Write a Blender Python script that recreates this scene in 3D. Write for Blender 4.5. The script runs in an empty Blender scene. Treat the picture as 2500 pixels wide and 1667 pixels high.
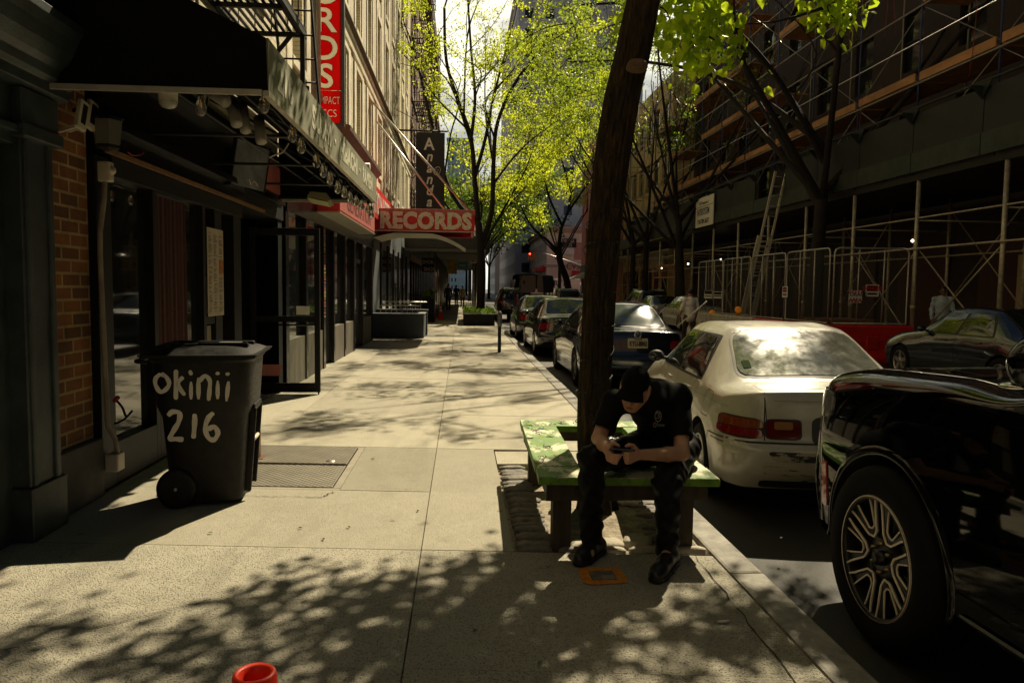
import bpy, bmesh, math, random
import numpy as np
from mathutils import Vector, Matrix, Quaternion
from mathutils.bvhtree import BVHTree
R = math.radians
PI = math.pi
sc = bpy.context.scene
col = sc.collection
random.seed(7)
np.random.seed(7)

# ---------------------------------------------------------------- camera
EYE = 1.52
cam_d = bpy.data.cameras.new('camera')
cam_d.sensor_width = 36.0
cam_d.lens = 1816.0 * 36.0 / 2500.0
cam_d.clip_start = 0.05
cam_d.clip_end = 3000
cam = bpy.data.objects.new('camera', cam_d)
col.objects.link(cam)
CM = Matrix.Rotation(R(-3.94), 3, 'Z') @ Matrix.Rotation(R(90 - 4.04), 3, 'X') @ Matrix.Rotation(R(0.75), 3, 'Z')
cam.matrix_world = Matrix.Translation((0, 0, EYE)) @ CM.to_4x4()
sc.camera = cam

# ---------------------------------------------------------------- light
SUN_AZ, SUN_EL = 28.4, 45.7      # azimuth clockwise from the street's direction (+Y)
w = bpy.data.worlds.new('World')
sc.world = w
w.use_nodes = True
nt = w.node_tree
nt.nodes.clear()
wo = nt.nodes.new('ShaderNodeOutputWorld')
bg = nt.nodes.new('ShaderNodeBackground')
sky = nt.nodes.new('ShaderNodeTexSky')
sky.sky_type = 'NISHITA'
sky.sun_disc = False
sky.sun_elevation = R(SUN_EL)
sky.sun_rotation = R(SUN_AZ)
sky.altitude = 1500
sky.air_density = 0.55
sky.dust_density = 0.25
sky.ozone_density = 1.0
tc = nt.nodes.new('ShaderNodeTexCoord')
mp = nt.nodes.new('ShaderNodeMapping')
mp.inputs['Scale'].default_value = (1.0, 1.0, 2.2)
ns = nt.nodes.new('ShaderNodeTexNoise')
ns.inputs['Scale'].default_value = 2.6
ns.inputs['Detail'].default_value = 7
ns.inputs['Roughness'].default_value = 0.62
rp = nt.nodes.new('ShaderNodeValToRGB')
rp.color_ramp.elements[0].position = 0.36
rp.color_ramp.elements[1].position = 0.56
mx = nt.nodes.new('ShaderNodeMix')
mx.data_type = 'RGBA'
nt.links.new(tc.outputs['Generated'], mp.inputs['Vector'])
nt.links.new(mp.outputs[0], ns.inputs['Vector'])
nt.links.new(ns.outputs['Fac'], rp.inputs['Fac'])
# the cloud bank stands low over the far end of the street; the sky overhead is clear
sx_ = nt.nodes.new('ShaderNodeSeparateXYZ'); nt.links.new(tc.outputs['Generated'], sx_.inputs[0])
m1 = nt.nodes.new('ShaderNodeMapRange'); m1.inputs['From Min'].default_value = 0.62; m1.inputs['From Max'].default_value = 0.42; nt.links.new(sx_.outputs['Z'], m1.inputs['Value'])
m2 = nt.nodes.new('ShaderNodeMapRange'); m2.inputs['From Min'].default_value = 0.35; m2.inputs['From Max'].default_value = 0.7; nt.links.new(sx_.outputs['Y'], m2.inputs['Value'])
q1 = nt.nodes.new('ShaderNodeMath'); q1.operation = 'MULTIPLY'; nt.links.new(m1.outputs[0], q1.inputs[0]); nt.links.new(m2.outputs[0], q1.inputs[1])
q2 = nt.nodes.new('ShaderNodeMath'); q2.operation = 'MULTIPLY'; nt.links.new(q1.outputs[0], q2.inputs[0]); nt.links.new(rp.outputs['Color'], q2.inputs[1])
nt.links.new(q2.outputs[0], mx.inputs['Factor'])
nt.links.new(sky.outputs[0], mx.inputs['A'])
mx.inputs['B'].default_value = (24.0, 24.0, 24.0, 1)
wt = nt.nodes.new('ShaderNodeVectorMath'); wt.operation = 'MULTIPLY'; wt.inputs[1].default_value = (0.76, 0.73, 0.60)
nt.links.new(mx.outputs['Result'], wt.inputs[0])
nt.links.new(wt.outputs[0], bg.inputs['Color'])
nt.links.new(bg.outputs[0], wo.inputs['Surface'])
bg.inputs['Strength'].default_value = 0.05

sun_d = bpy.data.lights.new('sun', 'SUN')
sun_d.energy = 5.0
sun_d.angle = R(0.53)
sun_d.color = (1.0, 0.85, 0.58)
sun = bpy.data.objects.new('sun', sun_d)
col.objects.link(sun)
SD = Vector((math.sin(R(SUN_AZ)) * math.cos(R(SUN_EL)), math.cos(R(SUN_AZ)) * math.cos(R(SUN_EL)), math.sin(R(SUN_EL))))
sun.rotation_euler = SD.to_track_quat('Z', 'Y').to_euler()
sun.location = (8, 14, 30)

sc.view_settings.view_transform = 'Standard'
sc.view_settings.look = 'None'
sc.view_settings.exposure = 0.48
sc.view_settings.gamma = 1
sc.cycles.use_denoising = True
sc.cycles.max_bounces = 8
sc.cycles.diffuse_bounces = 2
sc.cycles.glossy_bounces = 4
sc.cycles.transmission_bounces = 6
sc.cycles.transparent_max_bounces = 12
sc.cycles.caustics_reflective = False
sc.cycles.caustics_refractive = False
sc.cycles.sample_clamp_indirect = 4.0

# ---------------------------------------------------------------- helpers
def _ray(px, py):
    return CM @ Vector(((px - 1250.) / 1816., -(py - 833.5) / 1816., -1.0))
def at_y(px, py, y):
    d = _ray(px, py); return Vector((0, 0, EYE)) + d * (y / d.y)
def at_x(px, py, x):
    d = _ray(px, py); return Vector((0, 0, EYE)) + d * (x / d.x)
def at_z(px, py, z=0.0):
    d = _ray(px, py); return Vector((0, 0, EYE)) + d * ((z - EYE) / d.z)

def tag(o, label=None, cat=None, group=None, kind=None):
    if label: o['label'] = label
    if cat: o['category'] = cat
    if group: o['group'] = group
    if kind: o['kind'] = kind
    return o

def thing(name, label, cat, loc=(0, 0, 0), rz=0.0, group=None):
    o = bpy.data.objects.new(name, None)
    col.objects.link(o)
    o.location = loc
    o.rotation_euler = (0, 0, rz)
    o.empty_display_size = 0.1
    return tag(o, label, cat, group)

def wmat(o):
    m = Matrix.Identity(4)
    while o is not None:
        m = o.matrix_basis @ m
        o = o.parent
    return m

def kids(o):
    return [c for c in bpy.data.objects if c.parent is o]

def copy_tree(o, children, parent=None):
    c = o.copy()
    col.objects.link(c)
    c.parent = parent
    for ch in children.get(o.name, []):
        copy_tree(ch, children, c)
    return c

def child_map():
    m = {}
    for o in bpy.data.objects:
        if o.parent: m.setdefault(o.parent.name, []).append(o)
    return m

class MB:
    """collects shapes; build() links them as ONE mesh object"""
    def __init__(s):
        s.v = []; s.f = []; s.m = []; s.sm = []
    def add(s, verts, faces, mi=0, smooth=False):
        b = len(s.v)
        s.v.extend([tuple(p) for p in verts])
        for f in faces:
            s.f.append(tuple(i + b for i in f)); s.m.append(mi); s.sm.append(smooth)
        return s
    def box(s, x0, x1, y0, y1, z0, z1, mi=0, M=None):
        vs = [Vector(p) for p in ((x0,y0,z0),(x1,y0,z0),(x1,y1,z0),(x0,y1,z0),(x0,y0,z1),(x1,y0,z1),(x1,y1,z1),(x0,y1,z1))]
        if M is not None: vs = [M @ p for p in vs]
        return s.add(vs, ((0,3,2,1),(4,5,6,7),(0,1,5,4),(1,2,6,5),(2,3,7,6),(3,0,4,7)), mi)
    def bar(s, a, b, w, h, mi=0, up=(0, 0, 1)):
        a = Vector(a); b = Vector(b); d = b - a; L = d.length; d.normalize()
        up = Vector(up)
        if abs(d.dot(up)) > 0.98: up = Vector((1, 0, 0))
        x = d.cross(up).normalized(); z = x.cross(d)
        vs = []
        for p in (a, b):
            for sx, sz in ((-1,-1),(1,-1),(1,1),(-1,1)):
                vs.append(p + x * (sx * w / 2) + z * (sz * h / 2))
        return s.add(vs, ((0,1,2,3),(7,6,5,4),(0,4,5,1),(1,5,6,2),(2,6,7,3),(3,7,4,0)), mi)
    def tube(s, pts, r, n=8, mi=0, caps=True):
        pts = [Vector(p) for p in pts]
        rs = r if hasattr(r, '__len__') else [r] * len(pts)
        vs = []; prev = None
        for i, p in enumerate(pts):
            t = (pts[min(i + 1, len(pts) - 1)] - pts[max(i - 1, 0)])
            if t.length < 1e-9: t = Vector((0, 0, 1))
            t.normalize()
            if prev is None:
                u = t.orthogonal().normalized()
            else:
                u = prev - t * prev.dot(t)
                if u.length < 1e-6: u = t.orthogonal()
                u.normalize()
            prev = u
            q = t.cross(u)
            for k in range(n):
                a = 2 * PI * k / n
                vs.append(p + (u * math.cos(a) + q * math.sin(a)) * rs[i])
        fs = []
        for i in range(len(pts) - 1):
            for k in range(n):
                k2 = (k + 1) % n
                fs.append((i*n+k, i*n+k2, (i+1)*n+k2, (i+1)*n+k))
        s.add(vs, fs, mi, True)
        if caps:
            b = len(s.v) - len(vs)
            s.f.append(tuple(b + k for k in range(n - 1, -1, -1))); s.m.append(mi); s.sm.append(False)
            e = b + (len(pts) - 1) * n
            s.f.append(tuple(e + k for k in range(n))); s.m.append(mi); s.sm.append(False)
        return s
    def lathe(s, prof, n=24, mi=0, M=None, smooth=True):
        """prof: (r, z) pairs round the z axis"""
        vs = []
        for r, z in prof:
            for k in range(n):
                a = 2 * PI * k / n
                vs.append(Vector((r * math.cos(a), r * math.sin(a), z)))
        if M is not None: vs = [M @ p for p in vs]
        fs = []
        for i in range(len(prof) - 1):
            for k in range(n):
                k2 = (k + 1) % n
                fs.append((i*n+k, i*n+k2, (i+1)*n+k2, (i+1)*n+k))
        return s.add(vs, fs, mi, smooth)
    def ball(s, c, r, n=12, mi=0, sx=1, sy=1, sz=1, M=None):
        prof = [(r * math.sin(PI * i / n) + 1e-5, -r * math.cos(PI * i / n)) for i in range(n + 1)]
        T = Matrix.Translation(c) @ (M.to_4x4() if M is not None else Matrix.Identity(4)) @ Matrix.Diagonal((sx, sy, sz, 1))
        return s.lathe(prof, n * 2, mi, T)
    def prism(s, poly, a, b, axis='z', mi=0, M=None):
        """poly in the two other axes (in xyz order), extruded from a to b"""
        def P(p, t):
            if axis == 'z': q = (p[0], p[1], t)
            elif axis == 'y': q = (p[0], t, p[1])
            else: q = (t, p[0], p[1])
            q = Vector(q)
            return M @ q if M is not None else q
        n = len(poly)
        vs = [P(p, a) for p in poly] + [P(p, b) for p in poly]
        fs = [tuple(range(n)), tuple(range(2*n-1, n-1, -1))]
        for k in range(n):
            k2 = (k + 1) % n
            fs.append((k, n + k, n + k2, k2))
        return s.add(vs, fs, mi)
    def quad(s, a, b, c, d, mi=0):
        return s.add([a, b, c, d], [(0, 1, 2, 3)], mi)
    def build(s, name, mats, parent=None, local=False, bevel=0.0, smooth=None, sharp=None, fix=False):
        me = bpy.data.meshes.new(name)
        if parent is not None and not local:
            inv = wmat(parent).inverted()
            vv = [tuple(inv @ Vector(p)) for p in s.v]
        else:
            vv = s.v
        me.from_pydata(vv, [], s.f)
        if not isinstance(mats, (list, tuple)): mats = [mats]
        for m_ in mats: me.materials.append(m_)
        me.polygons.foreach_set('material_index', s.m)
        me.polygons.foreach_set('use_smooth', s.sm if smooth is None else [smooth] * len(s.f))
        if fix:
            bm = bmesh.new(); bm.from_mesh(me)
            bmesh.ops.recalc_face_normals(bm, faces=bm.faces)
            bm.to_mesh(me); bm.free()
        if sharp: me.set_sharp_from_angle(angle=R(sharp))
        me.update()
        o = bpy.data.objects.new(name, me)
        col.objects.link(o)
        if parent is not None: o.parent = parent
        if bevel:
            b = o.modifiers.new('bevel', 'BEVEL'); b.width = bevel; b.segments = 2; b.limit_method = 'ANGLE'
        return o

def each(mb, name, mats, parent, **k):
    """build every separate piece of mb as a part of its own"""
    par = list(range(len(mb.v)))
    def find(a):
        while par[a] != a: par[a] = par[par[a]]; a = par[a]
        return a
    for f in mb.f:
        r = find(f[0])
        for i in f[1:]: par[find(i)] = r
    gr = {}
    for fi, f in enumerate(mb.f): gr.setdefault(find(f[0]), []).append(fi)
    out = []
    for fl in gr.values():
        m = MB(); mp_ = {}
        for fi in fl:
            for i in mb.f[fi]:
                if i not in mp_: mp_[i] = len(m.v); m.v.append(mb.v[i])
            m.f.append(tuple(mp_[i] for i in mb.f[fi])); m.m.append(mb.m[fi]); m.sm.append(mb.sm[fi])
        out.append(m.build(name, mats, parent, **k))
    return out

def struct(mb, name, mats, **k):
    o = mb.build(name, mats, **k)
    o['kind'] = 'structure'
    return o

# ---------------------------------------------------------------- materials
_mats = {}
def mat(name, c=(0.5, 0.5, 0.5), rough=0.6, metal=0.0, spec=0.5, var=0.0, vscale=6.0, bump=0.0, bscale=40.0,
        coat=0.0, c2=None, c2scale=3.0, c2lo=0.45, c2hi=0.65, emit=None, estr=1.0, alpha=1.0, streak=None, rvar=0.0, detail=5, trans=0.0):
    if name in _mats: return _mats[name]
    m = bpy.data.materials.new(name)
    _mats[name] = m
    m.use_nodes = True
    t = m.node_tree; N = t.nodes; L = t.links
    b = N['Principled BSDF']
    c = tuple(c) + (1,)
    b.inputs['Base Color'].default_value = c
    b.inputs['Roughness'].default_value = rough
    b.inputs['Metallic'].default_value = metal
    b.inputs['Specular IOR Level'].default_value = spec
    b.inputs['Coat Weight'].default_value = coat
    b.inputs['Coat Roughness'].default_value = 0.03
    if trans: b.inputs['Transmission Weight'].default_value = trans
    if alpha < 1: b.inputs['Alpha'].default_value = alpha
    if emit:
        b.inputs['Emission Color'].default_value = tuple(emit) + (1,)
        b.inputs['Emission Strength'].default_value = estr
    co = None
    def coords():
        nonlocal co
        if co is None:
            tcn = N.new('ShaderNodeTexCoord')
            co = tcn.outputs['Object']
            if streak:
                mpn = N.new('ShaderNodeMapping')
                mpn.inputs['Scale'].default_value = streak
                L.new(co, mpn.inputs['Vector']); co = mpn.outputs[0]
        return co
    out = None
    def noise(scale, det=detail, rg=0.6):
        n = N.new('ShaderNodeTexNoise')
        n.inputs['Scale'].default_value = scale; n.inputs['Detail'].default_value = det; n.inputs['Roughness'].default_value = rg
        L.new(coords(), n.inputs['Vector'])
        return n.outputs['Fac']
    if c2 is not None:
        r_ = N.new('ShaderNodeMapRange'); r_.inputs['From Min'].default_value = c2lo; r_.inputs['From Max'].default_value = c2hi
        L.new(noise(c2scale, 8, 0.7), r_.inputs['Value'])
        mxn = N.new('ShaderNodeMix'); mxn.data_type = 'RGBA'
        mxn.inputs['A'].default_value = c; mxn.inputs['B'].default_value = tuple(c2) + (1,)
        L.new(r_.outputs[0], mxn.inputs['Factor'])
        out = mxn.outputs['Result']
    if var:
        r_ = N.new('ShaderNodeMapRange'); r_.inputs['From Min'].default_value = 0.3; r_.inputs['From Max'].default_value = 0.7
        r_.inputs['To Min'].default_value = 1 - var; r_.inputs['To Max'].default_value = 1 + var
        L.new(noise(vscale), r_.inputs['Value'])
        mm = N.new('ShaderNodeVectorMath'); mm.operation = 'SCALE'
        if out: L.new(out, mm.inputs[0])
        else: mm.inputs[0].default_value = c[:3]
        L.new(r_.outputs[0], mm.inputs['Scale'])
        out = mm.outputs[0]
    if out: L.new(out, b.inputs['Base Color'])
    if rvar:
        r_ = N.new('ShaderNodeMapRange'); r_.inputs['From Min'].default_value = 0.3; r_.inputs['From Max'].default_value = 0.7
        r_.inputs['To Min'].default_value = max(0, rough - rvar); r_.inputs['To Max'].default_value = rough + rvar
        L.new(noise(vscale * 1.7), r_.inputs['Value']); L.new(r_.outputs[0], b.inputs['Roughness'])
    if bump:
        bn = N.new('ShaderNodeBump'); bn.inputs['Strength'].default_value = 1.0; bn.inputs['Distance'].default_value = bump
        L.new(noise(bscale, 6), bn.inputs['Height']); L.new(bn.outputs[0], b.inputs['Normal'])
    return m

def leaf_mat(name, c, tc_, tw=0.55, rough=0.45):
    if name in _mats: return _mats[name]
    m = bpy.data.materials.new(name); _mats[name] = m
    m.use_nodes = True
    t = m.node_tree; N = t.nodes; L = t.links
    b = N['Principled BSDF']
    b.inputs['Roughness'].default_value = rough
    b.inputs['Specular IOR Level'].default_value = 0.35
    tr = N.new('ShaderNodeBsdfTranslucent')
    mxs = N.new('ShaderNodeMixShader'); mxs.inputs[0].default_value = tw
    oi = N.new('ShaderNodeTexCoord'); n = N.new('ShaderNodeTexNoise'); n.inputs['Scale'].default_value = 1.3; n.inputs['Detail'].default_value = 4
    L.new(oi.outputs['Object'], n.inputs['Vector'])
    r_ = N.new('ShaderNodeMapRange'); r_.inputs['From Min'].default_value = 0.3; r_.inputs['From Max'].default_value = 0.7
    r_.inputs['To Min'].default_value = 0.65; r_.inputs['To Max'].default_value = 1.3
    L.new(n.outputs['Fac'], r_.inputs['Value'])
    for cc, tgt in ((c, b.inputs['Base Color']), (tc_, tr.inputs['Color'])):
        mm = N.new('ShaderNodeVectorMath'); mm.operation = 'SCALE'; mm.inputs[0].default_value = cc
        L.new(r_.outputs[0], mm.inputs['Scale']); L.new(mm.outputs[0], tgt)
    out = [x for x in N if x.type == 'OUTPUT_MATERIAL'][0]
    L.new(b.outputs[0], mxs.inputs[1]); L.new(tr.outputs[0], mxs.inputs[2]); L.new(mxs.outputs[0], out.inputs['Surface'])
    return m

def thin_mat(name, c, tc_, w=.5, rough=.5):
    m = leaf_mat(name, c, tc_, w, rough)
    for n in m.node_tree.nodes:
        if n.type == 'MAP_RANGE': n.inputs['To Min'].default_value = .92; n.inputs['To Max'].default_value = 1.06
    return m

def brick_mat(name, c1, c2, mortar, bw=0.21, bh=0.07, ms=0.008, swap='yz', bump=0.004, rough=0.85, var=0.25):
    if name in _mats: return _mats[name]
    m = bpy.data.materials.new(name); _mats[name] = m
    m.use_nodes = True
    t = m.node_tree; N = t.nodes; L = t.links
    b = N['Principled BSDF']; b.inputs['Roughness'].default_value = rough
    g = N.new('ShaderNodeNewGeometry'); sp = N.new('ShaderNodeSeparateXYZ'); cb = N.new('ShaderNodeCombineXYZ')
    L.new(g.outputs['Position'], sp.inputs[0])
    L.new(sp.outputs['Y' if swap[0] == 'y' else 'X'], cb.inputs[0]); L.new(sp.outputs['Z'], cb.inputs[1])
    br = N.new('ShaderNodeTexBrick')
    br.inputs['Scale'].default_value = 1.0
    br.inputs['Brick Width'].default_value = bw; br.inputs['Row Height'].default_value = bh
    br.inputs['Mortar Size'].default_value = ms; br.inputs['Mortar Smooth'].default_value = 0.2
    br.inputs['Color1'].default_value = tuple(c1) + (1,); br.inputs['Color2'].default_value = tuple(c2) + (1,)
    br.inputs['Mortar'].default_value = tuple(mortar) + (1,)
    L.new(cb.outputs[0], br.inputs['Vector'])
    n = N.new('ShaderNodeTexNoise'); n.inputs['Scale'].default_value = 3.0; n.inputs['Detail'].default_value = 8; n.inputs['Roughness'].default_value = 0.7
    L.new(g.outputs['Position'], n.inputs['Vector'])
    r_ = N.new('ShaderNodeMapRange'); r_.inputs['From Min'].default_value = 0.3; r_.inputs['From Max'].default_value = 0.7
    r_.inputs['To Min'].default_value = 1 - var; r_.inputs['To Max'].default_value = 1 + var
    L.new(n.outputs['Fac'], r_.inputs['Value'])
    mm = N.new('ShaderNodeVectorMath'); mm.operation = 'SCALE'
    L.new(br.outputs['Color'], mm.inputs[0]); L.new(r_.outputs[0], mm.inputs['Scale']); L.new(mm.outputs[0], b.inputs['Base Color'])
    bn = N.new('ShaderNodeBump'); bn.inputs['Distance'].default_value = bump; bn.invert = True
    L.new(br.outputs['Fac'], bn.inputs['Height']); L.new(bn.outputs[0], b.inputs['Normal'])
    return m

def text_obj(body, name, m, parent, size, loc, ax_x, ax_y, depth=0.003, align='LEFT', squash=1.0, spacing=1.0, shear=0.0, valign='BASELINE', bold=0.0):
    """lettering as a flat mesh; ax_x reading direction, ax_y up direction (world vectors)"""
    cu = bpy.data.curves.new(name, 'FONT')
    cu.body = body; cu.size = size; cu.extrude = depth; cu.align_x = align; cu.align_y = 'CENTER' if valign == 'C' else 'TOP_BASELINE' if False else 'BOTTOM_BASELINE'
    cu.space_character = spacing; cu.shear = shear
    cu.resolution_u = 3
    cu.offset = bold
    tmp = bpy.data.objects.new('tmp_text', cu)
    col.objects.link(tmp)
    dg = bpy.context.evaluated_depsgraph_get()
    me = bpy.data.meshes.new_from_object(tmp.evaluated_get(dg))
    bpy.data.objects.remove(tmp); bpy.data.curves.remove(cu)
    x = Vector(ax_x).normalized(); y = Vector(ax_y).normalized(); z = x.cross(y)
    T = Matrix(((x.x * squash, y.x, z.x, loc[0]), (x.y * squash, y.y, z.y, loc[1]), (x.z * squash, y.z, z.z, loc[2]), (0, 0, 0, 1)))
    if parent is not None: T = wmat(parent).inverted() @ T
    me.transform(T)
    me.materials.clear(); me.materials.append(m)
    me.name = name
    o = bpy.data.objects.new(name, me); col.objects.link(o)
    if parent is not None: o.parent = parent
    return o

def holes_wall(mb, P, u0, u1, v0, v1, holes, depth, mi=0):
    """a wall sheet in (u, v) with rectangular openings and their reveals; P(u, v, d) gives the point, d = depth behind the face"""
    us = sorted({u0, u1} | {h[0] for h in holes} | {h[1] for h in holes})
    vs = sorted({v0, v1} | {h[2] for h in holes} | {h[3] for h in holes})
    for i in range(len(us) - 1):
        for j in range(len(vs) - 1):
            a, b, c, d = us[i], us[i+1], vs[j], vs[j+1]
            um, vm = (a + b) / 2, (c + d) / 2
            if any(h[0] < um < h[1] and h[2] < vm < h[3] for h in holes): continue
            mb.quad(P(a, c, 0), P(b, c, 0), P(b, d, 0), P(a, d, 0), mi)
    for h in holes:
        a, b, c, d = h[:4]
        mb.quad(P(a, c, 0), P(a, d, 0), P(a, d, depth), P(a, c, depth), mi)
        mb.quad(P(b, d, 0), P(b, c, 0), P(b, c, depth), P(b, d, depth), mi)
        mb.quad(P(a, d, 0), P(b, d, 0), P(b, d, depth), P(a, d, depth), mi)
        mb.quad(P(b, c, 0), P(a, c, 0), P(a, c, depth), P(b, c, depth), mi)

# ---------------------------------------------------------------- signed-distance modelling (figures, cap, shoes, bags)
class SDF:
    def __init__(s, lo, hi, res):
        s.lo = np.array(lo, float); s.res = res
        s.n = np.maximum(((np.array(hi, float) - s.lo) / res).astype(int) + 1, 4)
        s.d = np.full(s.n, 0.5, np.float32)
    def _sub(s, lo, hi, pad):
        a = np.clip(((np.array(lo) - pad - s.lo) / s.res).astype(int), 0, s.n - 1)
        b = np.clip(((np.array(hi) + pad - s.lo) / s.res).astype(int) + 2, 1, s.n)
        if np.any(b <= a): return None, None
        g = [s.lo[i] + s.res * np.arange(a[i], b[i]) for i in range(3)]
        X, Y, Z = np.meshgrid(*g, indexing='ij')
        return (slice(a[0], b[0]), slice(a[1], b[1]), slice(a[2], b[2])), np.stack([X, Y, Z], -1).astype(np.float32)
    def _mix(s, sl, d, k, sub=False):
        o = s.d[sl]
        if sub:
            d = -d
            h = np.clip(0.5 - 0.5 * (o - d) / k, 0, 1); h = np.clip(0.5 + 0.5 * (d - o) / k, 0, 1)
            s.d[sl] = o * (1 - h) + d * h + k * h * (1 - h)
        else:
            h = np.clip(0.5 + 0.5 * (o - d) / k, 0, 1)
            s.d[sl] = o * (1 - h) + d * h - k * h * (1 - h)
    def cone(s, a, b, ra, rb, k=0.02, sub=False):
        a = np.array(a, np.float32); b = np.array(b, np.float32)
        m = max(ra, rb)
        sl, p = s._sub(np.minimum(a, b) - m, np.maximum(a, b) + m, k + 2 * s.res)
        if sl is None: return s
        ab = b - a; L2 = float(ab @ ab) + 1e-9
        t = np.clip(((p - a) @ ab) / L2, 0, 1)
        q = p - (a + t[..., None] * ab)
        s._mix(sl, np.sqrt((q * q).sum(-1)) - (ra + (rb - ra) * t), k, sub)
        return s
    def chain(s, pts, rs, k=0.02):
        for i in range(len(pts) - 1): s.cone(pts[i], pts[i+1], rs[i], rs[i+1], k)
        return s
    def ell(s, c, r, M=None, k=0.02, sub=False):
        c = np.array(c, np.float32); r = np.array(r, np.float32)
        m = float(r.max())
        sl, p = s._sub(c - m, c + m, k + 2 * s.res)
        if sl is None: return s
        q = p - c
        if M is not None: q = q @ np.array(M, np.float32)      # columns of M = local axes
        l1 = np.sqrt(((q / r) ** 2).sum(-1)); l2 = np.sqrt(((q / (r * r)) ** 2).sum(-1)) + 1e-9
        s._mix(sl, l1 * (l1 - 1) / l2, k, sub)
        return s
    def cut(s, p0, nrm, k=0.004):
        """remove everything on the side nrm points to"""
        g = [s.lo[i] + s.res * np.arange(s.n[i]) for i in range(3)]
        nrm = np.array(nrm, float); nrm /= np.linalg.norm(nrm)
        d = (g[0][:, None, None] - p0[0]) * nrm[0] + (g[1][None, :, None] - p0[1]) * nrm[1] + (g[2][None, None, :] - p0[2]) * nrm[2]
        s.d = np.maximum(s.d, d.astype(np.float32))
        return s
    def disp(s, f):
        """f(P) -> displacement added to the distance near the surface"""
        idx = np.argwhere(np.abs(s.d) < 0.04)
        P = s.lo + idx * s.res
        s.d[idx[:, 0], idx[:, 1], idx[:, 2]] += f(P).astype(np.float32)
        return s
    def mesh(s, name, m, parent=None, smooth_it=1):
        d = s.d
        d[0] = d[-1] = 1; d[:, 0] = d[:, -1] = 1; d[:, :, 0] = d[:, :, -1] = 1
        ins = d < 0
        n = s.n - 1
        cnt = np.zeros(n, np.int8)
        for i in (0, 1):
            for j in (0, 1):
                for k in (0, 1):
                    cnt += ins[i:n[0]+i, j:n[1]+j, k:n[2]+k]
        act = np.argwhere((cnt > 0) & (cnt < 8))
        ids = np.full(n, -1, np.int32)
        ids[act[:, 0], act[:, 1], act[:, 2]] = np.arange(len(act))
        pos = np.zeros((len(act), 3)); wsum = np.zeros(len(act))
        A = [(0,0,0),(1,0,0),(0,1,0),(1,1,0),(0,0,1),(1,0,1),(0,1,1),(1,1,1)]
        for (p, q) in [(0,1),(2,3),(4,5),(6,7),(0,2),(1,3),(4,6),(5,7),(0,4),(1,5),(2,6),(3,7)]:
            a = np.array(A[p]); b = np.array(A[q])
            va = d[tuple((act + a).T)]; vb = d[tuple((act + b).T)]
            x = (va < 0) != (vb < 0)
            t = np.where(x, va / np.where(np.abs(va - vb) < 1e-9, 1, va - vb), 0)
            pos += np.where(x[:, None], a + t[:, None] * (b - a), 0); wsum += x
        pos = act + pos / wsum[:, None]
        quads = []
        for ax in range(3):
            o1, o2 = [(1, 2), (2, 0), (0, 1)][ax]
            a = [slice(1, n[i]) for i in range(3)]; a[ax] = slice(0, n[ax])
            b = list(a); b[ax] = slice(1, n[ax] + 1)
            ia = ins[tuple(a)]; ib = ins[tuple(b)]
            for flip, cond in ((False, ia & ~ib), (True, ~ia & ib)):
                e = np.argwhere(cond)
                e[:, o1] += 1; e[:, o2] += 1
                e1 = e.copy(); e1[:, o1] -= 1
                e2 = e1.copy(); e2[:, o2] -= 1
                e3 = e.copy(); e3[:, o2] -= 1
                q = np.stack([ids[tuple(x.T)] for x in (e, e1, e2, e3)], 1)
                if flip: q = q[:, ::-1]
                quads.append(q)
        Q = np.concatenate(quads)
        Q = Q[(Q >= 0).all(1)]
        V = s.lo + pos * s.res
        for _ in range(smooth_it):      # light umbrella smoothing
            acc = np.zeros_like(V); c = np.zeros(len(V))
            for i in range(4):
                np.add.at(acc, Q[:, i], V[Q[:, (i + 1) % 4]]); np.add.at(c, Q[:, i], 1)
            V = V * 0.5 + 0.5 * acc / np.maximum(c, 1)[:, None]
        if parent is not None:
            inv = np.array(wmat(parent).inverted())
            V = V @ inv[:3, :3].T + inv[:3, 3]
        me = bpy.data.meshes.new(name)
        me.vertices.add(len(V)); me.vertices.foreach_set('co', V.astype(np.float32).ravel())
        me.loops.add(len(Q) * 4); me.loops.foreach_set('vertex_index', Q.astype(np.int32).ravel())
        me.polygons.add(len(Q)); me.polygons.foreach_set('loop_start', np.arange(0, len(Q) * 4, 4, dtype=np.int32))
        me.polygons.foreach_set('use_smooth', np.ones(len(Q), bool))
        me.materials.append(m)
        me.update(calc_edges=True); me.validate()
        o = bpy.data.objects.new(name, me); col.objects.link(o)
        if parent is not None: o.parent = parent
        return o

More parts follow.
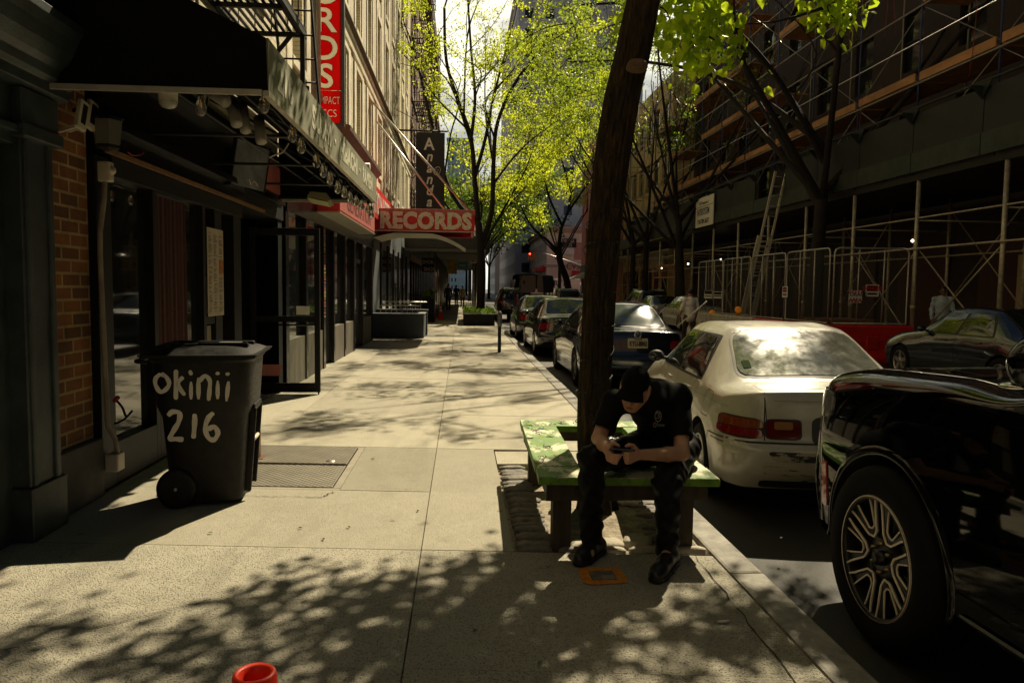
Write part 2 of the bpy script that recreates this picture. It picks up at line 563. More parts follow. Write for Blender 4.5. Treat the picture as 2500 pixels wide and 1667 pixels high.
# ================================================================ SETTING
# concrete with exposed stone chips
def concrete(name, base, dark, chip, chip_scale, chip_amt, bump=0.002, stain=0.35):
    m = bpy.data.materials.new(name); m.use_nodes = True
    t = m.node_tree; N = t.nodes; L = t.links; b = N['Principled BSDF']
    b.inputs['Roughness'].default_value = 0.8; b.inputs['Specular IOR Level'].default_value = 0.35
    g = N.new('ShaderNodeNewGeometry')
    def noise(s, d=8, r=0.65):
        n = N.new('ShaderNodeTexNoise'); n.inputs['Scale'].default_value = s; n.inputs['Detail'].default_value = d; n.inputs['Roughness'].default_value = r
        L.new(g.outputs['Position'], n.inputs['Vector']); return n.outputs['Fac']
    def rng(v, a, b_, c=0., d=1.):
        r = N.new('ShaderNodeMapRange'); L.new(v, r.inputs['Value'])
        for k, x in zip(('From Min', 'From Max', 'To Min', 'To Max'), (a, b_, c, d)): r.inputs[k].default_value = x
        return r.outputs[0]
    def mix(f, a, b_):
        x = N.new('ShaderNodeMix'); x.data_type = 'RGBA'; L.new(f, x.inputs['Factor'])
        for k, v in (('A', a), ('B', b_)):
            if isinstance(v, tuple): x.inputs[k].default_value = v + (1,)
            else: L.new(v, x.inputs[k])
        return x.outputs['Result']
    c = mix(rng(noise(1.1), 0.35, 0.7, 0, stain * 1.6), base, dark)
    c = mix(rng(noise(7.0), 0.45, 0.75, 0, 0.35), c, dark)
    vor = N.new('ShaderNodeTexVoronoi'); vor.inputs['Scale'].default_value = chip_scale; L.new(g.outputs['Position'], vor.inputs['Vector'])
    sepc = N.new('ShaderNodeSeparateColor'); L.new(vor.outputs['Color'], sepc.inputs[0])
    edge = rng(vor.outputs['Distance'], 0.25, 0.5, 1, 0)
    def chips(chan, lo, amt):
        mul = N.new('ShaderNodeMath'); mul.operation = 'MULTIPLY'
        L.new(edge, mul.inputs[0]); L.new(rng(sepc.outputs[chan], lo, lo + 0.04, 0, amt), mul.inputs[1]); return mul.outputs[0]
    c = mix(chips('Red', 0.72, chip_amt), c, chip)
    c = mix(chips('Green', 0.60, chip_amt), c, tuple(x * 0.28 for x in dark))
    isl = N.new('ShaderNodeVectorMath'); isl.operation = 'SCALE'; L.new(c, isl.inputs[0]); L.new(rng(g.outputs['Random Per Island'], 0, 1, 0.74, 1.10), isl.inputs['Scale']); c = isl.outputs[0]
    # long faint stains running with the street
    mp2 = N.new('ShaderNodeMapping'); mp2.inputs['Scale'].default_value = (2.2, .5, 1); L.new(g.outputs['Position'], mp2.inputs['Vector'])
    st = N.new('ShaderNodeTexNoise'); st.inputs['Scale'].default_value = 0.9; st.inputs['Detail'].default_value = 6; st.inputs['Distortion'].default_value = 1.2; L.new(mp2.outputs[0], st.inputs['Vector'])
    c = mix(rng(st.outputs['Fac'], 0.50, 0.72, 0, 0.5), c, tuple(x * 0.75 for x in dark))
    # chewing-gum spots
    v2 = N.new('ShaderNodeTexVoronoi'); v2.inputs['Scale'].default_value = 3.1; L.new(g.outputs['Position'], v2.inputs['Vector'])
    s2 = N.new('ShaderNodeSeparateColor'); L.new(v2.outputs['Color'], s2.inputs[0])
    gm = N.new('ShaderNodeMath'); gm.operation = 'MULTIPLY'; L.new(rng(v2.outputs['Distance'], 0.05, 0.075, 1, 0), gm.inputs[0]); L.new(rng(s2.outputs['Red'], 0.55, 0.56, 0, 0.6), gm.inputs[1])
    c = mix(gm.outputs[0], c, tuple(x * 0.35 for x in dark))
    L.new(c, b.inputs['Base Color'])
    bn = N.new('ShaderNodeBump'); bn.inputs['Distance'].default_value = bump
    ad = N.new('ShaderNodeMath'); ad.operation = 'ADD'; L.new(noise(160, 3), ad.inputs[0]); L.new(edge, ad.inputs[1])
    L.new(ad.outputs[0], bn.inputs['Height']); L.new(bn.outputs[0], b.inputs['Normal'])
    return m
M_conc = concrete('concrete_pavement', (0.50, 0.465, 0.36), (0.35, 0.325, 0.25), (0.6, 0.56, 0.46), 150, 0.42)
M_aggr = concrete('coarse_pavement', (0.48, 0.445, 0.35), (0.28, 0.265, 0.21), (0.64, 0.60, 0.50), 105, 0.8, 0.003)
M_curb = mat('curb_granite', (0.30, 0.285, 0.25), 0.8, var=0.3, vscale=9, bump=0.004, bscale=60, c2=(0.16, 0.15, 0.13), c2scale=3)
M_asph = mat('asphalt', (0.024, 0.023, 0.021), 0.62, var=0.4, vscale=70, bump=0.006, bscale=180, c2=(0.012, 0.012, 0.012), c2scale=1.6)
M_dirt = mat('dirt', (0.36, 0.31, 0.23), 0.95, var=0.35, vscale=30, bump=0.012, bscale=50, c2=(0.20, 0.165, 0.12), c2scale=9)
M_cobb = mat('cobble_granite', (0.15, 0.14, 0.125), 0.75, var=0.4, vscale=14, bump=0.01, bscale=30, c2=(0.24, 0.20, 0.15), c2scale=6)
M_cobl = mat('pale_stone', (0.40, 0.36, 0.28), 0.8, var=0.2, vscale=14, bump=0.006, bscale=40)

mb = MB(); mb.quad((-600, -300, -0.32), (600, -300, -0.32), (600, 1500, -0.32), (-600, 1500, -0.32))
struct(mb, 'ground', M_asph)
mb = MB(); mb.box(1.64, 10.86, -30, 420, -0.31, -0.14)
struct(mb, 'road', M_asph)

# left pavement: slabs with open joints
mb = MB()
JX = -0.22
ys = [-6.0, -4.2, -2.6, -1.0, 0.4, 1.55, 2.9, 4.26, 5.50, 7.02, 8.9, 10.82, 12.4, 14.0, 15.6, 17.2, 18.8, 20.4]
while ys[-1] < 96: ys.append(ys[-1] + 1.62)
def sl(x, y): return y - 0.09 * (x - JX)
g_ = 0.003
def slab(x0, x1, y0, y1, zt, mi):
    P = [(x0 + g_, sl(x0, y0) + g_), (x1 - g_, sl(x1, y0) + g_), (x1 - g_, sl(x1, y1) - g_), (x0 + g_, sl(x0, y1) - g_)]
    mb.prism(P, zt - 0.06, zt, 'z', mi)
for i in range(len(ys) - 1):
    y0, y1 = ys[i], ys[i + 1]
    mi = 1 if y1 <= 4.3 else 0
    hr = [random.uniform(-0.002, 0.002) for _ in range(4)]
    # left half, from the buildings to the long joint (the hatch sits in here)
    if 4.0 < y0 < 7.0:
        if y0 < 5:
            slab(-3.6, JX, y0, y1, hr[0], mi)
        else:
            slab(-0.90, JX, y0, y1, hr[0], mi); slab(-3.6, -2.08, y0, y1, hr[1], mi)
    else:
        slab(-3.6, -1.9, y0, y1, hr[1], mi) if y0 > 8 else None
        slab(-1.9 if y0 > 8 else -3.6, JX, y0, y1, hr[0], mi)
    if 4.0 < y0 < 6.0:
        slab(JX, 0.32, y0, y1, hr[2], mi)
    else:
        slab(JX, 1.46, y0, y1, hr[2], mi)
# concrete strip behind the tree pit
mb.box(0.325, 1.455, 6.38, 6.87, -0.06, 0.0, 0)
struct(mb, 'sidewalk', [M_conc, M_aggr])
mb = MB(); mb.box(-3.7, 1.62, -30, 97, -0.3, -0.075)
struct(mb, 'sidewalk_bed', mat('joint_dirt', (0.13, 0.115, 0.085), 1.0))
mb = MB(); y = -12.0
while y < 97:
    L_ = random.uniform(1.7, 2.3)
    dx = random.uniform(-0.006, 0.006)
    mb.box(1.47 + dx, 1.655 + dx, y, y + L_ - 0.008, -0.3, 0.0 + random.uniform(-0.004, 0.004))
    y += L_
o = struct(mb, 'curb', M_curb, bevel=0.018)
# cracks
M_crack = mat('crack', (.03, .027, .022), 1.0)
rgc = random.Random(77); mb = MB()
for P0, P1 in (((-1.75, 5.42), (-1.0, 5.36)), ((-1.0, 5.36), (-.93, 5.50)), ((0.32, 4.20), (1.47, 4.12)), ((1.30, 2.2), (1.36, 4.1)), ((-1.9, 3.1), (-1.2, 3.6)), ((-.22, 9.6), (.5, 9.9)), ((.5, 9.9), (1.4, 9.75)), ((-1.2, 12.8), (-.3, 13.3)), ((-.5, 2.1), (.1, 2.5)), ((1.34, 2.6), (1.47, 2.3))):
    n_ = 22; pts = []
    for i in range(n_ + 1):
        t = i / n_; pts.append((P0[0] + (P1[0] - P0[0]) * t + rgc.uniform(-.012, .012), P0[1] + (P1[1] - P0[1]) * t + rgc.uniform(-.012, .012)))
    for i in range(n_): 
        a = Vector((*pts[i], .0042)); b = Vector((*pts[i+1], .0042)); x = (b - a).cross(Vector((0, 0, 1))).normalized() * rgc.uniform(.0012, .004)
        mb.quad(a - x, a + x, b + x, b - x)
struct(mb, 'pavement_cracks', M_crack)
# tree pit
mb = MB(); n = 36
vs = []; fs = []
for i in range(n + 1):
    for j in range(n + 1):
        u = 0.32 + 1.15 * i / n; v = 4.2 + 2.2 * j / n
        r = math.hypot(u - 0.93, v - 4.95)
        vs.append((u, v, -0.045 + 0.055 * math.exp(-(r / 0.45) ** 2) + 0.008 * math.sin(9 * u + 3 * v) * math.cos(7 * v)))
for i in range(n):
    for j in range(n):
        a = i * (n + 1) + j; fs.append((a, a + n + 1, a + n + 2, a + 1))
mb.add(vs, fs, 0, True)
struct(mb, 'soil', M_dirt)
def stone(mb, cx, cy, lx, ly, z0, z1, ang=0, mi=0):
    k = 5; M_ = Matrix.Translation((cx, cy, 0)) @ Matrix.Rotation(ang, 4, 'Z')
    vs = []; fs = []
    ph = random.uniform(0, 9)
    for i in range(k + 1):
        for j in range(k + 1):
            u = -1 + 2 * i / k; v = -1 + 2 * j / k
            e = max(abs(u), abs(v)); z = z1 - (0.014 if e > 0.99 else 0.0) + random.uniform(-0.003, 0.003)
            sx = 1 - 0.10 * v ** 4; sy = 1 - 0.10 * u ** 4
            vs.append(M_ @ Vector((u * lx / 2 * sx, v * ly / 2 * sy, z)))
    for i in range(k):
        for j in range(k):
            a = i * (k + 1) + j; fs.append((a, a + k + 1, a + k + 2, a + 1))
    ring = [i * (k + 1) for i in range(k + 1)] + [k * (k + 1) + j for j in range(1, k + 1)] + [i * (k + 1) + k for i in range(k - 1, -1, -1)] + [j for j in range(k - 1, 0, -1)]
    b = len(vs)
    for q in ring: vs.append(Vector((vs[q][0], vs[q][1], z0)))
    for q in range(len(ring)):
        q2 = (q + 1) % len(ring); fs.append((ring[q2], ring[q], b + q, b + q2))
    mb.add(vs, fs, mi, True)
mb = MB()
for c, (x0, x1) in enumerate(((0.345, 0.60),)):
    y = 4.23
    while y < 6.3:
        ly = random.uniform(0.085, 0.15)
        w1 = random.uniform(0.22, 0.25)
        stone(mb, x0 + w1 / 2 + random.uniform(-.008, .008), y + ly / 2, w1, ly - 0.014, -0.1, random.uniform(-0.012, 0.008), random.uniform(-.04, .04), 0)
        y += ly
y = 4.42
while y < 6.3:
    ly = random.uniform(0.09, 0.13)
    stone(mb, 1.31 + random.uniform(-.01, .01), y + ly / 2, 0.25, ly - 0.016, -0.1, random.uniform(-0.02, 0.005), random.uniform(-.08, .08), 0)
    y += ly + 0.004
for i, (x, y, lx, ly, a, mi) in enumerate(((0.72, 4.32, .16, .13, .1, 1), (0.90, 4.36, .18, .15, .1, 1), (1.09, 4.40, .17, .16, -.35, 1), (1.10, 4.235, .2, .06, 0, 1), (0.88, 4.23, .2, .06, 0, 1), (1.32, 4.32, .2, .12, 0, 0), (1.35, 4.23, .22, .06, 0, 1), (0.66, 4.235, .16, .05, 0, 0), (0.71, 5.1, .12, .1, .5, 0), (0.66, 5.0, .08, .08, .9, 0), (0.74, 4.62, .14, .12, .3, 0))):
    stone(mb, x, y, lx, ly, -0.1, 0.012, a, mi)
struct(mb, 'cobblestone_paving', [M_cobb, M_cobl])

# right side pavement
mb = MB(); mb.box(11.02, 15.2, -30, 97, -0.3, -0.02); struct(mb, 'far_sidewalk', M_conc)
mb = MB(); mb.box(10.85, 11.01, -30, 97, -0.3, 0.0); struct(mb, 'far_curb', M_curb, bevel=0.015)
# cross street and the block beyond
mb = MB(); mb.box(-60, 80, 97.5, 98.0, -0.3, -0.135); mb.box(-3.7, 1.6, 112, 300, -0.3, 0.0); mb.box(10.85, 30, 112, 300, -0.3, 0.0)
struct(mb, 'pavement_beyond', M_conc)

# ================================================================ BUILDINGS
M_black = mat('black_paint', (0.010, 0.010, 0.011), 0.55, spec=.25, var=0.3, vscale=8)
M_blackg = mat('black_gloss', (0.007, 0.007, 0.008), 0.25, spec=.35, var=0.3, vscale=5)
M_teal = mat('teal_cast_iron', (0.038, 0.052, 0.054), 0.42, var=0.35, vscale=7, bump=0.002, bscale=60, c2=(0.025, 0.03, 0.03), c2scale=5)
M_brickd = brick_mat('old_brown_brick', (0.30, 0.11, 0.032), (0.11, 0.045, 0.02), (0.40, 0.28, 0.13), 0.23, 0.088, 0.010, var=0.5)
M_plinth = mat('grey_plinth', (0.12, 0.115, 0.10), 0.9, var=0.3, vscale=4, bump=0.003)
M_glass = mat('shop_glass', (0.012, 0.014, 0.014), 0.04, spec=0.9, coat=0.6)
M_winglass = mat('window_glass', (0.02, 0.024, 0.027), 0.06, spec=0.8)
M_wood = mat('brown_wood', (0.22, 0.11, 0.045), 0.6, var=0.3, vscale=12)
M_beige = brick_mat('beige_brick', (0.84, 0.75, 0.55), (0.72, 0.64, 0.46), (0.55, 0.48, 0.35), 0.21, 0.072, 0.008, var=0.22)
M_stone = mat('cream_limestone', (0.88, 0.81, 0.62), 0.85, var=0.2, vscale=3, bump=0.003, bscale=20, c2=(0.70, 0.62, 0.46), c2scale=0.8)
M_redb = brick_mat('red_brick', (0.24, 0.11, 0.075), (0.19, 0.085, 0.06), (0.25, 0.2, 0.16), 0.21, 0.072, 0.008)
M_buffb = brick_mat('buff_brick', (0.30, 0.20, 0.15), (0.34, 0.24, 0.18), (0.12, 0.1, 0.09), 0.26, 0.095, 0.012)
M_brownc = mat('brown_cornice', (0.13, 0.075, 0.05), 0.6, var=0.3, vscale=6)
M_red = mat('sign_red', (0.66, 0.014, 0.016), 0.45, var=0.12, vscale=3, c2=(0.5, 0.010, 0.012), c2scale=2)
M_redf = mat('faded_red', (0.48, 0.13, 0.11), 0.6, var=0.25, vscale=9, streak=(1, 1, 0.15))
M_white = mat('white_paint', (0.72, 0.70, 0.64), 0.5, var=0.08, vscale=6)
M_letter = mat('worn_cream_letters', (0.80, 0.73, 0.57), 0.7, c2=(0.40, 0.25, 0.17), c2scale=26, c2lo=0.55, c2hi=0.62)
M_canvas = mat('black_canvas', (0.008, 0.008, 0.008), 0.9, spec=0.1, var=0.2)
M_valance = mat('olive_canvas', (0.20, 0.20, 0.125), 0.8, var=0.18, vscale=2.5, c2=(0.13, 0.14, 0.055), c2scale=1.1, c2lo=0.55, c2hi=0.75)
M_vlet = mat('cream_canvas_letters', (0.56, 0.54, 0.41), 0.8, var=0.15, vscale=10)
M_steel = mat('galvanised_steel', (0.42, 0.41, 0.37), 0.38, metal=0.85, var=0.2, vscale=12)
M_alu = mat('aluminium_frame', (0.45, 0.41, 0.32), 0.45, metal=0.4, var=0.2, vscale=8)
M_iron = mat('black_iron', (0.014, 0.013, 0.012), 0.55, metal=0.2, var=0.3, vscale=20)
M_cream = mat('cream_plastic', (0.58, 0.52, 0.40), 0.5, var=0.12)

# --- restaurant building, nearest on the left
FX = -2.50
b1 = thing('restaurant_building', 'dark fronted building with teal corner pilaster, brick pier and black shopfront, nearest on the left', 'building', (FX, 4.0, 0))
mb = MB()
# solid core behind the front
mb.box(-9, -3.35, -44, 10.95, -0.02, 19)
mb.build('core_wall', M_black, b1)
mb = MB(); mb.box(-3.34, -2.62, 4.98, 10.9, 0.004, 0.02); mb.build('shop_floor', mat('dark_floor', (0.03, 0.028, 0.025), 0.5), b1)
# upper wall with windows
P1 = lambda u, v, d: (FX - d, u, v)
holes = []
for fy in (-11.5, -8.5, -5.5, -2.5, 0.5, 3.5, 6.1, 8.7):
    for fz in (5.0, 8.4, 11.8, 15.2): holes.append((fy, fy + 1.05, fz, fz + 1.9))
mb = MB(); holes_wall(mb, P1, -44, 10.95, 3.25, 19, holes, 0.25)
mb.quad((FX, 10.95, 3.25), (-9, 10.95, 3.25), (-9, 10.95, 19), (FX, 10.95, 19))
mb.build('wall', M_beige, b1)
for h in holes:
    if h[0] < 2.9: continue
    m_ = MB(); m_.box(FX - 0.24, FX - 0.16, h[0], h[0] + 0.05, h[2], h[3]); m_.box(FX - 0.24, FX - 0.16, h[1] - 0.05, h[1], h[2], h[3])
    m_.box(FX - 0.24, FX - 0.15, h[0] + 0.05, h[1] - 0.05, (h[2] + h[3]) / 2 - 0.03, (h[2] + h[3]) / 2 + 0.03)
    m_.box(FX - 0.24, FX + 0.06, h[0] - 0.08, h[1] + 0.08, h[2] - 0.1, h[2] + 0.004)
    wf = m_.build('window', M_stone, b1)
    MB().box(FX - 0.26, FX - 0.22, h[0], h[1], h[2], h[3]).build('pane', M_winglass, wf)
# corner entrance: teal pilaster, recess, entablature
mb = MB()
mb.box(-3.3, FX, 4.46, 4.80, 0.32, 2.5); mb.box(-3.3, FX + 0.02, 4.44, 4.82, 0.0, 0.32)
mb.box(-3.3, FX + 0.012, 4.72, 4.775, 0.32, 2.4); mb.box(-3.3, FX + 0.012, 4.485, 4.53, 0.32, 2.4)
mb.box(-3.3, FX + 0.05, 4.42, 4.84, 2.34, 2.42); mb.box(-3.3, FX + 0.03, 4.44, 4.82, 2.42, 2.62)
mb.build('pilaster', M_teal, b1, bevel=0.008)
mb = MB(); mb.box(-3.3, FX - 0.14, 1.0, 4.46, 0.0, 2.3); mb.box(-3.3, FX - 0.09, 3.3, 3.5, 0, 2.3); mb.box(-3.3, FX - 0.10, 4.30, 4.46, 0.0, 2.3)
mb.build('door_panel', M_teal, b1)
mb = MB(); mb.box(-3.3, FX - 0.03, -14, 4.46, 2.3, 2.62)
mb.box(-3.3, FX + 0.02, -14, 4.44, 2.36, 2.40)
prof = [(FX - 0.02, 2.62), (FX + 0.06, 2.64), (FX + 0.06, 2.70), (FX + 0.10, 2.72), (FX + 0.115, 2.77), (FX + 0.15, 2.80), (FX + 0.19, 2.86), (FX + 0.22, 2.93), (FX + 0.25, 2.98), (FX + 0.25, 3.03), (FX - 0.4, 3.12), (FX - 0.4, 2.62)]
mb.prism(prof, -14, 4.90, 'y')
mb.build('cornice', M_teal, b1, bevel=0.004)
MB().box(-3.3, FX + .03, -14, 4.68, 3.13, 5.2).build('wall_shade_cover', mat('painted_wall_shade', (.03, .022, .018), .9), b1)  # dark cover added over the sunlit wall, its colour standing in for shade
mb = MB(); mb.box(-3.3, FX - 0.10, 4.80, 5.42, 0.42, 3.25); mb.build('brick_pier', M_brickd, b1)
mb = MB(); mb.box(-3.3, FX - 0.05, 4.80, 5.46, 0, 0.42); mb.build('plinth', M_plinth, b1, bevel=0.01)
mb = MB(); mb.box(-3.3, FX, -44, 0.98, 0, 2.3); mb.build('side_wall', M_teal, b1)
# shopfront frame between pier and end wall
mb = MB()
sx = FX - 0.06
for y0, y1 in ((5.46, 5.68), (6.42, 6.50), (7.62, 7.70), (7.98, 8.20), (8.62, 8.9)):
    mb.box(sx - 0.14, sx, y0, y1, 0.03, 2.42)
mb.box(sx - 0.16, sx + 0.02, 5.66, 8.9, 2.30, 2.44)
mb.box(sx - 0.12, sx, 5.68, 6.42, 0.03, 0.34); mb.box(sx - 0.12, sx, 6.50, 7.98, 0.03, 0.5)
mb.box(sx - 0.12, sx - 0.01, 7.70, 7.98, 1.12, 1.20)
mb.box(sx - 0.5, sx + 0.02, 8.9, 10.9, 2.44, 3.25)
mb.box(sx - 0.3, sx + 0.0, 10.66, 10.9, 0.0, 2.44)
mb.build('shopfront_frame', M_black, b1, bevel=0.004)
mb = MB(); mb.box(sx - 0.2, sx + 0.05, 5.5, 8.9, 2.44, 3.25); mb.box(sx + 0.05, sx + 0.12, 5.5, 10.6, 2.62, 2.68); mb.box(sx + 0.05, sx + 0.16, 5.5, 10.6, 3.1, 3.2)
mb.build('fascia', M_blackg, b1)
mb = MB(); mb.box(sx + 0.05, sx + 0.075, 5.5, 9.7, 2.44, 2.475); mb.build('wood_trim', M_wood, b1)
mb = MB(); mb.box(sx + 0.052, sx + 0.09, 9.4, 10.9, 2.75, 3.1); mb.build('red_panel', M_redf, b1)
for y0, y1, z0, z1 in ((5.68, 6.42, 0.34, 2.30), (6.50, 7.62, 0.5, 2.30), (7.70, 7.98, 0.5, 1.12), (7.70, 7.98, 1.20, 2.30)):
    MB().box(sx - 0.08, sx - 0.065, y0, y1, z0, z1).build('shop_window', M_glass, b1)
# curtains behind and before the glass
mb = MB(); M_curt = mat('dark_red_curtain', (0.045, 0.006, 0.006), 0.8, var=0.4, vscale=20)
pts = []
def pleat(mb, x, y0, y1, z0, z1, amp, per, mi=0):
    n = int((y1 - y0) / per * 8); vs = []; fs = []
    for i in range(n + 1):
        y = y0 + (y1 - y0) * i / n; dx = amp * math.sin(2 * PI * (y - y0) / per) + amp * .4 * math.sin(5 + 3.3 * PI * (y - y0) / per)
        vs += [(x + dx, y, z0), (x + dx * .6, y, z1)]
    for i in range(n): fs.append((2*i, 2*i+2, 2*i+3, 2*i+1))
    mb.add(vs, fs, mi, True)
pleat(mb, sx - 0.055, 6.55, 7.3, 0.52, 2.28, 0.008, 0.09); mb.build('curtain', M_curt, b1)
mb = MB(); pleat(mb, sx - 0.05, 7.715, 7.965, 0.52, 1.10, 0.008, 0.07); pleat(mb, sx - 0.05, 7.715, 7.9, 1.22, 1.6, 0.008, 0.07)
mb.build('curtain', mat('cream_curtain', (0.34, 0.31, 0.24), 0.9, var=0.2), b1)

# glazed door standing open across the pavement
gd = thing('glass_door', 'tall black framed glass door standing open across the pavement behind the bin', 'door', (-2.9, 10.6, 0))
DY = 10.6
mb = MB()
for x0, x1, z0, z1 in ((-2.93, -2.85, 0.03, 2.32), (-2.05, -1.975, 0.03, 2.32), (-2.85, -2.05, 0.03, 0.16), (-2.85, -2.05, 2.22, 2.32), (-2.85, -2.05, 1.02, 1.10)):
    mb.box(x0, x1, DY - 0.025, DY + 0.025, z0, z1)
mb.tube([(-2.0, DY, 0.05), (-2.0, DY, 0.0)], 0.012)
mb.build('frame', M_black, gd, bevel=0.004)
Mdg = mat('clear_glass', (0.75, 0.78, 0.74), 0.02, trans=1.0, spec=0.6); Mdg.node_tree.nodes['Principled BSDF'].inputs['IOR'].default_value = 1.1
MB().box(-2.85, -2.05, DY - 0.004, DY + 0.004, 0.16, 1.02).build('pane', Mdg, gd)
MB().box(-2.85, -2.05, DY - 0.004, DY + 0.004, 1.10, 2.22).build('pane', Mdg, gd)
mb = MB(); mb.tube([(-2.6, DY - 0.06, 0.98), (-2.02, DY - 0.06, 0.98)], 0.013); mb.tube([(-2.6, DY - 0.06, .98), (-2.6, DY - 0.02, .98)], .01); mb.tube([(-2.02, DY - 0.06, .98), (-2.02, DY - 0.02, .98)], .01)
mb.build('push_bar', M_blackg, gd)
MB().box(-2.30, -2.12, DY - 0.012, DY - 0.006, 1.12, 1.24).build('sticker', M_white, gd)
MB().box(-2.80, -2.52, DY - 0.012, DY - 0.006, 0.26, 0.42).build('sticker', mat('pink_paper', (0.55, 0.2, 0.17), 0.7), gd)

# menu poster
mp_ = thing('menu_poster', 'long cream menu sheet taped to the dark shopfront post', 'poster', (sx, 8.1, 1.35))
MB().box(sx + 0.002, sx + 0.008, 7.72, 8.22, 1.20, 2.10).build('sheet', mat('menu_paper', (0.50, 0.42, 0.33), 0.8, var=0.15, vscale=9), mp_)
mb = MB(); random.seed(4)
for cy in (7.75, 7.91, 8.07):
    z = 2.06
    while z > 1.24:
        z -= random.choice((0.014, 0.014, 0.03))
        mb.box(sx + 0.009, sx + 0.010, cy, cy + random.uniform(0.05, 0.12), z, z + 0.006)
mb.build('printed_lines', mat('print_grey', (0.12, 0.1, 0.085), 0.8), mp_)
MB().box(sx + 0.009, sx + 0.011, 8.08, 8.20, 1.64, 1.78).build('picture', mat('orange_print', (0.35, 0.08, 0.02), 0.6, c2=(.5, .3, .08), c2scale=18), mp_)

# --- records building
FX2 = -2.70
b2 = thing('record_shop_building', 'sunlit cream and buff brick building with tall windows above the red record shop front', 'building', (FX2, 25, 0))
holes = []
wy = [12.2, 14.6, 17.0, 19.4, 21.8, 24.2, 26.6, 29.0, 31.4, 33.8, 36.2]
for y in wy:
    holes.append((y + .1, y + 0.85, 5.15, 6.95))
    for z in (8.0, 10.9, 13.8, 16.7): holes.append((y + .1, y + 0.85, z, z + 1.95))
mb = MB(); holes_wall(mb, lambda u, v, d: (FX2 - d, u, v), 10.96, 39, 3.9, 21, holes, 0.26)
mb.quad((FX2, 10.96, 3.2), (-9, 10.96, 3.2), (-9, 10.96, 21), (FX2, 10.96, 21)); mb.quad((-9, 39, 0), (FX2, 39, 0), (FX2, 39, 21), (-9, 39, 21))
mb.box(-9, FX2 - 0.9, 11, 38.9, 0, 20.5)
mb.build('wall', M_beige, b2)
mb = MB()
for y in wy:      # limestone piers between the windows
    mb.box(FX2, FX2 + 0.035, y - 0.42, y - 0.08, 4.4, 7.1); mb.box(FX2, FX2 + 0.035, y + 1.03, y + 1.37, 4.4, 7.1)
    mb.box(FX2, FX2 + 0.025, y - 0.30, y - 0.10, 7.65, 20.4); mb.box(FX2, FX2 + 0.025, y + 1.05, y + 1.25, 7.65, 20.4)
    for z in (8.0, 10.9, 13.8, 16.7):
        mb.box(FX2, FX2 + 0.04, y - 0.06, y + 1.01, z + 1.96, z + 2.2); mb.box(FX2, FX2 + 0.05, y - 0.06, y + 1.01, z - 0.14, z - 0.004)
    mb.box(FX2, FX2 + 0.04, y - 0.06, y + 1.01, 6.96, 7.1); mb.box(FX2, FX2 + 0.05, y - 0.06, y + 1.01, 5.0, 5.146)
mb.build('stone_trim', M_stone, b2, bevel=0.01)
mb = MB()
prof = [(FX2 - 0.02, 7.2), (FX2 + 0.05, 7.2), (FX2 + 0.06, 7.34), (FX2 + 0.10, 7.40), (FX2 + 0.10, 7.49), (FX2 - 0.02, 7.49)]
mb.prism(prof, 11, 39, 'y'); mb.build('cornice', M_stone, b2)
MB().prism([(FX2 - .02, 7.495), (FX2 + .14, 7.495), (FX2 + .17, 7.56), (FX2 + .17, 7.60), (FX2 - .02, 7.64)], 11, 39, 'y').build('cornice_cap', M_brownc, b2)
mb = MB()
prof = [(FX2 - 0.02, 4.35), (FX2 + 0.18, 4.35), (FX2 + 0.20, 4.5), (FX2 + 0.34, 4.62), (FX2 + 0.42, 4.70), (FX2 + 0.42, 4.80), (FX2 - 0.02, 4.9)]
mb.prism(prof, 15.6, 21.6, 'y'); mb.build('shop_cornice', M_brownc, b2)
for h in holes:
    m_ = MB(); a, b, c, d = h
    m_.box(FX2 - 0.25, FX2 - 0.19, a, a + 0.05, c, d); m_.box(FX2 - 0.25, FX2 - 0.19, b - 0.05, b, c, d); m_.box(FX2 - 0.25, FX2 - 0.185, a + .05, b - .05, (c + d) / 2 - 0.03, (c + d) / 2 + 0.03)
    wf = m_.build('window', M_stone, b2); MB().box(FX2 - 0.258, FX2 - 0.23, a, b, c, d).build('pane', M_winglass, wf)
# ground floor shopfront
sf = -2.52
mb = MB()
for y0, y1 in ((10.95, 11.15), (12.35, 12.5), (13.9, 14.1), (15.0, 15.12), (16.4, 16.55), (17.8, 18.0), (19.3, 19.45), (21.3, 21.6)):
    mb.box(sf - 0.16, sf, y0, y1, 0.0, 2.6)
mb.box(sf - 0.9, sf + 0.02, 10.97, 21.6, 2.6, 3.15)
mb.box(sf - 0.2, sf - 0.04, 18.0, 19.3, 2.1, 2.2)
mb.build('shopfront_frame', M_blackg, b2, bevel=0.004)
mb = MB()
for y0, y1 in ((11.15, 12.35), (12.5, 13.9), (15.12, 16.4), (16.55, 17.8), (19.45, 21.3)): mb.box(sf - 0.14, sf - 0.02, y0, y1, 0, 0.72)
each(mb, 'stall_riser', mat('grey_riser', (0.13, 0.115, 0.09), 0.6, var=0.4, vscale=5, streak=(1, 1, 0.2)), b2)
for y0, y1, z0 in ((11.15, 12.35, .72), (12.5, 13.9, .72), (14.1, 15.0, .05), (15.12, 16.4, .72), (16.55, 17.8, .72), (18.0, 19.3, .05), (19.45, 21.3, .72)):
    MB().box(sf - 0.10, sf - 0.085, y0, y1, z0, 2.6).build('shop_window', M_glass, b2)
# stickers on the post
for i in range(26):
    z = 0.95 + i * 0.062; c = random.choice(((.5, .45, .3), (.2, .17, .1), (.45, .4, .35), (.3, .12, .05), (.12, .15, .2), (.4, .1, .1), (.45, .38, .12)))
    MB().box(sf, sf + 0.004, 13.93 + random.uniform(-.01, .02), 14.05 + random.uniform(-.01, .03), z, z + random.uniform(0.03, 0.055)).build('sticker', mat('sticker_%d' % (i % 7), c, 0.6, c2=(.02, .02, .02), c2scale=60), b2)
